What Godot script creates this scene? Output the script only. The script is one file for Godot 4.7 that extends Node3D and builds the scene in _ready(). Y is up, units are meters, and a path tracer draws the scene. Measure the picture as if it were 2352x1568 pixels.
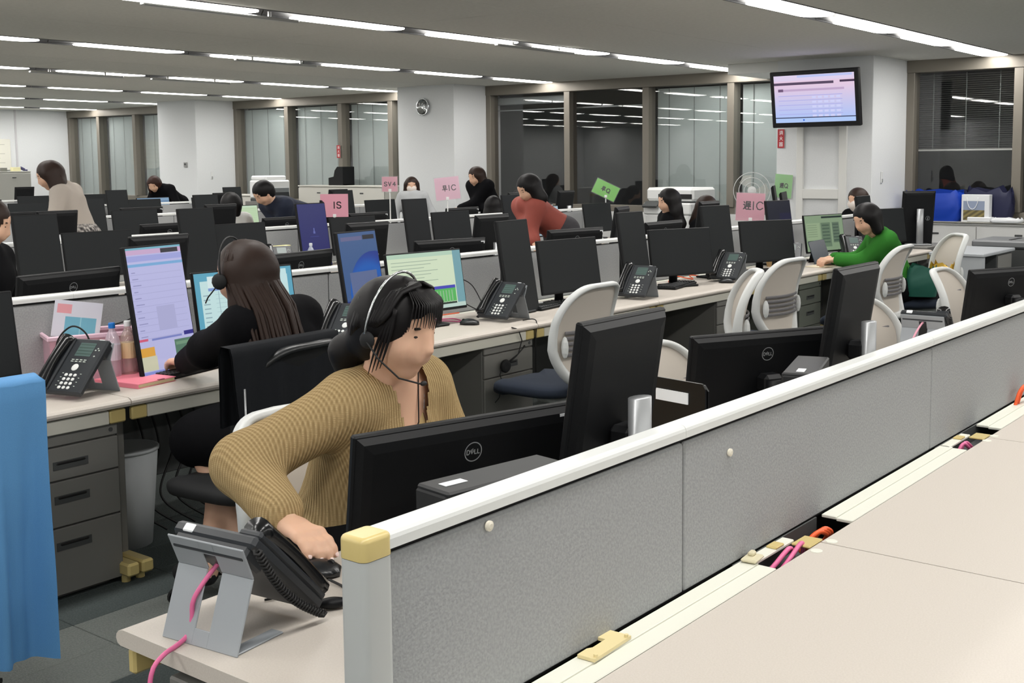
extends Node3D
# Office at night. World axes: x runs along the desk rows (called u), y is up, z = -v where v runs across the rows away from the camera.

var names := {}
var mats := {}
var meshes := {}
var rng := RandomNumberGenerator.new()

const DESK_Y := 0.70
const CEIL_Y := 2.70
const WIN_U := 13.42
const END_V := 22.85
const MIN_U := -5.0
const MIN_V := -4.0
const LIGHT_V := [-2.1, 0.9, 3.93, 7.1, 10.18, 13.16, 16.06, 18.92, 21.78]

# ---------------------------------------------------------------- helpers
func P(u: float, y: float, v: float) -> Vector3:
	return Vector3(u, y, -v)

class MB:
	var st := SurfaceTool.new()
	var smooth := false
	func _init():
		st.begin(Mesh.PRIMITIVE_TRIANGLES)
		st.set_smooth_group(-1)
	func smoothing(on: bool) -> void:
		smooth = on
		st.set_smooth_group(0 if on else -1)
	func tri(a: Vector3, b: Vector3, c: Vector3) -> void:
		st.add_vertex(a); st.add_vertex(b); st.add_vertex(c)
	func tri_out(a: Vector3, b: Vector3, c: Vector3, o: Vector3) -> void:
		var n := (a - c).cross(a - b)
		if n.dot((a + b + c) / 3.0 - o) < 0.0:
			tri(a, c, b)
		else:
			tri(a, b, c)
	func quad_out(a: Vector3, b: Vector3, c: Vector3, d: Vector3, o: Vector3) -> void:
		tri_out(a, b, c, o)
		tri_out(a, c, d, o)
	func quad(a: Vector3, b: Vector3, c: Vector3, d: Vector3) -> void:
		tri(a, b, c)
		tri(a, c, d)
	func quad_uv(a: Vector3, b: Vector3, c: Vector3, d: Vector3) -> void:
		# a = upper corner at uv 0,0; b = uv 1,0; c = uv 1,1; d = uv 0,1
		var p := [a, b, c, a, c, d]
		var t := [Vector2(0, 0), Vector2(1, 0), Vector2(1, 1), Vector2(0, 0), Vector2(1, 1), Vector2(0, 1)]
		for i in 6:
			st.set_uv(t[i]); st.add_vertex(p[i])
	# box with chamfered edges
	func box(c: Vector3, s: Vector3, bev := 0.0, B := Basis()) -> void:
		var h := s * 0.5
		var b: float = minf(bev, minf(h.x, minf(h.y, h.z)) * 0.95)
		if b <= 0.0:
			var q := []
			for i in 8:
				q.append(c + B * Vector3(h.x if i & 1 else -h.x, h.y if i & 2 else -h.y, h.z if i & 4 else -h.z))
			for f in [[0, 1, 3, 2], [4, 5, 7, 6], [0, 1, 5, 4], [2, 3, 7, 6], [0, 2, 6, 4], [1, 3, 7, 5]]:
				quad_out(q[f[0]], q[f[1]], q[f[2]], q[f[3]], c)
			return
		var px := []; var py := []; var pz := []
		for i in 8:
			var sx: float = 1.0 if i & 1 else -1.0
			var sy: float = 1.0 if i & 2 else -1.0
			var sz: float = 1.0 if i & 4 else -1.0
			px.append(c + B * Vector3(sx * h.x, sy * (h.y - b), sz * (h.z - b)))
			py.append(c + B * Vector3(sx * (h.x - b), sy * h.y, sz * (h.z - b)))
			pz.append(c + B * Vector3(sx * (h.x - b), sy * (h.y - b), sz * h.z))
		for f in [[0, 2, 6, 4], [1, 3, 7, 5]]:
			quad_out(px[f[0]], px[f[1]], px[f[2]], px[f[3]], c)
		for f in [[0, 1, 5, 4], [2, 3, 7, 6]]:
			quad_out(py[f[0]], py[f[1]], py[f[2]], py[f[3]], c)
		for f in [[0, 1, 3, 2], [4, 5, 7, 6]]:
			quad_out(pz[f[0]], pz[f[1]], pz[f[2]], pz[f[3]], c)
		for e in [[0, 4], [1, 5], [2, 6], [3, 7]]:
			quad_out(px[e[0]], px[e[1]], py[e[1]], py[e[0]], c)
		for e in [[0, 2], [1, 3], [4, 6], [5, 7]]:
			quad_out(px[e[0]], px[e[1]], pz[e[1]], pz[e[0]], c)
		for e in [[0, 1], [2, 3], [4, 5], [6, 7]]:
			quad_out(py[e[0]], py[e[1]], pz[e[1]], pz[e[0]], c)
		for i in 8:
			tri_out(px[i], py[i], pz[i], c)
	# a tube along points; radius may be a float or an array; flat scales the second axis
	func tube(pts: Array, rad, sides := 8, caps := true, flat := 1.0, up := Vector3.UP) -> void:
		var rings := []
		var n := pts.size()
		var prev := Vector3.ZERO
		for i in n:
			var t: Vector3 = (pts[mini(i + 1, n - 1)] - pts[maxi(i - 1, 0)]).normalized()
			var x: Vector3 = prev - t * prev.dot(t) if i > 0 else up.cross(t)
			if x.length() < 0.01:
				x = Vector3.RIGHT.cross(t) if absf(t.x) < 0.9 else Vector3.FORWARD.cross(t)
			x = x.normalized()
			prev = x
			var y := t.cross(x)
			var r: float = rad[i] if rad is Array else rad
			var ring := []
			for k in sides:
				var a := TAU * k / sides
				ring.append(pts[i] + x * cos(a) * r + y * sin(a) * r * flat)
			rings.append(ring)
		loft(rings, true, caps)
	# skin between rings of equal size
	func loft(rings: Array, closed := true, caps := true) -> void:
		var m: int = rings[0].size()
		for i in rings.size() - 1:
			var o := Vector3.ZERO
			if closed:
				for k in m:
					o += rings[i][k] + rings[i + 1][k]
				o /= 2.0 * m
			for k in (m if closed else m - 1):
				var a: Vector3 = rings[i][k]; var b: Vector3 = rings[i][(k + 1) % m]
				var c: Vector3 = rings[i + 1][(k + 1) % m]; var d: Vector3 = rings[i + 1][k]
				tri(a, d, c); tri(a, c, b)
		if caps and closed:
			for e in [0, rings.size() - 1]:
				var o := Vector3.ZERO
				for k in m:
					o += rings[e][k]
				o /= m
				for k in m:
					if e == 0:
						tri(o, rings[e][k], rings[e][(k + 1) % m])
					else:
						tri(o, rings[e][(k + 1) % m], rings[e][k])
	# profile of (radius, height) turned about an upright axis at c
	func lathe(c: Vector3, prof: Array, segs := 20, B := Basis()) -> void:
		var rings := []
		for q in prof:
			var ring := []
			for k in segs:
				var a := -TAU * k / segs
				ring.append(c + B * Vector3(cos(a) * q.x, q.y, sin(a) * q.x))
			rings.append(ring)
		loft(rings, true, true)
	# polygon (Vector2 list in the plane X,Y of B) pushed along Z of B by d, centred
	func prism(c: Vector3, poly: Array, d: float, B := Basis()) -> void:
		var pk := PackedVector2Array(poly)
		var ix := Geometry2D.triangulate_polygon(pk)
		var ctr := Vector2.ZERO
		for q in poly:
			ctr += q
		ctr /= poly.size()
		for s in [-1.0, 1.0]:
			for i in range(0, ix.size(), 3):
				var t := []
				for k in 3:
					t.append(c + B * Vector3(pk[ix[i + k]].x, pk[ix[i + k]].y, s * d / 2))
				tri_out(t[0], t[1], t[2], c - B.z * s * 1000.0)
		var area := 0.0
		for i in poly.size():
			var a: Vector2 = poly[i]; var b: Vector2 = poly[(i + 1) % poly.size()]
			area += a.x * b.y - b.x * a.y
		for i in poly.size():
			var a: Vector2 = poly[i]; var b: Vector2 = poly[(i + 1) % poly.size()]
			var out := Vector2(b.y - a.y, a.x - b.x) * (1.0 if area > 0 else -1.0)
			var mid := (a + b) / 2 - out.normalized() * 0.01
			quad_out(c + B * Vector3(a.x, a.y, -d / 2), c + B * Vector3(b.x, b.y, -d / 2), c + B * Vector3(b.x, b.y, d / 2), c + B * Vector3(a.x, a.y, d / 2), c + B * Vector3(mid.x, mid.y, 0))
	func ball(c: Vector3, r: Vector3, segs := 14, B := Basis()) -> void:
		var prof := []
		var n := maxi(6, segs / 2)
		var rings := []
		for i in n + 1:
			var t := PI * i / n
			var ring := []
			for k in segs:
				var a := -TAU * k / segs
				ring.append(c + B * Vector3(r.x * maxf(sin(t), 0.001) * cos(a), -r.y * cos(t), r.z * maxf(sin(t), 0.001) * sin(a)))
			rings.append(ring)
		loft(rings, true, false)
	func mesh(normals := true) -> ArrayMesh:
		if normals:
			st.generate_normals()
		return st.commit()

func numbered(called: String) -> String:
	var n: int = names.get(called, 0)
	names[called] = n + 1
	return called if n == 0 else "%s_%03d" % [called, n]

func tag(o: Node3D, label: String, category := "", group := "", kind := "") -> Node3D:
	if label: o.set_meta("label", label)
	if category: o.set_meta("category", category)
	if group: o.set_meta("group", group)
	if kind: o.set_meta("kind", kind)
	return o

func thing(called: String, label: String, category: String, at := Vector3.ZERO, turn := 0.0, group := "") -> Node3D:
	var o := Node3D.new()
	o.name = numbered(called)
	add_child(o)
	o.position = at
	o.rotation.y = turn
	tag(o, label, category, group)
	return o

func part(called: String, m, material: Material, parent: Node3D, label := "", kind := "") -> MeshInstance3D:
	var o := MeshInstance3D.new()
	o.name = called
	o.mesh = m.mesh() if m is MB else m
	o.material_override = material
	parent.add_child(o, true)
	if label: o.set_meta("label", label)
	if kind: o.set_meta("kind", kind)
	return o

# one-mesh thing at top level
func solo(called: String, m, material: Material, label: String, category: String, at := Vector3.ZERO, turn := 0.0, group := "", kind := "") -> MeshInstance3D:
	var o := MeshInstance3D.new()
	o.name = numbered(called)
	o.mesh = m.mesh() if m is MB else m
	o.material_override = material
	add_child(o)
	o.position = at
	o.rotation.y = turn
	tag(o, label, category, group, kind)
	return o

func struct(called: String, m, material: Material, label := "", parent: Node3D = null) -> MeshInstance3D:
	var o := MeshInstance3D.new()
	o.name = called if parent else numbered(called)
	o.mesh = m.mesh() if m is MB else m
	o.material_override = material
	if parent:
		parent.add_child(o, true)
	else:
		add_child(o)
		o.set_meta("kind", "structure")
	if label: o.set_meta("label", label)
	return o

func copy(o: Node3D, at: Vector3, turn := 0.0, label := "", group := "") -> Node3D:
	var base := String(o.name)
	var rx := RegEx.create_from_string("_\\d\\d\\d$")
	base = rx.sub(base, "")
	var c: Node3D = o.duplicate()
	c.name = numbered(base)
	add_child(c)
	c.position = at
	c.rotation = Vector3(0, turn, 0)
	if label: c.set_meta("label", label)
	if group: c.set_meta("group", group)
	return c

func c8(r: int, g: int, b: int, a := 255) -> Color:
	return Color8(r, g, b, a)

func mat(key: String, col: Color, rough := 0.6, metal := 0.0, spec := 0.5) -> StandardMaterial3D:
	if mats.has(key):
		return mats[key]
	var m := StandardMaterial3D.new()
	m.resource_name = key
	m.albedo_color = col
	m.roughness = rough
	m.metallic = metal
	m.metallic_specular = spec
	mats[key] = m
	return m

func noise_tex(freq: float, size: int, lo: Color, hi: Color, oct := 3, kind := FastNoiseLite.TYPE_SIMPLEX, sd := 1) -> NoiseTexture2D:
	var n := FastNoiseLite.new()
	n.seed = sd
	n.noise_type = kind
	n.frequency = freq
	n.fractal_octaves = oct
	var t := NoiseTexture2D.new()
	t.width = size; t.height = size
	t.seamless = true
	t.noise = n
	var g := Gradient.new()
	g.set_color(0, lo); g.set_color(1, hi)
	t.color_ramp = g
	return t

# triplanar surface with a speckle of two tones and fine relief
func grain(key: String, lo: Color, hi: Color, rough: float, scale: float, freq := 0.05, relief := 0.0, oct := 3, spec := 0.5) -> StandardMaterial3D:
	if mats.has(key):
		return mats[key]
	var m := StandardMaterial3D.new()
	m.resource_name = key
	m.albedo_texture = noise_tex(freq, 256, lo, hi, oct, FastNoiseLite.TYPE_SIMPLEX, hash(key) % 1000)
	m.roughness = rough
	m.metallic_specular = spec
	m.uv1_triplanar = true
	m.uv1_world_triplanar = true
	m.uv1_scale = Vector3.ONE * scale
	if relief > 0.0:
		m.heightmap_enabled = true
		m.heightmap_texture = noise_tex(freq * 1.7, 256, Color.BLACK, Color.WHITE, oct, FastNoiseLite.TYPE_SIMPLEX, hash(key) % 1000 + 7)
		m.heightmap_scale = relief
	mats[key] = m
	return m

func glow(key: String, col: Color, energy: float) -> StandardMaterial3D:
	if mats.has(key):
		return mats[key]
	var m := StandardMaterial3D.new()
	m.resource_name = key
	m.albedo_color = Color(0.8, 0.8, 0.8)
	m.emission_enabled = true
	m.emission = col
	m.emission_energy_multiplier = energy
	mats[key] = m
	return m

func rect_img(w: int, h: int, bg: Color) -> Image:
	var im := Image.create_empty(w, h, false, Image.FORMAT_RGBA8)
	im.fill(bg)
	return im

func print_mat(key: String, im: Image, rough := 0.6, lit := 0.0) -> StandardMaterial3D:
	var m := StandardMaterial3D.new()
	m.resource_name = key
	var t := ImageTexture.create_from_image(im)
	m.roughness = rough
	if lit > 0.0:
		m.albedo_color = Color(0.03, 0.03, 0.035)
		m.emission_enabled = true
		m.emission = Color.WHITE
		m.emission_operator = BaseMaterial3D.EMISSION_OP_MULTIPLY
		m.emission_texture = t
		m.emission_energy_multiplier = lit
		m.roughness = 0.3
	else:
		m.albedo_texture = t
	mats[key] = m
	return m

func stroke(im: Image, pts: Array, r: float, col: Color) -> void:
	for i in pts.size() - 1:
		var a: Vector2 = pts[i]; var b: Vector2 = pts[i + 1]
		var n := maxi(1, int(a.distance_to(b) / maxf(0.5, r * 0.4)))
		for k in n + 1:
			var q := a.lerp(b, float(k) / n)
			for y in range(int(q.y - r), int(q.y + r) + 1):
				for x in range(int(q.x - r), int(q.x + r) + 1):
					if x >= 0 and y >= 0 and x < im.get_width() and y < im.get_height() and Vector2(x, y).distance_to(q) <= r:
						im.set_pixel(x, y, col)

# stroke letters on a 10 x 10 grid
const GLYPH := {
	"S": [[[9, 2], [7, 0.5], [3, 0.5], [1, 2], [1.5, 4], [5, 5], [8.5, 6], [9, 8], [7, 9.5], [3, 9.5], [1, 8]]],
	"V": [[[1, 0.5], [5, 9.5], [9, 0.5]]],
	"4": [[[7, 9.5], [7, 0.5], [1, 6.5], [9.5, 6.5]]],
	"I": [[[5, 0.5], [5, 9.5]]],
	"C": [[[9, 2.2], [7, 0.6], [4, 0.6], [1.5, 3], [1.2, 6], [3, 9], [6, 9.5], [9, 7.8]]],
	"Q": [[[5, 0.5], [2, 1.8], [1, 5], [2, 8.2], [5, 9.5], [8, 8.2], [9, 5], [8, 1.8], [5, 0.5]], [[6, 7], [9.5, 10]]],
	"haya": [[[2.5, 0.5], [7.5, 0.5], [7.5, 5], [2.5, 5], [2.5, 0.5]], [[2.5, 2.7], [7.5, 2.7]], [[0.5, 7], [9.5, 7]], [[5, 5], [5, 10]]],
	"oso": [[[4, 0.5], [9, 0.5], [9, 2.2], [4, 2.2]], [[4, 0.5], [4, 5], [3.4, 7.5]], [[4.8, 3.6], [9.3, 3.6]], [[5.2, 5], [9, 5]], [[4.6, 6.4], [9.5, 6.4]], [[7, 2.6], [7, 8.2]], [[1, 0.8], [2.2, 2.2]], [[0.5, 4], [2.2, 4], [2.2, 7.6], [0.5, 9.2]], [[2.2, 8.2], [4, 9.3], [10, 9.5]]],
	"kesu": [[[1, 1], [2.2, 2.2]], [[0.5, 4], [1.8, 5]], [[0.6, 9], [2.2, 6.5]], [[6.5, 0.3], [6.5, 3.4]], [[4, 1], [4.8, 2.8]], [[9, 1], [8, 2.8]], [[4.2, 9.8], [4.2, 3.6], [9, 3.6], [9, 9.6]], [[4.2, 5.6], [9, 5.6]], [[4.2, 7.4], [9, 7.4]]],
	"hi": [[[5, 0.5], [5, 4], [3.6, 7], [1, 9.6]], [[5, 4.5], [6.4, 7], [9.4, 9.6]], [[2, 3], [2.8, 5]], [[8.4, 2.6], [7, 5]]],
	"utsuwa": [[[1, 0.6], [4, 0.6], [4, 3], [1, 3], [1, 0.6]], [[6, 0.6], [9, 0.6], [9, 3], [6, 3], [6, 0.6]], [[0.4, 4.8], [9.6, 4.8]], [[5, 3.4], [4.4, 4.8], [1, 6.6]], [[5.4, 4.8], [9, 6.6]], [[1, 7], [4, 7], [4, 9.6], [1, 9.6], [1, 7]], [[6, 7], [9, 7], [9, 9.6], [6, 9.6], [6, 7]]],
}

func write_glyph(im: Image, g: String, x: float, y: float, w: float, h: float, r: float, col: Color) -> void:
	for s in GLYPH[g]:
		var pts := []
		for q in s:
			pts.append(Vector2(x + q[0] / 10.0 * w, y + q[1] / 10.0 * h))
		stroke(im, pts, r, col)

# ---------------------------------------------------------------- camera, sky, lights, exposure
func build_camera() -> void:
	var f := 2664.363
	var cx := 1263.6
	var cy := 632.94
	var yaw := 0.651951
	var pitch := 0.0971087
	var roll := 0.0075386
	var fw := Vector3(cos(yaw) * cos(pitch), -sin(pitch), -sin(yaw) * cos(pitch))
	var rt := Vector3(sin(yaw), 0, cos(yaw))
	var dn := fw.cross(rt)
	if dn.y > 0: dn = -dn
	var rr := rt * cos(roll) + dn * sin(roll)
	var dd := -rt * sin(roll) + dn * cos(roll)
	var cam := Camera3D.new()
	cam.name = "camera"
	cam.transform = Transform3D(Basis(rr, -dd, -fw), Vector3(0, 1.56, 0))
	cam.projection = Camera3D.PROJECTION_FRUSTUM
	cam.near = 0.05
	cam.far = 200.0
	cam.size = 1568.0 / f * cam.near
	cam.frustum_offset = Vector2((1176.0 - cx) / f * cam.near, -(784.0 - cy) / f * cam.near)
	add_child(cam)
	cam.current = true

func build_environment() -> void:
	var e := Environment.new()
	e.background_mode = Environment.BG_COLOR
	e.background_color = Color(0.05, 0.055, 0.07)
	e.background_energy_multiplier = 0.35
	e.tonemap_mode = Environment.TONE_MAPPER_LINEAR
	e.tonemap_exposure = 1.0
	e.sdfgi_enabled = true
	e.ssao_enabled = true
	e.ssil_enabled = true
	var w := WorldEnvironment.new()
	w.name = "environment"
	w.environment = e
	add_child(w)

const LAMP_ENERGY := 1.4
const LAMP_LEN := 1.17
const LAMP_PITCH := 1.53

func build_ceiling_lights() -> void:
	# a recessed fitting: housing channel, lamp plate with rounded ends and the light itself just below it
	var white := glow("lamp_glow", Color(1.0, 0.99, 0.96), 6.0)
	var housing := mat("lamp_housing", c8(120, 120, 122), 0.45, 0.2)
	var plate := MB.new()
	var poly := []
	var hw := 0.14
	for s in [[1, 0.0], [-1, PI]]:
		for k in 9:
			var a: float = -PI / 2 + PI * k / 8.0
			poly.append(Vector2(s[0] * (LAMP_LEN / 2 - 0.16) + s[0] * cos(a) * 0.16, s[0] * sin(a) * hw))
	plate.prism(Vector3.ZERO, poly, 0.008, Basis(Vector3.RIGHT, Vector3.BACK, Vector3.UP))
	var plate_m := plate.mesh()
	var hs := MB.new()
	for s in [-1, 1]:
		hs.box(Vector3(0, 0.0, s * 0.157), Vector3(LAMP_PITCH - 0.004, 0.012, 0.012), 0.003)
		hs.quad_out(Vector3(-0.76, 0.0, s * 0.157), Vector3(0.76, 0.0, s * 0.157), Vector3(0.76, 0.05, s * 0.12), Vector3(-0.76, 0.05, s * 0.12), Vector3(0, -1, s * 2.0))
	hs.box(Vector3(0, 0.052, 0), Vector3(LAMP_PITCH - 0.004, 0.006, 0.25))
	var hs_m := hs.mesh()
	var rod := MB.new()
	rod.box(Vector3(0, 0, 0), Vector3(0.03, 0.012, 0.2), 0.003)
	var first: Node3D = null
	for v in LIGHT_V:
		for k in range(-8, 4):
			var u: float = 7.58 + LAMP_PITCH * k + LAMP_LEN / 2
			if first == null:
				first = thing("ceiling_light", "flush white fluorescent ceiling light strip with rounded ends", "ceiling light", P(u, CEIL_Y, v), 0.0, "fluorescent strips set in rows in the ceiling")
				part("housing", hs_m, housing, first)
				var pl := part("lamp", plate_m, white, first)
				pl.position.y = -0.004
				var l := AreaLight3D.new()
				l.name = "lamp_light"
				l.area_size = Vector2(LAMP_LEN - 0.2, 0.22)
				l.area_normalize_energy = true
				l.light_energy = LAMP_ENERGY
				l.light_color = Color(1.0, 0.99, 0.98)
				l.area_range = 40.0
				l.shadow_enabled = true
				l.rotation.x = -PI / 2
				l.position.y = -0.012
				first.add_child(l)
			else:
				copy(first, P(u, CEIL_Y, v))
	# bars with sprinkler-like fittings hanging under some strips
	var barm := mat("bar_metal", c8(190, 190, 188), 0.3, 0.7)
	for b in [[5.35, 7.02, 1.35], [8.95, 6.98, 1.2], [8.3, 10.02, 1.1], [7.75, 13.0, 1.2], [9.35, 13.0, 1.2]]:
		var t := thing("air_outlet_bar", "slim metal bar hung just under a ceiling light strip", "ceiling bar", P(b[0], CEIL_Y - 0.05, b[1]), 0.0, "metal bars under the ceiling lights")
		var m := MB.new()
		m.box(Vector3.ZERO, Vector3(b[2], 0.022, 0.05), 0.006)
		part("bar", m, barm, t)
		for s in [-0.3, 0.3]:
			var c := MB.new()
			c.lathe(Vector3(s * b[2], 0.0, 0), [Vector2(0.014, 0.0), Vector2(0.014, 0.05)], 10)
			part("hanger", c, barm, t)

# ---------------------------------------------------------------- room shell
func slab(c0: Vector3, c1: Vector3, bev := 0.0) -> MB:
	var m := MB.new()
	m.box((c0 + c1) / 2, (c1 - c0).abs(), bev)
	return m

func build_shell() -> void:
	var wall := grain("wall_paint", c8(224, 226, 227), c8(228, 230, 231), 0.85, 2.0, 0.08, 0.0)
	var ceil := grain("ceiling_board", c8(214, 213, 206), c8(222, 221, 214), 0.9, 1.2, 0.06, 0.02)
	var carpet := grain("carpet", c8(72, 78, 77), c8(96, 101, 99), 0.98, 3.0, 0.12, 0.25, 4, 0.2)
	var bronze := mat("window_metal", c8(128, 122, 112), 0.42, 0.25)
	# floor with carpet tiles laid in bands of two tones
	var fl := struct("floor", slab(P(MIN_U - 0.2, -0.12, MIN_V - 0.2), P(WIN_U + 0.7, -0.012, END_V + 0.2)), carpet, "dark grey-green office carpet laid in tiles")
	var tone := [grain("carpet_dark", c8(66, 73, 73), c8(84, 91, 90), 0.98, 3.0, 0.12, 0.25, 4, 0.2), grain("carpet_light", c8(100, 105, 102), c8(120, 124, 120), 0.98, 3.0, 0.12, 0.25, 4, 0.2)]
	var tile := MB.new()
	tile.box(Vector3(0, -0.006, 0), Vector3(0.498, 0.012, 0.248), 0.002)
	var tile_m := tile.mesh()
	for i in range(0, 8):
		for j in range(0, 14):
			var t := part("carpet_tile", tile_m, tone[[0, 1, 0, 0, 1][(j * 2 + (i / 3)) % 5]], fl)
			t.position = P(0.3 + i * 0.5, 0, 1.0 + j * 0.25)
	var rest := MB.new()
	rest.box(P(8.9, -0.006, 9.3), Vector3(9.2, 0.011, 27.0))
	rest.box(P(2.05, -0.006, 13.6), Vector3(4.5, 0.011, 18.3))
	rest.box(P(2.3, -0.006, -1.6), Vector3(4.0, 0.011, 4.9))
	part("carpet_field", rest, carpet, fl)
	# ceiling: boards between the light channels, each strip split along its middle
	var ce := struct("ceiling", slab(P(MIN_U - 0.2, CEIL_Y + 0.06, MIN_V - 0.2), P(WIN_U + 0.7, CEIL_Y + 0.2, END_V + 0.2)), mat("channel_pale", c8(214, 213, 206), 0.8), "pale plasterboard ceiling with recessed light channels")
	var edges := [MIN_V]
	for v in LIGHT_V:
		edges.append(v - 0.165)
		edges.append(v + 0.165)
	edges.append(END_V)
	for i in range(0, edges.size(), 2):
		var a: float = edges[i]; var b: float = edges[i + 1]
		var n := 2 if b - a > 1.5 else 1
		for k in n:
			var v0: float = a + (b - a) * k / n + (0.004 if k > 0 else 0.0)
			var v1: float = a + (b - a) * (k + 1) / n
			for q in [[MIN_U, 2.2], [2.206, 7.0], [7.003, WIN_U - 0.02]]:
				struct("ceiling_panel", slab(P(q[0], CEIL_Y, v0), P(q[1], CEIL_Y + 0.06, v1)), ceil, "", ce)
	# closing walls
	struct("wall_far", slab(P(MIN_U, 0, END_V), P(WIN_U + 0.5, CEIL_Y + 0.1, END_V + 0.15)), wall, "white end wall of the office")
	struct("wall_near", slab(P(MIN_U, 0, MIN_V - 0.15), P(WIN_U + 0.5, CEIL_Y + 0.1, MIN_V)), wall, "white wall behind the desks")
	struct("wall_inner", slab(P(MIN_U - 0.15, 0, MIN_V), P(MIN_U, CEIL_Y + 0.1, END_V)), wall, "white inner wall opposite the windows")
	var joint := struct("trim_1", slab(P(12.19, 0, END_V - 0.012), P(12.225, CEIL_Y, END_V)), mat("wall_joint", c8(205, 203, 206), 0.8), "pale vertical joint strip on the end wall")
	# columns that stand in front of the window line
	var cols := [[12.33, 4.95, 6.10], [12.62, 11.36, 12.50], [12.52, 17.34, 18.46]]
	for i in 3:
		var c = cols[i]
		struct("wall_column", slab(P(c[0], 0, c[1]), P(WIN_U + 0.25, CEIL_Y + 0.02, c[2]), 0.006), wall, ["white square column carrying the screen", "white square column carrying the clock", "white square column with a thermostat"][i])
	# panelling on the column under the screen
	var pan := mat("panel_trim", c8(226, 226, 222), 0.6)
	var tr := Node3D.new()
	tr.name = "trim_2"
	add_child(tr)
	tag(tr, "shallow white panelling framed on the column under the screen", "", "", "structure")
	for q in [[5.755, 5.835, 0.0, 2.2], [5.235, 5.325, 0.0, 2.2], [5.325, 5.755, 1.13, 1.24], [5.325, 5.755, 2.05, 2.2]]:
		part("rail", slab(P(12.295, q[2], q[0]), P(12.33, q[3], q[1]), 0.003), pan, tr)
	struct("trim_3", slab(P(12.34, 2.58, 6.10), P(13.3, CEIL_Y, 6.75), 0.004), mat("soffit", c8(226, 227, 224), 0.8), "white boxed soffit beside the column")
	# window bands
	var bands := [[MIN_V, 4.95, [0.1, 1.3, 2.5, 3.70], "b"], [6.10, 11.36, [7.25, 8.54, 9.86], "c"], [12.50, 17.34, [13.38, 14.55, 15.90], "d"], [18.46, END_V, [20.46, 21.72], "e"]]
	var glass := StandardMaterial3D.new()
	glass.resource_name = "window_glass"
	glass.transparency = BaseMaterial3D.TRANSPARENCY_ALPHA
	glass.albedo_color = Color(0.10, 0.11, 0.11, 0.06)
	glass.roughness = 0.01
	glass.metallic_specular = 0.72
	mats["glass"] = glass
	var blindm := mat("blind_slats", c8(208, 220, 218), 0.55)
	var blindd := mat("blind_slats_dark", c8(120, 122, 120), 0.5)
	var cord := mat("blind_cord", c8(120, 126, 124), 0.8)
	var sillw := mat("sill_grey", c8(158, 156, 148), 0.45, 0.1)
	var lowwall := grain("low_wall", c8(216, 216, 214), c8(220, 220, 218), 0.7, 2.0, 0.08)
	var n := 0
	for b in bands:
		n += 1
		var wn := Node3D.new()
		wn.name = "window_%d" % n
		add_child(wn)
		tag(wn, ["bronze framed window band with a half raised dark blind", "bronze framed window band of two clear panes and two with pale blinds", "bronze framed window band with pale closed blinds behind glass", "bronze framed window band next to the end wall"][n - 1], "", "", "structure")
		part("header", slab(P(WIN_U - 0.10, 2.56, b[0]), P(WIN_U + 0.1, CEIL_Y + 0.02, b[1]), 0.004), bronze, wn)
		part("sill_rail", slab(P(WIN_U - 0.06, 0.88, b[0]), P(WIN_U + 0.1, 0.97, b[1]), 0.004), bronze, wn)
		var cuts: Array = [b[0]] + b[2] + [b[1]]
		for k in cuts.size():
			var w: float = 0.05 if k > 0 and k < cuts.size() - 1 else 0.045
			var cv: float = clampf(cuts[k], b[0] + w, b[1] - w)
			part("mullion", slab(P(WIN_U - 0.09, 0.97, cv - w), P(WIN_U + 0.09, 2.56, cv + w), 0.004), bronze, wn)
		for k in cuts.size() - 1:
			part("pane", slab(P(WIN_U + 0.0, 0.96, cuts[k]), P(WIN_U + 0.008, 2.57, cuts[k + 1])), glass, wn)
			var style := 1
			if b[3] == "c" and k >= 2: style = 0
			if b[3] == "b": style = 2
			# slats behind the glass
			var low: float = 0.98 if style == 1 else 1.68
			if b[3] == "c": style = 1 if k < 2 else 0
			if style == 0 : continue
			var m := MB.new()
			var y := 2.53
			var ang: float = 1.25 if style == 1 else 0.35
			while y > low:
				m.box(P(WIN_U + 0.12, y, (cuts[k] + cuts[k + 1]) / 2), Vector3(0.026, 0.0012, cuts[k + 1] - cuts[k] - 0.14), 0.0, Basis(Vector3(0, 0, 1), -ang))
				y -= 0.024
			part("blind_slats", m, blindm if style == 1 else blindd, wn, "", "stuff")
			var rl := MB.new()
			rl.box(P(WIN_U + 0.12, low - 0.01, (cuts[k] + cuts[k + 1]) / 2), Vector3(0.03, 0.022, cuts[k + 1] - cuts[k] - 0.13), 0.004)
			part("blind_rail", rl, mat("blind_rail", c8(200, 200, 196), 0.5), wn)
			var cd := MB.new()
			for q in [0.2, 0.5, 0.8]:
				var vv: float = lerpf(cuts[k], cuts[k + 1], q)
				cd.box(P(WIN_U + 0.104, (2.55 + low) / 2, vv), Vector3(0.002, 2.55 - low, 0.008))
			part("blind_cord", cd, cord, wn)
		if b[3] == "c":
			# roller fittings seen through the first clear pane
			part("roller_box", slab(P(WIN_U + 0.1, 2.42, 9.95), P(WIN_U + 0.2, 2.53, 11.3), 0.01), mat("roller", c8(150, 156, 156), 0.4, 0.4), wn)
			part("roller_rail", slab(P(WIN_U + 0.1, 2.33, 8.65), P(WIN_U + 0.13, 2.345, 11.3)), mat("roller", c8(150, 156, 156), 0.4, 0.4), wn)
		struct("wall_low_%d" % n, slab(P(WIN_U - 0.06, 0, b[0]), P(WIN_U + 0.15, 0.88, b[1])), lowwall, "low white wall under the windows")
	# dark neighbouring facade outside, seen through the clear panes
	struct("wall_outside", slab(P(WIN_U + 2.2, -2.0, MIN_V), P(WIN_U + 2.4, 6.0, END_V + 2)), mat("outside_wall", c8(58, 60, 62), 0.8), "dark facade across the gap outside the windows")

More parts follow.
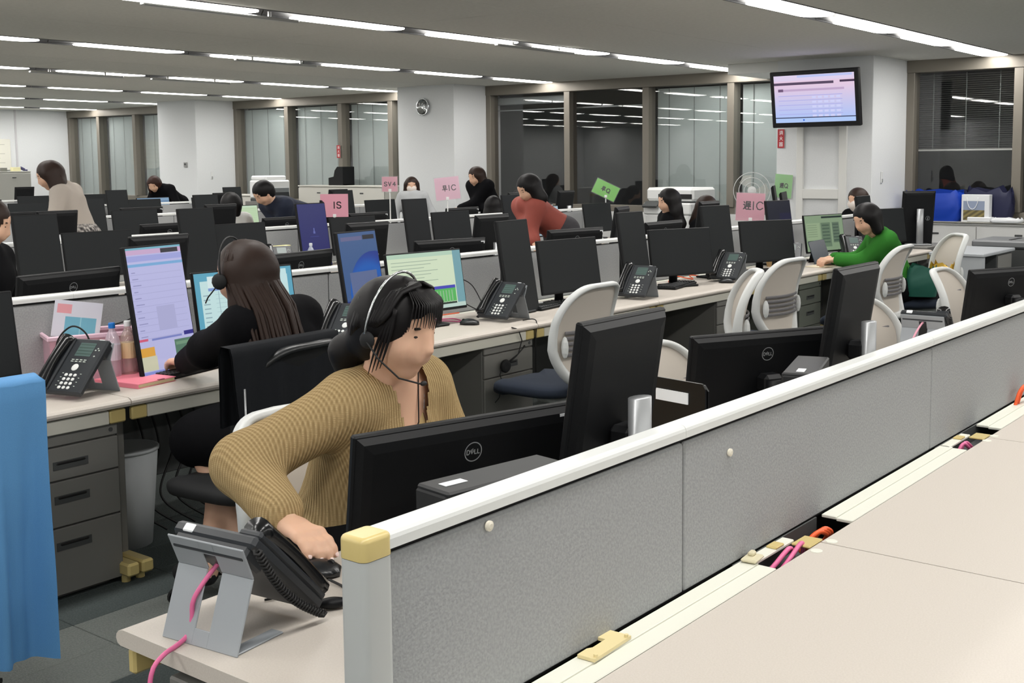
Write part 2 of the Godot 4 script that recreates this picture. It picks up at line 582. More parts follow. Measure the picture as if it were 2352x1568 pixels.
# ---------------------------------------------------------------- furniture
const J0 := 1.20
const JP := 1.2325

func row_front(k: int) -> float:   # near front edge of desk bank k (2 is the first whole bank)
	return 3.82 + 3.32 * (k - 2)

func desk_mats() -> void:
	grain("desk_top", c8(198, 190, 180), c8(207, 199, 190), 0.45, 3.0, 0.25, 0.0, 2)
	grain("fabric_panel", c8(152, 154, 155), c8(172, 174, 175), 0.95, 2.6, 0.16, 0.06, 4, 0.2)
	mat("cap_white", c8(226, 228, 226), 0.25)
	mat("post_grey", c8(186, 189, 188), 0.4)
	mat("beige_plastic", c8(206, 186, 124), 0.32)
	mat("apron", c8(214, 212, 200), 0.45)
	mat("steel_grey", c8(120, 119, 115), 0.5)
	mat("steel_dark", c8(70, 72, 72), 0.6)
	mat("duct", c8(224, 224, 212), 0.5)
	mat("black_plastic", c8(16, 17, 19), 0.5, 0.0, 0.35)
	mat("black_soft", c8(20, 21, 23), 0.75)
	mat("rubber", c8(14, 14, 15), 0.6)
	mat("chrome", c8(200, 202, 204), 0.18, 1.0)
	mat("silver", c8(172, 174, 176), 0.38, 0.55)
	mat("paper", c8(238, 240, 242), 0.8)
	mat("white_plastic", c8(226, 227, 226), 0.4)
	mat("screen_off", c8(27, 30, 32), 0.5, 0.0, 0.35)

func desk_mesh_top(w: float, d: float) -> MB:
	# board with a rounded front edge; front edge at z=0, back at z=-d
	var m := MB.new()
	var prof := [Vector2(-d, 0.0), Vector2(-0.022, 0.0), Vector2(-0.009, -0.004), Vector2(-0.002, -0.011), Vector2(0.0, -0.019), Vector2(-0.004, -0.028), Vector2(-0.014, -0.032), Vector2(-d, -0.032)]
	m.prism(Vector3(0, 0, 0), prof.map(func(q): return Vector2(q.x, q.y)), w - 0.004, Basis(Vector3(0, 0, 1), Vector3(0, 1, 0), Vector3(1, 0, 0)))
	return m

func build_desk(called: String, label: String, at: Vector3, turn: float, depth: float, group: String, duct := 0.055) -> Node3D:
	var t := thing(called, label, "desk", at, turn, group)
	part("desk_top", desk_mesh_top(JP, depth - duct), mats["desk_top"], t)
	var m := MB.new()
	m.box(Vector3(0, -0.062, -0.03), Vector3(JP - 0.16, 0.05, 0.018), 0.003)
	part("apron", m, mats["apron"], t)
	for s in [-1, 1]:
		var e := MB.new()
		e.box(Vector3(s * (JP / 2 - 0.045), -0.062, -0.03), Vector3(0.066, 0.05, 0.022), 0.005)
		part("end_cap", e, mats["beige_plastic"], t)
		var l := MB.new()
		l.box(Vector3(s * (JP / 2 - 0.03), -0.36, -depth * 0.55), Vector3(0.03, 0.60, depth * 0.7), 0.004)
		part("side_panel", l, mats["steel_grey"], t)
		var f := MB.new()
		f.box(Vector3(s * (JP / 2 - 0.03), -0.645, -depth * 0.46), Vector3(0.05, 0.05, depth * 0.98), 0.008)
		f.lathe(Vector3(s * (JP / 2 - 0.03), -0.70, -0.04), [Vector2(0.017, 0), Vector2(0.017, 0.04)], 10)
		f.lathe(Vector3(s * (JP / 2 - 0.03), -0.70, -depth * 0.9), [Vector2(0.017, 0), Vector2(0.017, 0.04)], 10)
		part("foot", f, mats["beige_plastic"], t)
	var md := MB.new()
	md.box(Vector3(0, -0.26, -depth + 0.1), Vector3(JP - 0.09, 0.44, 0.015), 0.003)
	part("modesty_panel", md, mats["steel_dark"], t)
	if duct > 0.0:
		var du := MB.new()
		du.box(Vector3(0, -0.006, -depth + duct / 2), Vector3(JP - 0.006, 0.010, duct - 0.004), 0.002)
		du.box(Vector3(0, -0.03, -depth + duct / 2), Vector3(JP - 0.006, 0.03, duct - 0.02), 0.0)
		part("wire_duct", du, mats["duct"], t)
	return t

# rounded upright post; dome rounds its top edge
func post_shape(m: MB, c: Vector3, w: float, d: float, y0: float, y1: float, dome: float) -> void:
	m.smoothing(true)
	var ring := func(y: float, inset: float) -> Array:
		var r := []
		var cr := 0.012
		for q in [[1, 1, 0.0], [-1, 1, PI / 2], [-1, -1, PI], [1, -1, PI * 1.5]]:
			for k in 5:
				var a: float = q[2] + PI / 2 * k / 4.0
				r.append(c + Vector3(q[0] * (w / 2 - cr) + cos(a) * (cr - inset), y, -(q[1] * (d / 2 - cr) + sin(a) * (cr - inset))))
		return r
	var rings := [ring.call(y0, 0.0)]
	if dome > 0.0:
		for k in 5:
			var a := PI / 2 * k / 4.0
			rings.append(ring.call(y1 - dome + dome * sin(a), dome * (1.0 - cos(a))))
	else:
		rings.append(ring.call(y1, 0.0))
	m.loft(rings, true, false)
	m.smoothing(false)
	var top: Array = rings[-1]
	for k in range(1, top.size() - 1):
		m.tri_out(top[0], top[k], top[k + 1], c + Vector3(0, -10, 0))

# upright fabric screen along the middle of a bank; v0 = face towards the camera
func build_partition(called: String, label: String, cuts: Array, v0: float, group := "", near := false) -> void:
	var t := thing(called, label, "partition", P(cuts[0], DESK_Y, v0), 0.0, group)
	var th := 0.043
	var u0: float = cuts[0]
	for i in cuts.size() - 1:
		var a: float = cuts[i] - u0; var b: float = cuts[i + 1] - u0
		var m := MB.new()
		m.box(Vector3((a + b) / 2, 0.151, -0.006), Vector3(b - a - 0.005, 0.306, 0.012), 0.004)
		m.box(Vector3((a + b) / 2, 0.150, -th + 0.006), Vector3(b - a - 0.005, 0.302, 0.012), 0.004)
		part("fabric_panel", m, mats["fabric_panel"], t)
		var k := MB.new()
		k.box(Vector3((a + b) / 2, 0.14, -th / 2), Vector3(b - a, 0.33, th - 0.024))
		part("core_frame", k, mats["rubber"], t)
		# rounded cap rail
		var c := MB.new()
		var prof := []
		for q in [[-0.026, 0.0], [-0.026, 0.014], [-0.0245, 0.0195], [-0.021, 0.0235], [-0.015, 0.0255], [0.015, 0.0255], [0.021, 0.0235], [0.0245, 0.0195], [0.026, 0.014], [0.026, 0.0]]:
			prof.append(Vector2(q[0], q[1]))
		c.prism(Vector3((a + b) / 2, 0.3145, -th / 2), prof, b - a - 0.0012, Basis(Vector3(0, 0, 1), Vector3(0, 1, 0), Vector3(1, 0, 0)))
		part("cap_rail", c, mats["cap_white"], t)
	for e in [[-0.022, 0.036], [cuts[-1] - u0, cuts[-1] - u0 + 0.07]]:
		var m := MB.new()
		post_shape(m, Vector3((e[0] + e[1]) / 2, 0, -th / 2), e[1] - e[0], th + 0.010, -0.40, 0.306, 0.0)
		part("end_post", m, mats["post_grey"], t)
		var cp := MB.new()
		post_shape(cp, Vector3((e[0] + e[1]) / 2, 0, -th / 2), e[1] - e[0] + 0.001, th + 0.011, 0.307, 0.3405, 0.008)
		part("post_cap", cp, mats["beige_plastic"], t, "yellowed beige cap on the end post")

var desk_groups := {}
func build_desk_rows() -> void:
	# bank 1: near side faces the camera, far side carries the first stations
	var labs := {
		1: ["wide beige desk beside the screen with an empty top", "beige desk behind the grey screen with monitors facing away"],
		2: ["beige desk with phones beside the long aisle", "beige desk backing on to the long aisle desks"],
		3: ["beige desk in the second bank behind the brown-haired woman", "beige desk on the far side of the second bank"],
		4: ["beige desk in the third bank near the bending man", "beige desk on the far side of the third bank"],
		5: ["beige desk in the fourth bank near the clock column", "beige desk on the far side of the fourth bank"],
		6: ["beige desk in the last bank before the end wall", "beige desk on the far side of the last bank"],
	}
	var near1: Node3D = null
	for j in 5:
		var u := J0 + JP * (j + 0.5)
		build_desk("desk", labs[1][0], P(u - 0.03, DESK_Y, 0.42), 0.0, 0.648, "empty desks beside the grey screen", 0.0)
	for j in 6:
		var u := J0 - 0.03 + JP * (j + 0.5)
		build_desk("desk", labs[1][1], P(u, DESK_Y, 1.925), PI, 0.715, "desks behind the grey screen")
	var first := {2: 0, 3: 1, 4: 3, 5: 4, 6: 6}
	for k in range(2, 7):
		var F := row_front(k)
		for j in range(first[k], 8):
			var u := J0 + JP * (j + 0.5)
			build_desk("desk", labs[k][0], P(u, DESK_Y, F), 0.0, 0.652, "desks of bank %d on the aisle side" % k)
			build_desk("desk", labs[k][1], P(u, DESK_Y, F + 1.41), PI, 0.71, "desks of bank %d on the other side" % k)
		var cuts := []
		var u0: float = J0 + JP * first[k]
		while u0 < 11.0:
			cuts.append(u0); u0 += 1.40
		cuts.append(11.06)
		build_partition("desk_screen", ["grey fabric desk screen with white cap rail behind the aisle desks", "grey fabric desk screen along the second bank of desks", "grey fabric desk screen along the third bank of desks", "grey fabric desk screen along the fourth bank of desks", "grey fabric desk screen along the last bank of desks"][k - 2], cuts, F + 0.655, "")
	build_partition("desk_screen", "long grey fabric desk screen with yellowed corner cap, next to the empty desks", [1.107, 1.957, 3.383, 4.81, 6.24, 7.66, 8.64], 1.162, "", true)

# ---- monitors
func ring_mesh(r: float, w: float) -> MB:
	var m := MB.new()
	var n := 32
	for i in n:
		var a := TAU * i / n; var b := TAU * (i + 1) / n
		var p := [Vector3(cos(a) * r, sin(a) * r, 0), Vector3(cos(b) * r, sin(b) * r, 0), Vector3(cos(b) * (r - w), sin(b) * (r - w), 0), Vector3(cos(a) * (r - w), sin(a) * (r - w), 0)]
		m.quad_out(p[0], p[1], p[2], p[3], Vector3(0, 0, -10))
	return m

func logo_mesh() -> ArrayMesh:
	if meshes.has("logo"):
		return meshes["logo"]
	var m := ring_mesh(0.0215, 0.0022)
	# block letters D E L L drawn as bars; the E leans
	var h := 0.0095
	var z := 0.0
	var bar := func(a: Vector2, b: Vector2, w: float):
		var d := (b - a).normalized() * w * 0.5
		var nn := Vector2(-d.y, d.x)
		var q := [a - d * 0.3 + nn, b + d * 0.3 + nn, b + d * 0.3 - nn, a - d * 0.3 - nn]
		m.quad_out(Vector3(q[0].x, q[0].y, z), Vector3(q[1].x, q[1].y, z), Vector3(q[2].x, q[2].y, z), Vector3(q[3].x, q[3].y, z), Vector3(0, 0, -10))
	var w := 0.0021
	var y0 := -h / 2; var y1 := h / 2
	bar.call(Vector2(-0.0155, y0), Vector2(-0.0155, y1), w)
	bar.call(Vector2(-0.0155, y1), Vector2(-0.0115, y1), w)
	bar.call(Vector2(-0.0115, y1), Vector2(-0.0088, y1 * 0.4), w)
	bar.call(Vector2(-0.0088, y1 * 0.4), Vector2(-0.0088, y0 * 0.4), w)
	bar.call(Vector2(-0.0088, y0 * 0.4), Vector2(-0.0115, y0), w)
	bar.call(Vector2(-0.0115, y0), Vector2(-0.0155, y0), w)
	for k in 3:
		bar.call(Vector2(-0.0062 + k * 0.0016, y1 - 0.0015 - k * 0.0028), Vector2(-0.0008 + k * 0.0016, y1 + 0.0022 - k * 0.0028), 0.0017)
	bar.call(Vector2(-0.0068, y1 - 0.001), Vector2(-0.0028, y0 + 0.0002), 0.0018)
	bar.call(Vector2(0.0035, y1), Vector2(0.0035, y0), w)
	bar.call(Vector2(0.0035, y0), Vector2(0.0085, y0), w)
	bar.call(Vector2(0.0108, y1), Vector2(0.0108, y0), w)
	bar.call(Vector2(0.0108, y0), Vector2(0.0158, y0), w)
	meshes["logo"] = m.mesh()
	return meshes["logo"]

const MW := 0.54
const MH := 0.325

func make_monitor(port: bool, top: float, arm_silver: bool, sticker: bool) -> Node3D:
	# local: stands at origin on the desk, faces +z; top edge at height top
	var t := Node3D.new()
	var w := MH if port else MW
	var h := MW if port else MH
	var tilt := deg_to_rad(9.0)
	var B := Basis(Vector3.RIGHT, -tilt)
	var c := Vector3(0, top - h / 2 * cos(tilt), -h / 2 * sin(tilt) * 0.0)
	var hd := Node3D.new()
	var m := MB.new()
	m.box(c, Vector3(w, h, 0.018), 0.004, B)
	# stepped back shell
	var bw := w - 0.034; var bh := h - 0.034
	var bc := c + B * Vector3(0, 0, -0.009)
	var r0 := []; var r1 := []; var r2 := []
	for q in [[-1, -1], [1, -1], [1, 1], [-1, 1]]:
		r0.append(bc + B * Vector3(q[0] * (w / 2 - 0.006), q[1] * (h / 2 - 0.006), 0))
		r1.append(bc + B * Vector3(q[0] * bw / 2, q[1] * bh / 2, -0.012))
		r2.append(bc + B * Vector3(q[0] * (bw / 2 - 0.02), q[1] * (bh / 2 - 0.02), -0.015))
	for pr in [[r0, r1], [r1, r2]]:
		for k in 4:
			m.quad_out(pr[0][k], pr[0][(k + 1) % 4], pr[1][(k + 1) % 4], pr[1][k], c)
	m.quad_out(r2[0], r2[1], r2[2], r2[3], c)
	var shell := part("shell", m, mats["black_plastic"], t)
	var s := MB.new()
	var bz := 0.008
	var zf := 0.0096
	var lo := 0.014
	if port:
		s.quad_uv(c + B * Vector3(-w / 2 + lo, h / 2 - bz, zf), c + B * Vector3(w / 2 - bz, h / 2 - bz, zf), c + B * Vector3(w / 2 - bz, -h / 2 + bz, zf), c + B * Vector3(-w / 2 + lo, -h / 2 + bz, zf))
	else:
		s.quad_uv(c + B * Vector3(-w / 2 + bz, h / 2 - bz, zf), c + B * Vector3(w / 2 - bz, h / 2 - bz, zf), c + B * Vector3(w / 2 - bz, -h / 2 + lo, zf), c + B * Vector3(-w / 2 + bz, -h / 2 + lo, zf))
	part("screen", s, mats["screen_off"], t)
	var lg := MeshInstance3D.new()
	lg.name = "emblem"
	lg.mesh = logo_mesh()
	lg.material_override = mat("emblem_grey", c8(168, 171, 173), 0.35, 0.4)
	var back := Basis(Vector3(-1, 0, 0), Vector3(0, 1, 0), Vector3(0, 0, -1))
	if port:
		lg.transform = Transform3D(B * back * Basis(Vector3(0, 0, 1), PI / 2), bc + B * Vector3(-w / 2 + 0.066, 0.0, -0.0158))
	else:
		lg.transform = Transform3D(B * back, bc + B * Vector3(0, h / 2 - 0.068, -0.0158))
	t.add_child(lg)
	if sticker:
		var k := MB.new()
		k.box(bc + B * Vector3(-w / 2 + 0.032, h / 2 - 0.026, -0.0126), Vector3(0.03, 0.016, 0.001), 0.0, B * Basis(Vector3.RIGHT, 0.35 if false else 0.0))
		part("sticker", k, mats["paper"], t)
	# stand
	var cz := -0.085
	var colh := 0.36 if port else minf(top - 0.03, 0.19)
	var cm := MB.new()
	cm.smoothing(true)
	cm.tube([Vector3(0, 0.012, cz), Vector3(0, colh, cz)], 0.034, 14, true, 0.62, Vector3(0, 0, 1))
	var col := part("stand_column", cm, mats["silver"] if arm_silver else mats["black_plastic"], t)
	var ar := MB.new()
	ar.box(Vector3(0, c.y + 0.0, (c.z + cz) / 2 - 0.01), Vector3(0.07, 0.06, 0.06), 0.012)
	part("stand_arm", ar, mats["black_plastic"], t)
	var bs := MB.new()
	bs.box(Vector3(0, 0.008, -0.03), Vector3(0.23, 0.014, 0.18), 0.006)
	part("stand_base", bs, mats["silver"] if arm_silver else mats["black_plastic"], t)
	return t

var proto := {}
func proto_monitor(port: bool, top: float, silver: bool, sticker: bool) -> Node3D:
	var key := "mon%s%.2f%s%s" % [port, top, silver, sticker]
	if not proto.has(key):
		proto[key] = make_monitor(port, top, silver, sticker)
	return proto[key]

func monitor(port: bool, u: float, v: float, turn: float, label: String, group := "", screen: Material = null, top := -1.0, silver := false, sticker := false) -> Node3D:
	if top < 0.0:
		top = 0.535 if port else 0.40
	var t: Node3D = proto_monitor(port, top, silver, sticker).duplicate()
	t.name = numbered("portrait_monitor" if port else "monitor")
	add_child(t)
	t.position = P(u, DESK_Y, v)
	t.rotation.y = turn
	tag(t, label, "monitor", group)
	if screen:
		t.get_node("screen").material_override = screen
	return t

# ---- telephones
func make_phone() -> Node3D:
	# local: faces +z, x to the user's right; slab leans back on a bracket
	var t := Node3D.new()
	var lean := deg_to_rad(46.0)   # angle of the slab above the desk
	var B := Basis(Vector3.RIGHT, PI / 2 - lean)   # local y of slab runs up the slope, local z is its face normal
	B = Basis(Vector3(1, 0, 0), Vector3(0, sin(lean), -cos(lean)), Vector3(0, cos(lean), sin(lean)))
	var o := Vector3(0, 0.014, 0.10)   # lower front edge of the slab
	var L := 0.245
	var W := 0.205
	var at := func(x: float, y: float, z: float) -> Vector3: return o + B * Vector3(x, y, z)
	var m := MB.new()
	m.box(at.call(0, L / 2, 0.012), Vector3(W, L, 0.026), 0.007, B)
	m.box(at.call(0.0, L - 0.035, -0.008), Vector3(W - 0.02, 0.06, 0.03), 0.006, B)
	m.box(at.call(-0.075, L / 2, 0.028), Vector3(0.056, L - 0.01, 0.016), 0.005, B)
	part("body", m, mat("phone_grey", c8(46, 49, 53), 0.4), t)
	# handset
	var hs := MB.new()
	hs.smoothing(true)
	var pts := []; var rad := []
	for i in 11:
		var s := i / 10.0
		pts.append(at.call(-0.077, 0.012 + s * (L - 0.024), 0.040 + 0.010 * sin(PI * s)))
		rad.append(0.021 + 0.008 * pow(absf(2.0 * s - 1.0), 2.0))
	hs.tube(pts, rad, 12, true, 0.8, Vector3(0, 1, 0))
	part("handset", hs, mat("handset_black", c8(18, 19, 21), 0.22), t)
	var sc := MB.new()
	sc.quad_uv(at.call(-0.018, L - 0.022, 0.0258), at.call(0.056, L - 0.022, 0.0258), at.call(0.056, L - 0.082, 0.0258), at.call(-0.018, L - 0.082, 0.0258))
	part("display", sc, print_mat_once("phone_display"), t)
	var ks := MB.new()
	for r in 4:
		for c in 3:
			ks.ball(at.call(-0.004 + c * 0.021, 0.022 + r * 0.0185, 0.026), Vector3(0.0078, 0.0068, 0.003), 8, B)
	part("dial_keys", ks, mat("key_white", c8(228, 230, 228), 0.4), t)
	var nv := MB.new()
	nv.ball(at.call(0.017, 0.112, 0.026), Vector3(0.0155, 0.0155, 0.003), 14, B)
	part("menu_dial", nv, mat("key_white", c8(228, 230, 228), 0.4), t)
	var sk := MB.new()
	for c in 4:
		for r in 2:
			sk.box(at.call(-0.012 + c * 0.019, 0.138 + r * 0.008, 0.0258), Vector3(0.012, 0.0035, 0.002), 0.0, B)
	for q in [[0.075, 0.20], [0.083, 0.192], [0.067, 0.192], [0.075, 0.165]]:
		sk.ball(at.call(q[0], q[1], 0.0258), Vector3(0.004, 0.003, 0.002), 6, B)
	for r in 4:
		sk.box(at.call(0.062, 0.03 + r * 0.018, 0.0258), Vector3(0.006, 0.0025, 0.002), 0.0, B)
		sk.box(at.call(-0.022, 0.03 + r * 0.018, 0.0258), Vector3(0.006, 0.0025, 0.002), 0.0, B)
	part("soft_keys", sk, mat("key_pale", c8(196, 204, 196), 0.4), t, "", "stuff")
	# folded bracket at the back with a slot for the cable
	var br := MB.new()
	var p0 := Vector3(0, 0.0, -0.105); var p1 := Vector3(0, 0.128, -0.060); var p2 := Vector3(0, 0.188, -0.084)
	var seg := func(a: Vector3, b: Vector3, x0: float, x1: float):
		var d := (b - a); var len := d.length()
		var yy := d.normalized(); var zz := Vector3.RIGHT.cross(yy)
		br.box((a + b) / 2 + Vector3((x0 + x1) / 2, 0, 0), Vector3(x1 - x0, len, 0.004), 0.0015, Basis(Vector3.RIGHT, yy, zz))
	seg.call(p0, p1, -0.095, -0.018); seg.call(p0, p1, 0.018, 0.095)
	seg.call(p0, p0.lerp(p1, 0.22), -0.02, 0.02)
	seg.call(p1, p2, -0.095, -0.016); seg.call(p1, p2, 0.016, 0.095); seg.call(p1.lerp(p2, 0.55), p2, -0.02, 0.02)
	seg.call(p0 + Vector3(0, 0.002, 0), p0 + Vector3(0, 0.002, 0.12), -0.09, -0.06)
	part("bracket", br, mat("bracket_grey", c8(158, 163, 168), 0.4, 0.1), t)
	# coiled cord along the side
	var co := MB.new()
	co.smoothing(true)
	var cp := []
	var n := 150
	for i in n:
		var s := float(i) / (n - 1)
		var a := s * TAU * 30.0
		cp.append(at.call(-0.118 + cos(a) * 0.007, 0.005 + s * (L - 0.005), -0.004 - 0.02 * sin(PI * s) + sin(a) * 0.007))
	co.tube(cp, 0.0028, 5, true)
	part("coiled_cord", co, mats["rubber"], t)
	var tg := MB.new()
	tg.box(at.call(0.062, L - 0.001, 0.012), Vector3(0.026, 0.006, 0.016), 0.002, B)
	part("name_tag", tg, mats["paper"], t)
	return t

func print_mat_once(key: String) -> Material:
	if mats.has(key):
		return mats[key]
	if key == "phone_display":
		var im := rect_img(64, 48, c8(84, 104, 100))
		for i in 4:
			im.fill_rect(Rect2i(2, 4 + i * 11, 60, 5), c8(66, 84, 80))
		return print_mat(key, im, 0.3)
	return null

func phone(u: float, v: float, turn: float, label: String, group := "") -> Node3D:
	if not proto.has("phone"):
		proto["phone"] = make_phone()
	var t: Node3D = proto["phone"].duplicate()
	t.name = numbered("desk_phone")
	add_child(t)
	t.position = P(u, DESK_Y, v)
	t.rotation.y = turn
	tag(t, label, "telephone", group)
	return t

# ---- keyboard, mouse, computer case
func keyboard(u: float, v: float, turn: float, label: String, group := "") -> Node3D:
	if not proto.has("kb"):
		var t0 := Node3D.new()
		var m := MB.new()
		m.box(Vector3(0, 0.010, 0), Vector3(0.44, 0.016, 0.145), 0.005)
		part("case", m, mats["black_plastic"], t0)
		var k := MB.new()
		for r in 6:
			var z := -0.056 + r * 0.0205 + (0.006 if r > 0 else 0.0)
			for c in 21:
				if c == 15 or c == 17: continue
				k.box(Vector3(-0.205 + c * 0.0205, 0.021, z), Vector3(0.0165, 0.007, 0.0165), 0.002)
		part("keys", k, mat("key_black", c8(34, 36, 38), 0.45), t0)
		proto["kb"] = t0
	var t: Node3D = proto["kb"].duplicate()
	t.name = numbered("keyboard")
	add_child(t)
	t.position = P(u, DESK_Y, v)
	t.rotation.y = turn
	return tag(t, label, "keyboard", group)

func mouse(u: float, v: float, turn: float, label: String, group := "") -> Node3D:
	if not proto.has("mouse"):
		var t0 := Node3D.new()
		var m := MB.new()
		m.smoothing(true)
		var rings := []
		for i in 13:
			var s := i / 12.0
			var z := lerpf(0.055, -0.055, s)
			var hw: float = 0.031 * pow(maxf(0.0, 1.0 - pow(absf(2 * s - 1.0), 4.0)), 0.4) + 0.002
			var hh: float = 0.034 * pow(maxf(0.0, sin(PI * clampf(0.1 + 0.78 * s, 0, 1))), 0.7) * (1.0 if i > 0 and i < 12 else 0.45)
			var ring := []
			for k in 16:
				var a := TAU * k / 16.0
				ring.append(Vector3(cos(a) * hw, maxf(0.001, 0.012 + sin(a) * (hh - 0.012 if sin(a) > 0 else 0.011)), z))
			rings.append(ring)
		m.loft(rings, true, true)
		part("body", m, mat("mouse_black", c8(26, 28, 31), 0.3), t0)
		var w := MB.new()
		w.lathe(Vector3(-0.004, 0.024, -0.03), [Vector2(0.001, 0), Vector2(0.009, 0), Vector2(0.009, 0.008), Vector2(0.001, 0.008)], 12, Basis(Vector3(0, 0, 1), PI / 2))
		part("wheel", w, mats["rubber"], t0)
		proto["mouse"] = t0
	var t: Node3D = proto["mouse"].duplicate()
	t.name = numbered("mouse")
	add_child(t)
	t.position = P(u, DESK_Y, v)
	t.rotation.y = turn
	return tag(t, label, "mouse", group)

func computer_case(u: float, v: float, turn: float, label: String) -> Node3D:
	var t := thing("computer_case", label, "computer", P(u, DESK_Y, v), turn)
	var m := MB.new()
	m.box(Vector3(0, 0.147, 0), Vector3(0.295, 0.285, 0.093), 0.004)
	part("case", m, mat("case_black", c8(26, 27, 29), 0.5), t)
	var f := MB.new()
	f.box(Vector3(-0.149, 0.147, 0), Vector3(0.008, 0.27, 0.086), 0.003)
	part("front_grille", f, mats["black_soft"], t)
	var s := MB.new()
	s.box(Vector3(-0.10, 0.2903, 0.0), Vector3(0.05, 0.001, 0.022))
	part("sticker", s, mats["paper"], t)
	for x in [-0.1, 0.1]:
		var q := MB.new()
		q.box(Vector3(x, 0.003, 0), Vector3(0.03, 0.006, 0.06), 0.001)
		part("foot", q, mats["rubber"], t)
	return t

# ---- cables
func cable(called: String, pts: Array, r: float, material: Material, label: String, group := "") -> Node3D:
	var c := Curve3D.new()
	for i in pts.size():
		var tn: Vector3 = (pts[mini(i + 1, pts.size() - 1)] - pts[maxi(i - 1, 0)]) / 6.0
		c.add_point(pts[i], -tn, tn)
	c.bake_interval = 0.012
	var m := MB.new()
	m.smoothing(true)
	m.tube(Array(c.get_baked_points()), r, 7)
	return solo(called, m, material, label, "cable", Vector3.ZERO, 0.0, group)

# ---- drawer pedestals
func pedestal(u0: float, u1: float, v: float, label: String, splits: Array, mt: Material, group := "") -> Node3D:
	var w := u1 - u0
	var t := thing("drawer_pedestal", label, "drawer unit", P((u0 + u1) / 2, 0, v), 0.0, group)
	var m := MB.new()
	m.box(Vector3(0, 0.325, -0.275), Vector3(w, 0.58, 0.52), 0.003)
	m.box(Vector3(0, 0.02, -0.28), Vector3(w - 0.06, 0.04, 0.46), 0.0)
	part("body", m, mt, t)
	var y := 0.615
	for i in splits.size():
		var h: float = splits[i]
		var d := MB.new()
		d.box(Vector3(0, y - h / 2, -0.008), Vector3(w - 0.002, h - 0.006, 0.018), 0.003)
		var dr := part("drawer", d, mt, t)
		y -= h
		if h > 0.06:
			var hd := MB.new()
			hd.box(Vector3(0.0, y + h - 0.068, 0.0025), Vector3(0.135, 0.03, 0.003), 0.0)
			part("pull_recess", hd, mats["steel_dark"], dr)
			var hb := MB.new()
			hb.box(Vector3(0.0, y + h - 0.06, 0.006), Vector3(0.11, 0.008, 0.008), 0.003)
			part("pull", hb, mats["rubber"], dr)
		else:
			var lk := MB.new()
			lk.lathe(Vector3(w / 2 - 0.03, y + h / 2, 0.0), [Vector2(0.008, 0), Vector2(0.008, 0.004)], 12, Basis(Vector3.RIGHT, PI / 2))
			part("lock", lk, mats["steel_dark"], dr)
	return t

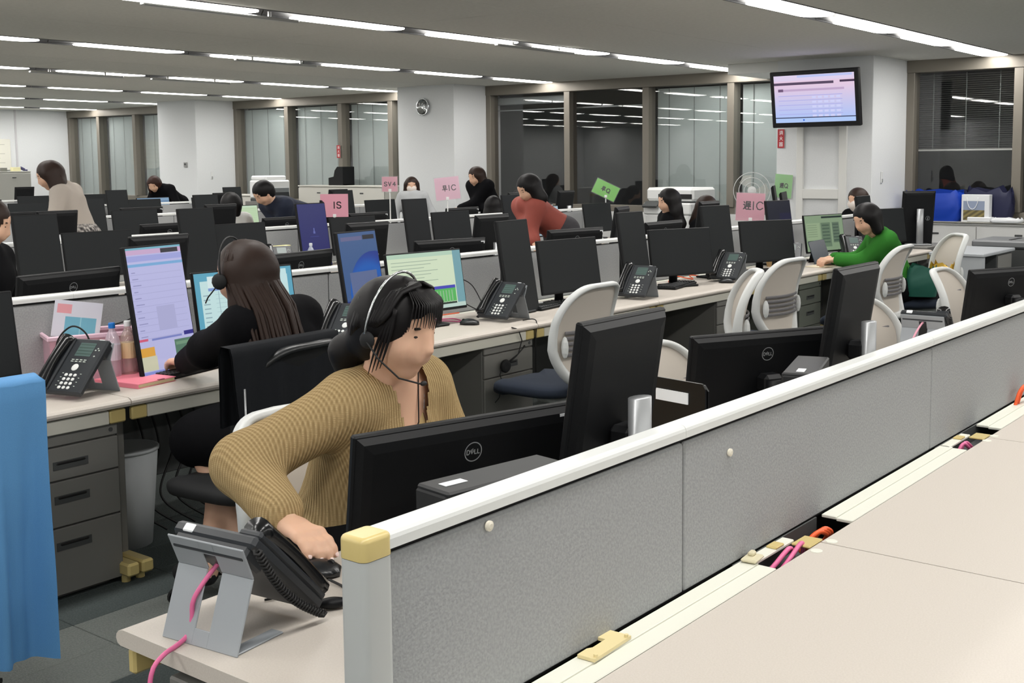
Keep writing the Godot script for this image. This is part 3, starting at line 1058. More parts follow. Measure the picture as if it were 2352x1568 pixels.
# ---- chairs
func make_chair(top: float, seat_col: Material, frame: Material, mesh_m: Material, lumbar := true) -> Node3D:
	# local: sitter faces +z; origin on the floor under the seat
	var t := Node3D.new()
	var sy := top - 0.53 if top > 0.9 else top - 0.45
	var s := MB.new()
	s.smoothing(true)
	var rings := []
	for i in 9:
		var a := i / 8.0
		var y: float = sy - 0.035 + 0.07 * a
		var k: float = 1.0 - 0.16 * pow(absf(2 * a - 1.0), 3.0)
		var ring := []
		for q in 28:
			var th := TAU * q / 28.0
			var cx := signf(cos(th)) * pow(absf(cos(th)), 0.55)
			var cz := signf(sin(th)) * pow(absf(sin(th)), 0.55)
			ring.append(Vector3(cx * 0.24 * k, y - (0.02 if cz > 0.8 else 0.0), 0.03 + cz * 0.235 * k))
		rings.append(ring)
	rings.reverse()
	s.loft(rings)
	part("seat", s, seat_col, t)
	var bot := sy + 0.035
	# backrest loop
	var outline := func(a: float) -> Vector3:
		# a runs round the loop; superellipse in x, stretched in y
		var y01 := 0.5 - 0.5 * cos(a) if false else 0.5 + 0.5 * sin(a)
		var wmax: float = lerpf(0.165, 0.232, clampf(y01 * 2.2, 0, 1)) * (1.0 - 0.16 * maxf(0.0, y01 - 0.55) / 0.45)
		var cx := signf(cos(a)) * pow(absf(cos(a)), 0.42)
		var sn := signf(sin(a)) * pow(absf(sin(a)), 0.62)
		var y := lerpf(bot, top, 0.5 + 0.5 * sn)
		var h := (y - bot) / (top - bot)
		var x := cx * wmax
		var z := -0.235 - 0.055 * pow(h - 0.32, 2.0) * 3.6 + 0.05 * pow(x / 0.22, 2.0)
		return Vector3(x, y, z)
	var fr := MB.new()
	fr.smoothing(true)
	var fpts := []
	var N := 56
	for i in N:
		fpts.append(outline.call(TAU * i / N - PI / 2))
	var frings := []
	for i in N + 1:
		var p: Vector3 = fpts[i % N]
		var tg: Vector3 = (fpts[(i + 1) % N] - fpts[(i + N - 1) % N]).normalized()
		var ctr := Vector3(0, (bot + top) / 2, p.z)
		var outd: Vector3 = (p - ctr)
		outd = (outd - tg * outd.dot(tg)).normalized()
		var dp := tg.cross(outd)
		var lowf: float = clampf(1.0 - (p.y - bot) / 0.28, 0.0, 1.0)
		var ring := []
		for k in 10:
			var a := TAU * k / 10.0
			ring.append(p + outd * cos(a) * (0.013 + 0.012 * lowf) + dp * sin(a) * (0.024 + 0.014 * lowf))
		frings.append(ring)
	fr.loft(frings, true, false)
	part("back_frame", fr, frame, t)
	# stretched mesh
	var mm := MB.new()
	mm.smoothing(true)
	var rows := []
	for j in 15:
		var h := 0.03 + 0.94 * j / 14.0
		var y := lerpf(bot, top, h)
		var sn := 2 * h - 1.0
		var a := asin(clampf(signf(sn) * pow(absf(sn), 1.0 / 0.62), -1, 1))
		var e: Vector3 = outline.call(a)
		var row := []
		for i in 11:
			var x: float = lerpf(-absf(e.x), absf(e.x), i / 10.0)
			row.append(Vector3(x, y, e.z - 0.05 * pow(e.x / 0.22, 2.0) + 0.05 * pow(x / 0.22, 2.0) * 0.9 - 0.004))
		rows.append(row)
	for j in 14:
		for i in 10:
			mm.quad(rows[j][i], rows[j + 1][i], rows[j + 1][i + 1], rows[j][i + 1])
	part("back_mesh", mm, mesh_m, t)
	if lumbar:
		for k in 5:
			var lb := MB.new()
			var y := bot + 0.16 + k * 0.027
			var pts := []
			for i in 9:
				var x := lerpf(-0.19, 0.19, i / 8.0)
				pts.append(Vector3(x, y, -0.245 + 0.05 * pow(x / 0.22, 2.0) - 0.022))
			lb.tube(pts, 0.009, 6, true, 0.4, Vector3(0, 0, 1))
			part("lumbar_slat", lb, mat("lumbar_grey", c8(112, 110, 112), 0.5), t)
		for sx in [-1, 1]:
			var kb := MB.new()
			kb.ball(Vector3(sx * 0.2, bot + 0.2, -0.235), Vector3(0.016, 0.055, 0.02), 10)
			part("lumbar_knob", kb, frame, t)
	var sp := MB.new()
	sp.smoothing(true)
	sp.tube([Vector3(0, bot + 0.02, -0.25), Vector3(0, bot - 0.08, -0.20), Vector3(0, sy - 0.075, -0.08), Vector3(0, sy - 0.075, 0.06)], [0.03, 0.04, 0.05, 0.045], 10, true, 0.5, Vector3(0, 0, 1))
	part("back_support", sp, frame, t)
	var po := MB.new()
	po.lathe(Vector3(0, 0.07, 0), [Vector2(0.03, 0), Vector2(0.03, 0.16), Vector2(0.018, 0.17), Vector2(0.018, sy - 0.14)], 12)
	part("gas_post", po, mats["black_plastic"], t)
	for k in 5:
		var a := TAU * k / 5.0 + 0.3
		var d := Vector3(cos(a), 0, sin(a))
		var am := MB.new()
		am.tube([Vector3(0, 0.1, 0), d * 0.15 + Vector3(0, 0.095, 0), d * 0.29 + Vector3(0, 0.075, 0)], [0.03, 0.024, 0.015], 8)
		var arm := part("base_arm", am, mats["black_plastic"], t)
		var cm := MB.new()
		var side := d.cross(Vector3.UP)
		for q in [-0.014, 0.014]:
			cm.lathe(d * 0.295 + Vector3(0, 0.03, 0) + side * (q - 0.008), [Vector2(0.002, 0), Vector2(0.03, 0), Vector2(0.03, 0.016), Vector2(0.002, 0.016)], 14, Basis(d, side, -Vector3.UP) if false else Basis(Vector3.UP, side, Vector3.UP.cross(side)))
		part("caster", cm, mats["rubber"], arm)
	return t

func chair(kind: String, u: float, v: float, turn: float, label: String, group := "") -> Node3D:
	if not proto.has("chair_" + kind):
		var mw := mat("mesh_beige", c8(196, 188, 178), 0.9)
		mw.rim_enabled = true
		mw.rim = 0.3
		var wf := mat("chair_white", c8(214, 216, 215), 0.38)
		var navy := grain("seat_navy", c8(30, 38, 52), c8(40, 49, 64), 0.95, 12.0, 0.2, 0.1)
		if kind == "low":
			proto["chair_low"] = make_chair(0.86, navy, wf, mw)
		elif kind == "tall":
			proto["chair_tall"] = make_chair(0.96, navy, wf, mw)
		else:
			proto["chair_black"] = make_chair(0.93, mats["black_soft"], mat("chair_black_frame", c8(30, 32, 34), 0.35), mats["black_soft"], false)
	var t: Node3D = proto["chair_" + kind].duplicate()
	t.name = numbered("office_chair")
	add_child(t)
	t.position = P(u, 0, v)
	t.rotation.y = turn
	return tag(t, label, "chair", group)

# ---------------------------------------------------------------- stations
func screen_mats() -> void:
	var W := Color.WHITE
	# tall page of pale lilac with coloured boxes at the foot
	var im := rect_img(180, 320, c8(200, 200, 246))
	im.fill_rect(Rect2i(0, 0, 180, 5), c8(120, 190, 210)); im.fill_rect(Rect2i(0, 5, 180, 12), c8(216, 180, 220))
	im.fill_rect(Rect2i(112, 6, 58, 11), c8(28, 24, 40))
	im.fill_rect(Rect2i(0, 40, 180, 7), c8(126, 182, 232))
	im.fill_rect(Rect2i(0, 20, 180, 14), c8(170, 176, 238))
	for k in 11:
		im.fill_rect(Rect2i(8, 60 + k * 16, 12 + (k * 7) % 20, 2), c8(150, 150, 200))
		im.fill_rect(Rect2i(0, 66 + k * 16, 170, 1), c8(178, 178, 226))
	im.fill_rect(Rect2i(70, 150, 60, 60), c8(186, 186, 230))
	im.fill_rect(Rect2i(0, 226, 28, 6), c8(226, 96, 130)); im.fill_rect(Rect2i(40, 228, 100, 5), c8(130, 140, 210)); im.fill_rect(Rect2i(148, 222, 32, 10), c8(40, 36, 140))
	im.fill_rect(Rect2i(0, 248, 44, 22), c8(240, 176, 70)); im.fill_rect(Rect2i(0, 270, 48, 36), c8(222, 220, 190))
	im.fill_rect(Rect2i(112, 240, 68, 58), c8(90, 130, 108)); im.fill_rect(Rect2i(116, 246, 60, 8), c8(120, 160, 130))
	im.fill_rect(Rect2i(0, 308, 180, 12), c8(150, 160, 230))
	print_mat("screen_lilac", im, 0.3, 0.75)
	# turquoise desktop with pale windows
	im = rect_img(320, 190, c8(92, 172, 200))
	im.fill_rect(Rect2i(16, 22, 288, 140), c8(206, 238, 238))
	im.fill_rect(Rect2i(40, 10, 46, 40), c8(226, 246, 246)); im.fill_rect(Rect2i(92, 6, 210, 44), c8(206, 240, 242))
	im.fill_rect(Rect2i(40, 42, 70, 8), c8(130, 160, 220))
	for k in 8:
		im.fill_rect(Rect2i(22, 60 + k * 12, 20, 3), c8(150, 180, 190)); im.fill_rect(Rect2i(60, 60 + k * 12, 200, 1), c8(170, 205, 210))
	im.fill_rect(Rect2i(70, 52, 2, 104), c8(160, 190, 200))
	im.fill_rect(Rect2i(0, 178, 320, 12), c8(170, 230, 240))
	print_mat("screen_turquoise", im, 0.3, 0.8)
	# blue desktop with a dark blue bloom and a greyed window
	im = rect_img(180, 320, c8(70, 110, 170))
	for y in 320:
		for x in 180:
			var d := Vector2(x - 150, y - 190).length()
			var w := sin(d * 0.06 + atan2(y - 190.0, x - 150.0) * 2.0)
			if d < 130:
				im.set_pixel(x, y, c8(14, 60, 170).lerp(c8(0, 110, 220), clampf(0.5 + 0.5 * w, 0, 1)))
			elif y > 200:
				im.set_pixel(x, y, c8(10, 40, 140))
	im.fill_rect(Rect2i(10, 12, 100, 12), c8(120, 120, 170)); im.fill_rect(Rect2i(114, 10, 56, 13), c8(22, 22, 40))
	im.fill_rect(Rect2i(30, 118, 130, 128), c8(112, 130, 180)); im.fill_rect(Rect2i(54, 240, 40, 66), c8(110, 126, 190))
	print_mat("screen_blue", im, 0.3, 0.55)
	# spreadsheet on pale green
	im = rect_img(320, 190, c8(222, 238, 206))
	im.fill_rect(Rect2i(0, 0, 320, 14), c8(190, 220, 196)); im.fill_rect(Rect2i(284, 0, 36, 180), c8(120, 170, 180))
	for k in 7:
		im.fill_rect(Rect2i(14, 26 + k * 11, 200 - (k * 31) % 90, 2), c8(160, 180, 160))
	im.fill_rect(Rect2i(150, 116, 130, 10), c8(70, 70, 190)); im.fill_rect(Rect2i(150, 126, 130, 44), c8(90, 190, 96))
	for k in 9:
		im.fill_rect(Rect2i(156 + k * 13, 132, 5, 40), c8(150, 200, 150))
	im.fill_rect(Rect2i(0, 176, 320, 14), c8(200, 224, 214)); im.fill_rect(Rect2i(200, 172, 80, 6), c8(30, 50, 40))
	print_mat("screen_green_sheet", im, 0.3, 0.8)
	# greyed green windows
	im = rect_img(320, 190, c8(158, 184, 148))
	im.fill_rect(Rect2i(140, 6, 176, 10), c8(30, 50, 48)); im.fill_rect(Rect2i(10, 40, 110, 90), c8(176, 200, 160))
	im.fill_rect(Rect2i(130, 40, 80, 130), c8(120, 146, 118)); im.fill_rect(Rect2i(226, 40, 60, 110), c8(116, 140, 116))
	for k in 6:
		im.fill_rect(Rect2i(140, 50 + k * 18, 60, 9), c8(92, 116, 96)); im.fill_rect(Rect2i(232, 48 + k * 17, 48, 9), c8(90, 112, 96))
		im.fill_rect(Rect2i(16, 50 + k * 12, 80, 3), c8(140, 164, 130))
	im.fill_rect(Rect2i(10, 134, 110, 8), c8(80, 100, 80))
	print_mat("screen_olive", im, 0.3, 0.6)
	# sign-in screen
	im = rect_img(180, 320, c8(20, 30, 118))
	stroke(im, [Vector2(90, 140), Vector2(90, 128)], 4, c8(110, 120, 200)); im.fill_rect(Rect2i(84, 142, 13, 12), c8(110, 120, 200))
	im.fill_rect(Rect2i(62, 168, 56, 2), c8(70, 80, 170))
	print_mat("screen_navy", im, 0.3, 0.6)
	im = rect_img(320, 190, c8(206, 232, 190))
	im.fill_rect(Rect2i(0, 0, 320, 12), c8(214, 240, 210))
	for k in 12:
		im.fill_rect(Rect2i(10, 22 + k * 13, 300, 1), c8(170, 206, 160)); im.fill_rect(Rect2i(20 + (k * 37) % 60, 26 + k * 13, 120, 3), c8(160, 196, 150))
	print_mat("screen_pale_green", im, 0.3, 0.75)
	im = rect_img(320, 190, c8(140, 176, 210))
	im.fill_rect(Rect2i(0, 26, 320, 12), c8(100, 140, 180)); im.fill_rect(Rect2i(110, 60, 80, 90), c8(160, 190, 220))
	print_mat("screen_pale_blue", im, 0.3, 0.7)
	im = rect_img(320, 190, c8(190, 214, 226))
	for r in 5:
		for c in 6:
			im.fill_rect(Rect2i(10 + c * 52, 90 + r * 20, 38, 11), c8(60, 76, 90))
	print_mat("screen_table", im, 0.3, 0.7)
	im = rect_img(180, 320, c8(18, 28, 58))
	im.fill_rect(Rect2i(90, 60, 90, 200), c8(24, 26, 84))
	print_mat("screen_dim_blue", im, 0.3, 0.35)
	# wall screen: pale lilac table, blurred
	im = rect_img(400, 225, c8(222, 206, 238))
	for y in 225:
		var cc := c8(232, 206, 230).lerp(c8(180, 200, 250), clampf((y - 50) / 150.0, 0, 1))
		im.fill_rect(Rect2i(0, y, 400, 1), cc)
	im.fill_rect(Rect2i(0, 0, 400, 26), c8(226, 212, 240)); im.fill_rect(Rect2i(120, 2, 270, 10), c8(190, 200, 246))
	im.fill_rect(Rect2i(0, 34, 300, 12), c8(86, 70, 96)); im.fill_rect(Rect2i(330, 32, 70, 10), c8(70, 52, 80))
	im.fill_rect(Rect2i(20, 66, 330, 10), c8(196, 170, 206)); im.fill_rect(Rect2i(20, 64, 26, 13), c8(110, 84, 120))
	for k in 5:
		im.fill_rect(Rect2i(20, 96 + k * 22, 320, 3), c8(176, 176, 236))
		for c in 5:
			im.fill_rect(Rect2i(190 + c * 30, 102 + k * 22, 20, 10), c8(212, 214, 252))
	im.fill_rect(Rect2i(0, 200, 400, 4), c8(40, 40, 70)); im.fill_rect(Rect2i(0, 204, 400, 21), c8(178, 204, 250))
	im.fill_rect(Rect2i(140, 210, 8, 8), c8(60, 110, 220))
	print_mat("screen_wall", im, 0.3, 0.95)

func screen_light(u: float, y: float, v: float, w: float, h: float, turn: float, col: Color, e: float, owner_node: Node3D) -> void:
	var l := AreaLight3D.new()
	l.name = "screen_light"
	l.area_size = Vector2(w * 0.9, h * 0.9)
	l.area_normalize_energy = true
	l.light_color = col
	l.light_energy = e
	l.area_range = 30.0
	l.shadow_enabled = true
	owner_node.add_child(l)
	l.global_position = P(u, y, v)
	l.global_rotation = Vector3(0, turn + PI, 0)

func build_stations() -> void:
	var off_l := "landscape monitor with a dark blank screen"
	# bank 2, aisle side: (u of left edge at the top) tall and wide monitors
	var G := "blank monitors on the aisle desks"
	var v2 := 4.16
	monitor(true, 2.80, v2, 0.2, "tall monitor showing a pale lilac page beside the long-haired woman", "", mats["screen_lilac"])
	monitor(false, 3.275, v2 + 0.05, -0.02, "wide monitor with turquoise windows in front of the long-haired woman", "", mats["screen_turquoise"])
	monitor(true, 3.935, v2, 0.18, "tall monitor showing a blue desktop with a grey window", "", mats["screen_blue"])
	monitor(false, 4.44, v2 + 0.05, -0.06, "wide monitor showing a pale green spreadsheet on the aisle desk", "", mats["screen_green_sheet"])
	monitor(true, 5.14, v2, 0.11, "tall blank monitor on the aisle desk beside the hanging headset", "aisle tall")
	monitor(false, 5.64, v2, -0.09, "wide blank monitor over the keyboard with a white pen", "aisle wide")
	monitor(true, 6.36, v2, 0.03, "tall blank monitor between the two middle aisle phones", "")
	monitor(false, 6.90, v2 - 0.03, -0.36, "wide blank monitor on a short black stand over a keyboard", "")
	monitor(true, 7.57, v2 + 0.05, -0.2, "tall blank monitor behind the phone, next to the pink sign", "")
	monitor(false, 8.2, v2 - 0.03, -0.38, "wide blank monitor below the pink sign", "")
	monitor(true, 8.78, v2 + 0.14, -0.2, "tall dim blue monitor beside the woman in green", "", mats["screen_dim_blue"])
	monitor(false, 9.33, v2, -0.22, "wide monitor with greyed green windows facing the woman in green", "", mats["screen_olive"])
	monitor(false, 1.93, v2 + 0.03, 0.0, "wide blank monitor cut off beside the pink box", "")
	monitor(true, 10.25, v2, 0.0, "tall blank monitor beyond the woman in green", "")
	monitor(false, 10.75, v2, -0.3, "wide monitor turned away behind the woman in green", "")
	# bank 2, other side: backs with the round emblem over the screen rail
	var v2b := 4.80
	for q in [[2.765, 0.15, false], [4.06, 0.14, false], [5.26, -0.19, true], [6.56, -0.17, true], [7.72, 0.0, false]]:
		monitor(false, q[0], v2b, PI + q[1], "back of a wide black monitor with a round emblem above the aisle screen", "wide monitors seen from behind over the aisle screen", null, 0.40, false, q[2])
	for q in [[3.21, 0.0], [4.55, 0.0], [5.63, 0.0], [7.1, 0.3], [8.4, 0.0]]:
		monitor(true, q[0], v2b, PI + q[1], "back of a tall black monitor above the aisle screen", "tall monitors seen from behind over the aisle screen", null, 0.535, true)
	# bank 1, far side
	monitor(false, 1.79, 1.60, PI - 0.28, "back of the wide black monitor in front of the woman in the cardigan", "", null, 0.335, false, true)
	monitor(true, 2.055, 1.415, PI, "back of a tall black monitor beside the wide one before the cardigan woman", "", null, 0.535, true)
	monitor(false, 3.26, 1.66, PI - 0.50, "back of a wide black monitor next to the black document holder", "", null, 0.335, false, true)
	monitor(true, 3.45, 1.47, PI, "back of a tall black monitor on a silver stand near the woman in green", "", null, 0.535, true)
	monitor(false, 5.85, 1.66, PI - 0.45, "back of a wide black monitor beside the phone with a pink cable", "", null, 0.335)
	# bank 3
	var v3 := 7.52
	monitor(true, 4.135, v3, 0.0, "tall blank monitor before the woman standing in beige", "")
	monitor(false, 4.585, v3, 0.0, off_l + " beside the white chair back", "")
	monitor(true, 5.385, v3 - 0.05, 0.0, "tall blank monitor before the woman in a white shirt", "")
	monitor(false, 5.80, v3, 0.0, off_l + " behind the long-haired woman", "")
	monitor(true, 6.565, v3, 0.0, "tall monitor with a plain navy sign-in screen", "", mats["screen_navy"])
	monitor(false, 7.03, v3, 0.0, off_l + " below the pink IS sign", "")
	monitor(true, 7.825, v3, 0.0, "tall blank monitor below the masked woman", "")
	monitor(false, 8.30, v3, 0.0, off_l + " below the early IC sign", "")
	monitor(true, 9.25, v3, 0.0, "tall blank monitor near the bending woman in red", "")
	monitor(false, 9.75, v3, 0.0, "wide monitor with a pale table beside the woman in red", "", mats["screen_table"])
	monitor(false, 10.75, v3, 0.0, off_l + " under the tilted green sign", "")
	var v3b := 8.12
	for u in [3.3, 5.55, 6.75, 7.75, 9.1, 10.4]:
		monitor(false, u, v3b, PI + 0.05, "back of a wide black monitor with emblem over the second bank screen", "wide monitors from behind over the second bank screen", null, 0.40, false, true)
	for u in [4.6, 6.05, 7.3, 10.0, 10.9]:
		monitor(true, u, v3b, PI, "back of a tall black monitor over the second bank screen", "tall monitors from behind over the second bank screen", null, 0.535, true)
	# bank 4
	var v4 := 10.85
	for q in [[6.55, true], [7.05, false], [7.95, true], [8.98, true], [10.0, true], [10.62, false]]:
		monitor(q[1], q[0], v4, 0.0, ("tall" if q[1] else "wide") + " blank monitor in the third bank of desks", "blank monitors of the third bank" + (" tall" if q[1] else ""))
	monitor(false, 8.38, v4, 0.0, "wide monitor with a pale green page before the white shirt", "", mats["screen_pale_green"])
	var v4b := 11.45
	for u in [6.2, 7.5, 9.5]:
		monitor(false, u, v4b, PI, "back of a wide black monitor in the third bank", "wide monitors from behind in the third bank", null, 0.40, false, true)
	for u in [5.75, 8.6, 10.4]:
		monitor(true, u, v4b, PI, "back of a tall black monitor in the third bank", "tall monitors from behind in the third bank", null, 0.535, true)
	# bank 5 and 6
	var v5 := 14.17
	for q in [[7.7, false], [8.3, true], [8.95, true], [9.35, false], [10.4, false], [10.85, true]]:
		monitor(q[1], q[0], v5, 0.0, ("tall" if q[1] else "wide") + " blank monitor in the fourth bank of desks", "blank monitors of the fourth bank" + (" tall" if q[1] else ""))
	monitor(false, 9.9, v5 + 0.6, 0.0, "wide monitor with a pale blue page in the fourth bank", "", mats["screen_pale_blue"])
	for q in [[9.6, false], [10.15, true], [10.6, false]]:
		monitor(q[1], q[0], 17.5, 0.0, ("tall" if q[1] else "wide") + " blank monitor in the last bank of desks", "blank monitors of the last bank" + (" tall" if q[1] else ""))
	for q in [[9.75, true], [10.5, false]]:
		monitor(q[1], q[0], 18.1, PI, "back of a " + ("tall" if q[1] else "wide") + " monitor in the last bank", "monitors from behind in the last bank" + (" tall" if q[1] else ""), null, -1.0, true)
	# telephones on the aisle desks
	phone(2.36, 4.04, -1.29, "black desk phone with handset beside the pink notebook")
	phone(3.72, 4.05, -1.25, "black desk phone with a lit display beside the long-haired woman")
	phone(4.89, 4.05, -1.55, "black desk phone over the drawer unit with the hanging headset")
	phone(6.16, 4.0, -1.45, "black desk phone behind the white chair back")
	phone(7.42, 4.03, -1.5, "black desk phone between two blank monitors")
	phone(8.52, 4.1, -1.2, "black desk phone partly hidden by a monitor below the pink sign")
	phone(9.55, 4.0, -0.9, "black desk phone beside the purple flask")
	phone(1.315, 1.735, 1.69, "black desk phone on a grey folded bracket with a pink cable, at the desk corner")
	phone(5.03, 1.75, 1.60, "desk phone on a grey bracket with a pale pink cable, seen from behind")
	phone(6.1, 7.4, -0.5, "dark desk phone under yellow notes in the second bank")
	phone(5.0, 5.02, PI - 0.9, "white and grey desk phone behind the aisle screen")
	# keyboards and mice
	keyboard(2.93, 4.13, 0.25, "black keyboard under the lilac screen")
	keyboard(5.50, 4.20, 0.12, "black keyboard with a white pen lying over it")
	keyboard(6.88, 4.15, 0.2, "black keyboard under the wide blank monitor on the short stand")
	mouse(2.05, 3.95, 0.2, "black mouse at the desk edge beside the blue garment")
	mouse(4.63, 4.08, 0.4, "black mouse beside the phone and pink cables")
	mouse(7.28, 3.98, 0.5, "black mouse beside the middle aisle phone")
	mouse(1.585, 1.835, PI + 0.32, "black wired mouse under the cardigan woman's hand")
	computer_case(1.61, 1.36, -0.16, "small black computer case behind the cardigan woman's monitor")
	computer_case(3.0, 1.385, 0.3, "small black computer case beside the document holder")
	# drawer units
	pedestal(2.01, 2.395, 3.86, "grey three-drawer pedestal beside the blue garment", [0.05, 0.125, 0.17, 0.25], mats["steel_grey"])
	pedestal(4.49, 4.895, 3.86, "grey pedestal with a headset hanging over its drawers", [0.045, 0.125, 0.4], mats["steel_grey"])
	pedestal(6.93, 7.33, 3.86, "grey pedestal behind the turned white chair", [0.045, 0.125, 0.4], mats["steel_grey"])
	pedestal(8.22, 8.61, 3.86, "dark green-grey drawer pedestal near the woman in green", [0.05, 0.125, 0.17, 0.25], mat("steel_olive", c8(104, 108, 100), 0.5))
	# chairs
	chair("low", 2.12, 2.28, 0.0, "white framed mesh chair under the woman in the cardigan")
	chair("low", 3.70, 2.08, -0.1, "white framed mesh chair whose top shows beside the document holder")
	chair("low", 5.48, 2.0, -0.2, "white framed mesh chair behind the phone with the pale pink cable")
	chair("low", 7.4, 2.2, 0.0, "white framed mesh chair behind the last wide monitor")
	chair("tall", 4.67, 3.56, PI, "white framed mesh chair before the hanging headset")
	chair("tall", 5.55, 3.2, PI + 0.6, "white framed mesh chair turned sideways to the aisle")
	chair("tall", 6.55, 3.42, PI - 0.05, "white framed mesh chair with grey lumbar slats by the dark drawers")
	chair("tall", 7.95, 3.25, PI + 0.05, "white framed mesh chair behind the woman in green")
	chair("tall", 9.17, 3.25, PI + 0.75, "white framed mesh chair loaded with bags")
	chair("black", 2.66, 3.43, PI + 0.1, "black chair with a dark jacket hung over its back")
	chair("low", 3.72, 6.0, 0.1, "white framed mesh chair behind the monitor with a plastic pocket")
	chair("low", 7.9, 5.95, 0.6, "white framed mesh chair behind the bending woman in red")
	chair("low", 8.95, 5.95, 0.3, "white framed mesh chair under the tilted green sign")

# ---------------------------------------------------------------- smaller things
func face_camera(u: float, v: float) -> float:
	return atan2(-u, v)

func sign_board(u: float, y: float, v: float, w: float, h: float, label: String, im: Image, pole := 0.0, roll := 0.0, turn := 99.0, sleeve := true) -> Node3D:
	var t := thing("sign_board", label, "sign", P(u, y, v), face_camera(u, v) if turn > 90.0 else turn)
	var B := Basis(Vector3(0, 0, 1), roll)
	var m := MB.new()
	m.box(Vector3.ZERO, Vector3(w, h, 0.002), 0.0, B)
	part("card", m, mats["paper"], t)
	var f := MB.new()
	f.quad_uv(B * Vector3(-w / 2, h / 2, 0.0016), B * Vector3(w / 2, h / 2, 0.0016), B * Vector3(w / 2, -h / 2, 0.0016), B * Vector3(-w / 2, -h / 2, 0.0016))
	part("print", f, print_mat("print_" + label, im, 0.35), t)
	if sleeve:
		var s := MB.new()
		s.box(Vector3(0, 0, 0.004), Vector3(w + 0.016, h + 0.016, 0.0008), 0.0, B)
		var pm := StandardMaterial3D.new()
		pm.transparency = BaseMaterial3D.TRANSPARENCY_ALPHA
		pm.albedo_color = Color(0.9, 0.9, 0.92, 0.06)
		pm.roughness = 0.08
		part("clear_sleeve", s, pm, t)
	if pole > 0.0:
		var p := MB.new()
		p.tube([Vector3(0, -h / 2 + 0.02, -0.004), Vector3(0, -h / 2 - pole, -0.004)], 0.006, 8)
		part("pole", p, mats["white_plastic"], t)
		var c := MB.new()
		c.box(Vector3(0, -h / 2 + 0.012, 0.002), Vector3(0.03, 0.03, 0.012), 0.003)
		part("clip", c, mats["white_plastic"], t)
	return t

func text_img(w: int, h: int, bg: Color, chars: Array, x: float, y: float, cw: float, ch: float, gap: float, r: float, col := Color(0.06, 0.05, 0.07)) -> Image:
	var im := rect_img(w, h, bg)
	for c in chars:
		var ww: float = cw * (0.35 if c == "I" else 1.0)
		write_glyph(im, c, x, y, ww, ch, r, col)
		x += ww + gap
	return im

func build_signs() -> void:
	var pink := c8(222, 160, 176)
	sign_board(8.40, 1.355, 8.45, 0.155, 0.15, "small pink sign reading SV 4 on a pole", text_img(160, 160, pink, ["S", "V"], 20, 55, 34, 46, 8, 4.0), 0.575)
	var im: Image = (get_node("sign_board/print").material_override as StandardMaterial3D).albedo_texture.get_image()
	write_glyph(im, "4", 108, 55, 34, 46, 4.0, Color(0.06, 0.05, 0.07))
	(get_node("sign_board/print").material_override as StandardMaterial3D).albedo_texture = ImageTexture.create_from_image(im)
	sign_board(8.66, 1.31, 7.9, 0.245, 0.225, "pink sign in a shiny sleeve reading early IC on a pole", text_img(240, 220, c8(232, 190, 208), ["haya", "I", "C"], 68, 78, 52, 56, 8, 4.0), 0.2, 0.1)
	sign_board(7.24, 1.185, 8.0, 0.25, 0.21, "pink sign reading IS with a headset hung before it", text_img(250, 210, c8(214, 150, 166), ["I", "S"], 116, 70, 44, 62, 12, 5.0), 0.12, 0.0, 99.0, false)
	sign_board(10.95, 1.245, 7.55, 0.28, 0.17, "green sign tilted on its pole with a Q", text_img(280, 170, c8(128, 205, 92), ["haya", "Q"], 86, 56, 50, 52, 8, 5.0), 0.16, -0.45)
	sign_board(12.31, 1.27, 6.0, 0.22, 0.27, "green sleeved sheet reading late Q on the column", text_img(220, 270, c8(150, 208, 138), ["oso", "Q"], 64, 100, 50, 56, 6, 4.5), 0.0, -0.08, -PI / 2)
	sign_board(9.05, 1.165, 4.72, 0.245, 0.24, "pink sign reading late IC on top of a blank monitor", text_img(240, 240, c8(218, 158, 174), ["oso", "I", "C"], 58, 70, 66, 74, 8, 4.5), 0.34, -0.04)
	# red extinguisher signs
	var red := c8(186, 38, 48)
	for q in [[12.318, 1.815, 6.04, 0.085, 0.215, "red sign with white characters for extinguisher beside the wall screen"], [13.30, 1.77, 14.56, 0.085, 0.21, "red sign with white characters for extinguisher on a window mullion"]]:
		var ri := rect_img(85, 215, red)
		var yy := 14.0
		for g in ["kesu", "hi", "utsuwa"]:
			write_glyph(ri, g, 20, yy, 46, 50, 3.0, Color(0.95, 0.92, 0.92)); yy += 66
		sign_board(q[0], q[1], q[2], q[3], q[4], q[5], ri, 0.0, 0.0, -PI / 2, false)

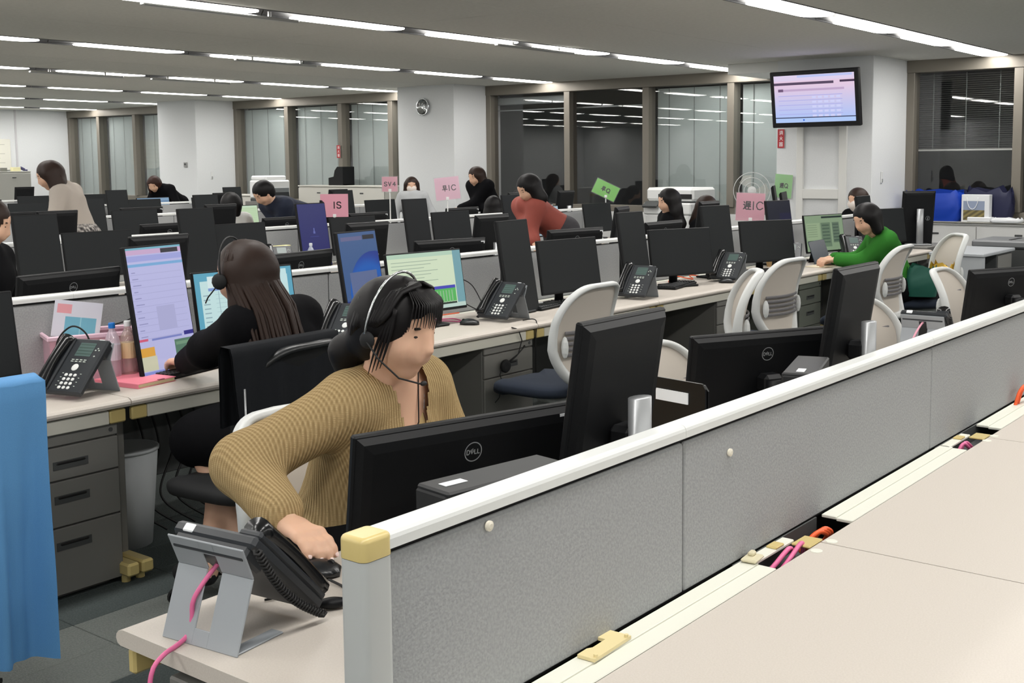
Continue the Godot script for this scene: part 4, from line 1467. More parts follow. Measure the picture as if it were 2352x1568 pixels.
func build_wall_things() -> void:
	# wall screen on its bracket
	var t := thing("wall_screen", "large black wall screen with a pale lilac table, tilted down", "television", P(12.0, 2.24, 5.48), -PI / 2 - 0.06)
	var B := Basis(Vector3.RIGHT, 0.14)
	var m := MB.new()
	m.box(Vector3(0, 0, 0), Vector3(1.07, 0.62, 0.055), 0.008, B)
	m.box(B * Vector3(0, 0, -0.06), Vector3(0.8, 0.42, 0.07), 0.02, B)
	part("casing", m, mat("tv_black", c8(18, 18, 22), 0.3), t)
	var s := MB.new()
	var z := 0.0285
	s.quad_uv(B * Vector3(-0.485, 0.265, z), B * Vector3(0.485, 0.265, z), B * Vector3(0.485, -0.255, z), B * Vector3(-0.485, -0.255, z))
	part("screen", s, mats["screen_wall"], t)
	var br := MB.new()
	br.box(Vector3(0, 0.0, -0.19), Vector3(0.2, 0.12, 0.24), 0.01)
	br.box(Vector3(0, 0.0, -0.32), Vector3(0.5, 0.3, 0.02), 0.004)
	part("bracket", br, mats["black_plastic"], t)
	var l := AreaLight3D.new()
	l.name = "screen_light"
	l.area_size = Vector2(0.95, 0.5); l.area_normalize_energy = true
	l.light_color = Color(0.86, 0.84, 1.0); l.light_energy = 0.12; l.area_range = 30.0; l.shadow_enabled = true
	t.add_child(l)
	l.transform = Transform3D(B * Basis(Vector3.UP, PI), B * Vector3(0, 0, 0.034))
	# clock
	var c := thing("wall_clock", "round silver wall clock on the white column", "clock", P(12.61, 2.39, 11.95), -PI / 2)
	m = MB.new(); m.smoothing(true)
	m.lathe(Vector3.ZERO, [Vector2(0.125, 0.0), Vector2(0.13, 0.015), Vector2(0.126, 0.03), Vector2(0.112, 0.032), Vector2(0.11, 0.02)], 36, Basis(Vector3.RIGHT, PI / 2))
	part("rim", m, mats["chrome"], c)
	m = MB.new()
	m.lathe(Vector3(0, 0, 0.012), [Vector2(0.001, 0), Vector2(0.112, 0.0), Vector2(0.112, 0.006), Vector2(0.001, 0.006)], 32, Basis(Vector3.RIGHT, PI / 2))
	part("dial", m, mat("dial_grey", c8(150, 156, 158), 0.4), c)
	for q in [[PI / 2, 0.09], [-0.75, 0.06], [-2.5, 0.085]]:
		m = MB.new()
		m.box(Vector3(cos(q[0] + PI / 2) * q[1] / 2, sin(q[0] + PI / 2) * q[1] / 2, 0.022), Vector3(q[1], 0.007, 0.002), 0.0, Basis(Vector3(0, 0, 1), q[0] + PI / 2))
		part("hand", m, mats["white_plastic"], c)
	# switch plates and thermostat
	for q in [[12.6, 1.37, 4.942, 0.0, "slim white switch plate on the column beside the wall screen"], [12.82, 1.38, 17.332, 0.0, "white switch plate on the column near the end wall"], [12.61, 1.40, 22.84, 0.0, "white switch plate on the end wall"]]:
		var p := thing("switch_plate", q[4], "switch", P(q[0], q[1], q[2]), q[3])
		m = MB.new(); m.box(Vector3.ZERO, Vector3(0.045, 0.13, 0.012), 0.004); part("plate", m, mats["white_plastic"], p)
		m = MB.new(); m.box(Vector3(0, -0.035, 0.008), Vector3(0.03, 0.035, 0.006), 0.002); part("rocker", m, mat("switch_grey", c8(170, 172, 172), 0.4), p)
	var th := thing("thermostat", "small grey thermostat on the column near the end wall", "thermostat", P(12.51, 1.57, 17.66), -PI / 2)
	m = MB.new(); m.box(Vector3.ZERO, Vector3(0.09, 0.09, 0.02), 0.004); part("case", m, mat("thermo_grey", c8(150, 150, 148), 0.5), th)
	m = MB.new(); m.box(Vector3(0, 0.01, 0.011), Vector3(0.05, 0.03, 0.002)); part("display", m, mats["steel_dark"], th)

func build_storage() -> void:
	var beige := mat("cabinet_beige", c8(206, 204, 196), 0.5)
	var cab := func(called: String, label: String, u0: float, u1: float, v0: float, v1: float, h: float, doors: int, m: Material, along_u := false):
		var t := thing(called, label, "cabinet", P((u0 + u1) / 2, 0, (v0 + v1) / 2))
		var b := MB.new()
		b.box(Vector3(0.01, h / 2, 0), Vector3(u1 - u0 - 0.02, h, v1 - v0), 0.004)
		part("body", b, m, t)
		var top := MB.new()
		top.box(Vector3(0, h + 0.01, 0), Vector3(u1 - u0 + 0.01, 0.02, v1 - v0 + 0.01), 0.003)
		part("top_board", top, m, t)
		for k in doors:
			var w := (v1 - v0) / doors
			var d := MB.new()
			if along_u:
				w = (u1 - u0) / doors
				d.box(Vector3(-(u1 - u0) / 2 + w * (k + 0.5), h / 2 + 0.02, (v1 - v0) / 2 + 0.006), Vector3(w - 0.008, h - 0.08, 0.014), 0.003)
			else:
				d.box(Vector3(-(u1 - u0) / 2 + 0.006, h / 2 + 0.02, -(v1 - v0) / 2 + w * (k + 0.5)), Vector3(0.014, h - 0.08, w - 0.008), 0.003)
			var dr := part("door", d, m, t)
			var hd := MB.new()
			if along_u:
				hd.box(Vector3(-(u1 - u0) / 2 + w * (k + 0.5), h - 0.1, (v1 - v0) / 2 + 0.016), Vector3(0.08, 0.02, 0.008), 0.003)
			else:
				hd.box(Vector3(-(u1 - u0) / 2 - 0.004, h - 0.1, -(v1 - v0) / 2 + w * (k + 0.5)), Vector3(0.008, 0.02, 0.08), 0.003)
			part("handle", hd, mats["steel_dark"], dr)
		return t
	cab.call("low_cabinet", "low white cabinet run under the window sill by the blue bag", 12.96, 13.335, 2.2, 4.9, 0.84, 3, mat("cabinet_white", c8(222, 222, 220), 0.45))
	cab.call("low_cabinet", "beige cabinet under the pale blinds carrying a black rack", 12.75, 13.15, 12.95, 14.95, 1.2, 2, beige)
	cab.call("tall_cabinet", "grey-beige cabinet against the end wall with oddments on top", 10.6, 11.96, 21.9, 22.35, 1.45, 2, mat("cabinet_greybeige", c8(176, 175, 168), 0.6), true)
	cab.call("low_cabinet", "pale cabinet behind the navy-shirted man", 12.2, 12.6, 15.0, 16.4, 1.05, 2, beige)
	# sill board
	solo("window_shelf", slab(P(12.93, 0.862, 1.0), P(13.355, 0.876, 4.94), 0.003), mat("sill_grey", c8(158, 156, 148), 0.45, 0.1), "grey shelf board over the low white cabinets", "shelf")
	# poster board on the end wall
	var wb := thing("notice_board", "pale cream notice board on the end wall above the cabinet", "notice board", P(11.6, 1.80, END_V - 0.02))
	var m := MB.new(); m.box(Vector3.ZERO, Vector3(0.95, 0.62, 0.02), 0.01); part("board", m, mat("board_cream", c8(232, 230, 218), 0.5), wb)
	m = MB.new()
	for k in 5:
		m.box(Vector3(0.05 - 0.1 * (k % 2), 0.2 - k * 0.09, 0.011), Vector3(0.6, 0.012, 0.001))
	part("ruled_lines", m, mat("board_line", c8(196, 194, 184), 0.6), wb, "", "stuff")
	# things on the cabinet
	solo("box", slab(P(11.42, 1.47, 22.0), P(11.55, 1.54, 22.12), 0.004), mat("box_grey", c8(120, 120, 112), 0.7), "small grey box on the end wall cabinet", "box")
	solo("box", slab(P(11.66, 1.47, 22.0), P(11.82, 1.55, 22.1), 0.004), mat("box_yellow", c8(230, 224, 178), 0.7), "pale yellow box on the end wall cabinet", "box")
	var tp := MB.new(); tp.box(Vector3.ZERO, Vector3(0.1, 0.05, 0.05), 0.01, Basis(Vector3(0, 0, 1), -0.5))
	tp.box(Vector3(0.06, -0.03, 0), Vector3(0.07, 0.03, 0.05), 0.006)
	solo("tape_dispenser", tp, mat("tape_blue", c8(66, 64, 100), 0.5), "dark blue tape dispenser on the end wall cabinet", "tape dispenser", P(11.88, 1.52, 22.05))
	# black rack on the beige cabinet
	var rk := thing("document_rack", "black curved document rack on the beige cabinet", "rack", P(12.9, 1.22, 14.2), -PI / 2)
	m = MB.new(); m.prism(Vector3.ZERO, [Vector2(-0.17, 0), Vector2(0.17, 0), Vector2(0.17, 0.30), Vector2(0.04, 0.30), Vector2(-0.02, 0.24), Vector2(-0.05, 0.14), Vector2(-0.17, 0.12)], 0.012)
	part("side", m, mats["black_plastic"], rk)
	m = MB.new(); m.box(Vector3(0.155, 0.15, -0.12), Vector3(0.02, 0.3, 0.24), 0.003); m.box(Vector3(0, 0.01, -0.12), Vector3(0.33, 0.02, 0.24), 0.003)
	part("back", m, mats["black_plastic"], rk)
	m = MB.new(); m.prism(Vector3(0, 0, -0.24), [Vector2(-0.17, 0), Vector2(0.17, 0), Vector2(0.17, 0.30), Vector2(0.04, 0.30), Vector2(-0.02, 0.24), Vector2(-0.05, 0.14), Vector2(-0.17, 0.12)], 0.012)
	part("side", m, mats["black_plastic"], rk)
	# copier
	var cp := thing("copier", "large white copier with a black document slot by the pale blinds", "copier", P(12.2, 0, 7.32), -PI / 2)
	var wp: Material = mats["white_plastic"]
	m = MB.new(); m.box(Vector3(0, 0.48, 0), Vector3(0.62, 0.9, 0.6), 0.02); part("body", m, wp, cp)
	m = MB.new(); m.box(Vector3(0, 1.0, 0), Vector3(0.66, 0.14, 0.62), 0.015); part("scanner", m, wp, cp)
	m = MB.new(); m.box(Vector3(0.0, 1.17, -0.03), Vector3(0.66, 0.16, 0.55), 0.03); part("feeder", m, wp, cp)
	m = MB.new(); m.box(Vector3(0.08, 1.145, 0.245), Vector3(0.46, 0.06, 0.02), 0.004); part("paper_slot", m, mats["rubber"], cp)
	m = MB.new(); m.box(Vector3(-0.2, 1.05, 0.33), Vector3(0.2, 0.03, 0.12), 0.006, Basis(Vector3.RIGHT, 0.5)); part("control_panel", m, mats["steel_dark"], cp)
	for k in 3:
		m = MB.new(); m.box(Vector3(0, 0.2 + k * 0.2, 0.305), Vector3(0.56, 0.17, 0.02), 0.004); part("paper_tray", m, wp, cp)
	# small printers
	for q in [[10.9, 13.4, 1.06, "white laser printer behind the navy-shirted man"], [10.35, 18.2, 0.72, "small white printer in the last bank"]]:
		var pr := thing("printer", q[3], "printer", P(q[0], q[2] - 0.02, q[1]))
		m = MB.new(); m.box(Vector3(0, 0.17, 0), Vector3(0.42, 0.26, 0.4), 0.02); part("body", m, wp, pr)
		m = MB.new(); m.box(Vector3(0, 0.33, -0.02), Vector3(0.38, 0.07, 0.34), 0.02); part("lid", m, wp, pr)
		m = MB.new(); m.box(Vector3(0.03, 0.14, 0.205), Vector3(0.3, 0.1, 0.012), 0.003); part("output_slot", m, mat("slot_grey", c8(120, 124, 126), 0.5), pr)
		m = MB.new(); m.box(Vector3(0, 0.02, 0), Vector3(0.40, 0.04, 0.38)); part("foot", m, mats["steel_dark"], pr)
	solo("printer_stand", slab(P(10.65, 0, 13.15), P(11.15, 1.04, 13.65), 0.004), mats["steel_grey"], "grey stand under the white laser printer", "stand")
	# clear fan beside the column
	var fn := thing("desk_fan", "pale see-through fan half hidden beside the column", "fan", P(12.15, 0, 6.32), -PI / 2 + 0.5)
	m = MB.new(); m.smoothing(true); m.lathe(Vector3.ZERO, [Vector2(0.13, 0), Vector2(0.13, 0.02), Vector2(0.02, 0.04), Vector2(0.014, 1.1)], 20); part("stand", m, wp, fn)
	for q in [0.21, 0.15, 0.09]:
		m = MB.new(); m.smoothing(true)
		var pts := []
		for k in 33:
			pts.append(Vector3(cos(TAU * k / 32.0) * q, 1.22 + sin(TAU * k / 32.0) * q, 0.06 + (0.21 - q) * 0.15))
		m.tube(pts, 0.004, 6, false); part("guard_ring", m, wp, fn)
	var ca := StandardMaterial3D.new(); ca.transparency = BaseMaterial3D.TRANSPARENCY_ALPHA; ca.albedo_color = Color(0.85, 0.85, 0.82, 0.35); ca.roughness = 0.1
	for k in 3:
		m = MB.new()
		var a := TAU * k / 3.0
		m.prism(Vector3(0, 1.22, 0.05), [Vector2(cos(a) * 0.03, sin(a) * 0.03), Vector2(cos(a - 0.5) * 0.18, sin(a - 0.5) * 0.18), Vector2(cos(a) * 0.2, sin(a) * 0.2), Vector2(cos(a + 0.5) * 0.17, sin(a + 0.5) * 0.17)], 0.004)
		part("blade", m, ca, fn)
	m = MB.new(); m.lathe(Vector3(0, 1.22, -0.02), [Vector2(0.05, 0), Vector2(0.05, 0.09), Vector2(0.02, 0.1)], 16, Basis(Vector3.RIGHT, PI / 2)); part("motor", m, wp, fn)

# soft bag: an open box with bulging walls
func bag_mesh(w: float, h: float, d: float, sag: float, sd: int) -> MB:
	var m := MB.new(); m.smoothing(true)
	var r := RandomNumberGenerator.new(); r.seed = sd
	var rings := []
	for j in 9:
		var s := j / 8.0
		var ring := []
		for k in 28:
			var a := TAU * k / 28.0
			var cx := signf(cos(a)) * pow(absf(cos(a)), 0.4); var cz := signf(sin(a)) * pow(absf(sin(a)), 0.4)
			var b := 1.0 + 0.10 * sin(PI * s) + r.randf_range(-0.03, 0.03) * (1.0 if j > 0 else 0.0)
			ring.append(Vector3(cx * w / 2 * b, s * h + (r.randf_range(-sag, sag) if j == 8 else 0.0), -cz * d / 2 * b))
		rings.append(ring)
	m.loft(rings, true, false)
	m.smoothing(false)
	for k in range(1, 27):
		m.tri(rings[0][0], rings[0][k], rings[0][k + 1])
	return m

func build_bags() -> void:
	var blue := mat("bag_blue", c8(10, 62, 176), 0.45)
	var t := thing("shopping_bag", "big shiny blue bag on the shelf under the dark blind", "bag", P(13.12, 0.875, 4.52), -PI / 2)
	part("sack", bag_mesh(0.62, 0.33, 0.3, 0.03, 3), blue, t)
	var m := MB.new()
	m.box(Vector3(-0.05, 0.16, 0.175), Vector3(0.03, 0.33, 0.004), 0.0, Basis(Vector3(0, 0, 1), 0.12)); part("printed_strap", m, mat("strap_pale", c8(120, 160, 190), 0.6), t)
	t = thing("shopping_bag", "folded dark navy bag lying behind the blue one", "bag", P(13.2, 0.875, 3.95), -PI / 2)
	part("sack", bag_mesh(0.5, 0.36, 0.16, 0.05, 5), mat("bag_navy", c8(22, 26, 62), 0.5), t)
	t = thing("paper_bag", "white paper bag with a printed landscape and rope handle", "bag", P(13.02, 0.875, 4.02), -PI / 2)
	m = MB.new(); m.box(Vector3(0, 0.15, 0), Vector3(0.3, 0.3, 0.1), 0.002); part("sack", m, mats["paper"], t)
	var im := rect_img(120, 80, c8(150, 162, 186))
	for y in range(38, 80):
		for x in 120:
			im.set_pixel(x, y, c8(96, 88, 60).lerp(c8(150, 136, 84), 0.5 + 0.5 * sin(x * 0.15 + y * 0.3)))
	m = MB.new(); m.quad_uv(Vector3(-0.13, 0.23, 0.0512), Vector3(0.10, 0.23, 0.0512), Vector3(0.10, 0.02, 0.0512), Vector3(-0.13, 0.02, 0.0512)); part("printed_picture", m, print_mat("landscape_print", im), t)
	m = MB.new(); m.smoothing(true)
	var pts := []
	for k in 13:
		var a := PI * k / 12.0
		pts.append(Vector3(-0.03 - cos(a) * 0.06, 0.27 - sin(a) * 0.13, 0.056))
	m.tube(pts, 0.004, 6); part("handle", m, mats["paper"], t)
	solo("tissue_pack", slab(P(12.95, 0.876, 3.85), P(13.1, 0.93, 4.1), 0.008), mats["paper"], "flat white box in front of the paper bag", "box")
	var tw := bag_mesh(0.3, 0.045, 0.14, 0.015, 9)
	solo("plastic_wrapper", tw, mats["paper"], "crumpled white wrapper beside the flat box", "wrapper", P(12.98, 0.876, 3.68), -PI / 2)
	# bags on the chair
	t = thing("tote_bag", "dark green bag lying on the white chair", "bag", P(9.02, 0.50, 3.2), 0.4)
	part("sack", bag_mesh(0.34, 0.22, 0.22, 0.03, 11), mat("bag_green", c8(22, 84, 70), 0.6), t)
	t = thing("tote_bag", "shiny gold bag beside the green bag on the chair", "bag", P(9.3, 0.50, 3.12), 0.2)
	part("sack", bag_mesh(0.16, 0.23, 0.2, 0.03, 13), mat("bag_gold", c8(190, 152, 52), 0.3, 0.4), t)
	t = thing("shoulder_bag", "black bag slumped on the chair under the green one", "bag", P(9.2, 0.44, 3.3), 0.3)
	part("sack", bag_mesh(0.4, 0.12, 0.36, 0.03, 15), mats["black_soft"], t)

func bottle(u: float, y: float, v: float, h: float, r: float, cap: Color, label: String, drink: Color, band: Color) -> Node3D:
	var t := thing("drink_bottle", label, "bottle", P(u, y, v))
	var g := StandardMaterial3D.new()
	g.transparency = BaseMaterial3D.TRANSPARENCY_ALPHA; g.albedo_color = Color(drink.r, drink.g, drink.b, 0.35); g.roughness = 0.08
	var m := MB.new(); m.smoothing(true)
	m.lathe(Vector3.ZERO, [Vector2(r * 0.9, 0), Vector2(r, 0.01), Vector2(r * 0.95, h * 0.25), Vector2(r, h * 0.4), Vector2(r, h * 0.62), Vector2(r * 0.8, h * 0.75), Vector2(r * 0.38, h * 0.87), Vector2(r * 0.36, h * 0.93)], 20)
	part("body", m, g, t)
	m = MB.new(); m.lathe(Vector3(0, h * 0.905, 0), [Vector2(r * 0.42, 0), Vector2(r * 0.42, h * 0.08), Vector2(r * 0.36, h * 0.095)], 16)
	part("cap", m, mat("cap_%s" % label, cap, 0.4), t)
	m = MB.new(); m.lathe(Vector3(0, h * 0.36, 0), [Vector2(r * 1.01, 0), Vector2(r * 1.01, h * 0.27)], 20)
	part("label_band", m, mat("band_%s" % label, band, 0.6), t)
	return t

func build_desk_things() -> void:
	var pinkc := mat("cable_pink", c8(226, 110, 158), 0.45)
	var orange := mat("cable_orange", c8(240, 96, 44), 0.45)
	var black: Material = mats["rubber"]
	# pink box with papers
	var t := thing("storage_box", "see-through pink storage box holding papers", "box", P(2.60, DESK_Y, 4.36), -0.35)
	var pk := StandardMaterial3D.new(); pk.transparency = BaseMaterial3D.TRANSPARENCY_ALPHA; pk.albedo_color = Color(0.93, 0.72, 0.8, 0.5); pk.roughness = 0.2
	var m := MB.new()
	for q in [[0, 0.09, 0.1, 0.34, 0.18, 0.003], [0, 0.09, -0.1, 0.34, 0.18, 0.003], [-0.17, 0.09, 0, 0.003, 0.18, 0.2], [0.17, 0.09, 0, 0.003, 0.18, 0.2], [0, 0.002, 0, 0.34, 0.004, 0.2]]:
		m.box(Vector3(q[0], q[1], q[2]), Vector3(q[3], q[4], q[5]))
	part("tub", m, pk, t)
	m = MB.new()
	for q in [[0, 0.18, 0.103, 0.36, 0.02, 0.014], [0, 0.18, -0.103, 0.36, 0.02, 0.014], [-0.175, 0.18, 0, 0.014, 0.02, 0.22], [0.175, 0.18, 0, 0.014, 0.02, 0.22]]:
		m.box(Vector3(q[0], q[1], q[2]), Vector3(q[3], q[4], q[5]), 0.004)
	part("rim", m, mat("pink_rim", c8(232, 196, 212), 0.35), t)
	m = MB.new(); m.box(Vector3(-0.03, 0.085, 0.02), Vector3(0.26, 0.15, 0.02), 0.0, Basis(Vector3.RIGHT, -0.1))
	solo("paper_packet", m, mat("packet_cream", c8(224, 206, 194), 0.8), "cream packet standing in the pink box", "packet", P(2.60, DESK_Y + 0.012, 4.36), -0.35)
	var im := rect_img(160, 120, c8(226, 228, 240))
	im.fill_rect(Rect2i(10, 12, 48, 30), c8(240, 170, 178)); im.fill_rect(Rect2i(40, 52, 104, 60), c8(122, 190, 214)); im.fill_rect(Rect2i(90, 52, 4, 60), c8(160, 214, 230))
	var cd := thing("info_card", "pale card with pink and blue boxes sticking out of the pink box", "card", P(2.57, DESK_Y + 0.235, 4.40), face_camera(2.55, 4.4) + 0.1)
	m = MB.new(); m.box(Vector3.ZERO, Vector3(0.185, 0.15, 0.0016), 0.0, Basis(Vector3(0, 0, 1), -0.16)); part("sheet", m, mats["paper"], cd)
	var RB := Basis(Vector3(0, 0, 1), -0.16)
	m = MB.new(); m.quad_uv(RB * Vector3(-0.092, 0.075, 0.0012), RB * Vector3(0.092, 0.075, 0.0012), RB * Vector3(0.092, -0.075, 0.0012), RB * Vector3(-0.092, -0.075, 0.0012)); part("print", m, print_mat("card_print", im), cd)
	bottle(2.60, DESK_Y, 4.20, 0.235, 0.032, c8(24, 116, 200), "clear bottle with a blue cap behind the phone", Color(0.9, 0.85, 0.9), c8(210, 204, 214))
	bottle(2.67, DESK_Y, 4.20, 0.235, 0.034, c8(236, 238, 238), "bottle with a white cap and cream label", Color(0.85, 0.78, 0.74), c8(232, 206, 160))
	bottle(2.76, DESK_Y, 4.22, 0.10, 0.022, c8(20, 160, 110), "small bottle with a green cap by the lilac screen", Color(0.8, 0.9, 0.85), c8(190, 206, 196))
	# notebook
	t = thing("notebook", "pink notebook lying on the aisle desk", "notebook", P(2.625, DESK_Y, 4.09), 0.15)
	m = MB.new(); m.box(Vector3(0, 0.009, 0), Vector3(0.185, 0.014, 0.24), 0.001); part("pages", m, mat("page_cream", c8(232, 220, 178), 0.8), t)
	m = MB.new(); m.box(Vector3(0, 0.0012, 0), Vector3(0.192, 0.0024, 0.248), 0.001); m.box(Vector3(0, 0.0175, 0), Vector3(0.192, 0.003, 0.248), 0.001); m.box(Vector3(-0.095, 0.009, 0), Vector3(0.003, 0.018, 0.248), 0.001)
	part("cover", m, mat("cover_pink", c8(246, 140, 158), 0.5), t)
	m = MB.new(); m.box(Vector3(0.02, 0.0195, 0.122), Vector3(0.03, 0.003, 0.01)); part("clasp", m, mat("clasp_rose", c8(150, 70, 84), 0.5), t)
	# cables and small tangle beside the mouse
	cable("mouse_cable", [P(2.06, 0.715, 4.0), P(2.1, 0.704, 4.12), P(2.02, 0.72, 4.2), P(1.95, 0.704, 4.1), P(2.06, 0.704, 4.05), P(2.14, 0.73, 4.15), P(2.1, 0.704, 4.28)], 0.003, black, "tangled black cable beside the mouse and blue garment")
	cable("pink_cable", [P(1.9, 0.703, 4.3), P(2.1, 0.704, 4.34), P(2.22, 0.715, 4.36), P(2.32, 0.704, 4.42)], 0.003, pinkc, "thin pink cable on the desk under the cut-off monitor")
	cable("screen_cable", [P(2.66, 0.71, 4.46), P(2.72, 0.86, 4.46), P(2.82, 0.90, 4.44), P(2.86, 0.92, 4.42)], 0.003, black, "black cable rising to the back of the lilac monitor")
	cable("headset_cable", [P(2.44, 0.73, 4.30), P(2.42, 0.86, 4.30), P(2.46, 0.93, 4.26), P(2.50, 0.90, 4.22), P(2.52, 0.80, 4.20)], 0.0035, black, "black cable arching behind the first desk phone")
	# phone at the desk corner: pink network cable
	cable("network_cable", [P(1.30, 0.85, 1.735), P(1.265, 0.83, 1.74), P(1.225, 0.78, 1.752), P(1.222, 0.74, 1.757), P(1.213, 0.712, 1.76), P(1.185, 0.704, 1.753), P(1.145, 0.702, 1.738), P(1.118, 0.68, 1.732), P(1.11, 0.60, 1.735), P(1.10, 0.40, 1.76)], 0.0045, pinkc, "pink network cable running from the corner phone over the desk edge")
	cable("mouse_cable", [P(1.565, 0.708, 1.775), P(1.56, 0.703, 1.72), P(1.52, 0.703, 1.64), P(1.46, 0.703, 1.56), P(1.45, 0.703, 1.50), P(1.42, 0.703, 1.42)], 0.0028, black, "thin black mouse cable curving on the corner desk")
	t = thing("inline_control", "black cable control beside the corner phone", "cable control", P(1.475, DESK_Y, 1.665), 0.9)
	m = MB.new(); m.smoothing(true); m.ball(Vector3(0, 0.012, 0), Vector3(0.016, 0.011, 0.032), 14); part("body", m, mats["black_plastic"], t)
	m = MB.new(); m.tube([Vector3(0, 0.012, 0.03), Vector3(0.0, 0.014, 0.05), Vector3(-0.02, 0.01, 0.06)], 0.005, 8); part("plug", m, black, t)
	cable("control_cable", [P(1.48, 0.712, 1.70), P(1.51, 0.703, 1.74), P(1.47, 0.703, 1.78), P(1.42, 0.704, 1.80)], 0.0025, black, "thin black cable from the control to the corner phone")
	# document holder between the stations of bank 1
	t = thing("document_holder", "black upright document holder with a clip and white papers", "document holder", P(2.63, DESK_Y, 1.60), PI / 2 - 0.16)
	m = MB.new()
	m.prism(Vector3(0, 0, 0), [Vector2(-0.125, 0.0), Vector2(0.125, 0.0), Vector2(0.125, 0.265), Vector2(0.112, 0.28), Vector2(0.05, 0.28), Vector2(0.04, 0.262), Vector2(-0.07, 0.262), Vector2(-0.08, 0.28), Vector2(-0.112, 0.28), Vector2(-0.125, 0.265)], 0.006)
	m.box(Vector3(0, 0.005, 0.05), Vector3(0.25, 0.01, 0.12), 0.003)
	part("plate", m, mat("holder_black", c8(14, 15, 17), 0.3), t)
	m = MB.new(); m.prism(Vector3(0, 0, -0.012), [Vector2(-0.125, 0.0), Vector2(0.125, 0.0), Vector2(0.125, 0.272), Vector2(0.115, 0.285), Vector2(-0.115, 0.285), Vector2(-0.125, 0.272)], 0.006); part("back_plate", m, mat("holder_black", c8(14, 15, 17), 0.3), t)
	m = MB.new(); m.box(Vector3(-0.015, 0.24, -0.018), Vector3(0.11, 0.03, 0.004)); m.box(Vector3(-0.015, 0.225, 0.006), Vector3(0.12, 0.006, 0.004)); part("papers", m, mats["paper"], t)
	m = MB.new()
	for s in [-0.07, 0.04]:
		m.tube([Vector3(s, 0.27, 0.006), Vector3(s, 0.235, 0.008)], 0.004, 6)
	m.tube([Vector3(-0.07, 0.235, 0.008), Vector3(0.04, 0.235, 0.008)], 0.004, 6)
	part("clip", m, mats["black_plastic"], t)
	solo("paper_sheet", slab(P(2.3, 0.7005, 1.28), P(2.6, 0.704, 1.5)), mats["paper"], "white sheets lying behind the silver monitor stand", "paper")
	cable("network_cable", [P(5.0, 0.86, 1.745), P(4.95, 0.85, 1.75), P(4.91, 0.79, 1.77), P(4.915, 0.72, 1.785), P(4.88, 0.704, 1.79)], 0.0045, mat("cable_rose", c8(240, 170, 190), 0.45), "pale pink cable at the back of the phone with a grey bracket")
	# pen, papers, tangle on the aisle desk
	var pn := MB.new(); pn.tube([Vector3(-0.07, 0.03, 0), Vector3(0.07, 0.032, 0)], 0.005, 8)
	solo("pen", pn, mats["white_plastic"], "white pen lying on the keyboard", "pen", P(5.36, DESK_Y, 4.22), -0.3)
	solo("paper_sheet", slab(P(3.86, 0.7005, 4.05), P(4.1, 0.702, 4.36)), mats["paper"], "white sheet beside the phone with the lit display", "paper")
	cable("pink_cable", [P(4.42, 0.704, 4.28), P(4.52, 0.704, 4.2), P(4.6, 0.71, 4.26), P(4.68, 0.704, 4.18), P(4.74, 0.704, 4.3), P(4.62, 0.704, 4.36)], 0.0035, pinkc, "pink cables looped beside the mouse and phone")
	cable("orange_cable", [P(4.7, 0.704, 4.42), P(4.8, 0.706, 4.44), P(4.95, 0.704, 4.44)], 0.0035, orange, "orange cable behind the phone over the drawer unit")
	cable("orange_cable", [P(7.1, 0.704, 4.35), P(7.25, 0.73, 4.4), P(7.35, 0.704, 4.3), P(7.45, 0.72, 4.38), P(7.55, 0.704, 4.3)], 0.004, orange, "orange cables tangled behind the middle aisle phone")
	cable("phone_cable", [P(4.93, 0.71, 4.2), P(4.86, 0.8, 4.36), P(4.9, 0.9, 4.4), P(5.0, 0.86, 4.38), P(5.02, 0.72, 4.3)], 0.003, black, "black cable looping behind the phone over the drawer unit")
	cable("screen_cable", [P(6.05, 0.71, 4.4), P(6.1, 0.82, 4.43), P(6.02, 0.86, 4.44), P(6.12, 0.92, 4.44), P(6.2, 0.93, 4.43)], 0.003, black, "black cables against the aisle screen by a blank monitor")
	# headset hung over the pedestal
	t = thing("headset", "black headset hanging in front of the drawer unit", "headset", P(4.68, 0.50, 3.845))
	m = MB.new(); m.smoothing(true); m.lathe(Vector3(-0.045, 0, 0), [Vector2(0.002, 0), Vector2(0.033, 0.0), Vector2(0.036, 0.012), Vector2(0.03, 0.02), Vector2(0.012, 0.016)], 20, Basis(Vector3.RIGHT, PI / 2)); part("ear_pad", m, mats["black_soft"], t)
	m = MB.new(); m.smoothing(true); m.tube([Vector3(-0.02, 0.015, 0.01), Vector3(0.04, 0.04, 0.012), Vector3(0.1, 0.075, 0.01), Vector3(0.115, 0.085, 0.01)], [0.004, 0.003, 0.003, 0.007], 8); part("mouthpiece", m, black, t)
	m = MB.new(); m.smoothing(true); m.tube([Vector3(-0.02, 0.02, 0.008), Vector3(0.06, 0.05, 0.01), Vector3(0.09, 0.12, 0.012), Vector3(0.05, 0.185, 0.02), Vector3(-0.005, 0.2, 0.02)], 0.003, 7); part("headband", m, black, t)
	m = MB.new(); m.smoothing(true); m.tube([Vector3(-0.075, -0.005, 0.008), Vector3(-0.09, -0.04, 0.008), Vector3(-0.07, -0.09, 0.008), Vector3(-0.1, -0.16, 0.008), Vector3(-0.13, -0.18, 0.006)], 0.0025, 6); part("cord", m, black, t)
	cable("headset_cable", [P(4.9, 0.705, 3.93), P(4.9, 0.712, 3.84), P(4.885, 0.62, 3.83), P(4.89, 0.45, 3.835), P(4.9, 0.3, 3.835)], 0.003, black, "black headset cable hanging down beside the drawer unit")
	# waste bin under the desk
	t = thing("waste_bin", "pale waste bin in the dark under the aisle desk", "bin", P(2.66, 0.0, 4.25))
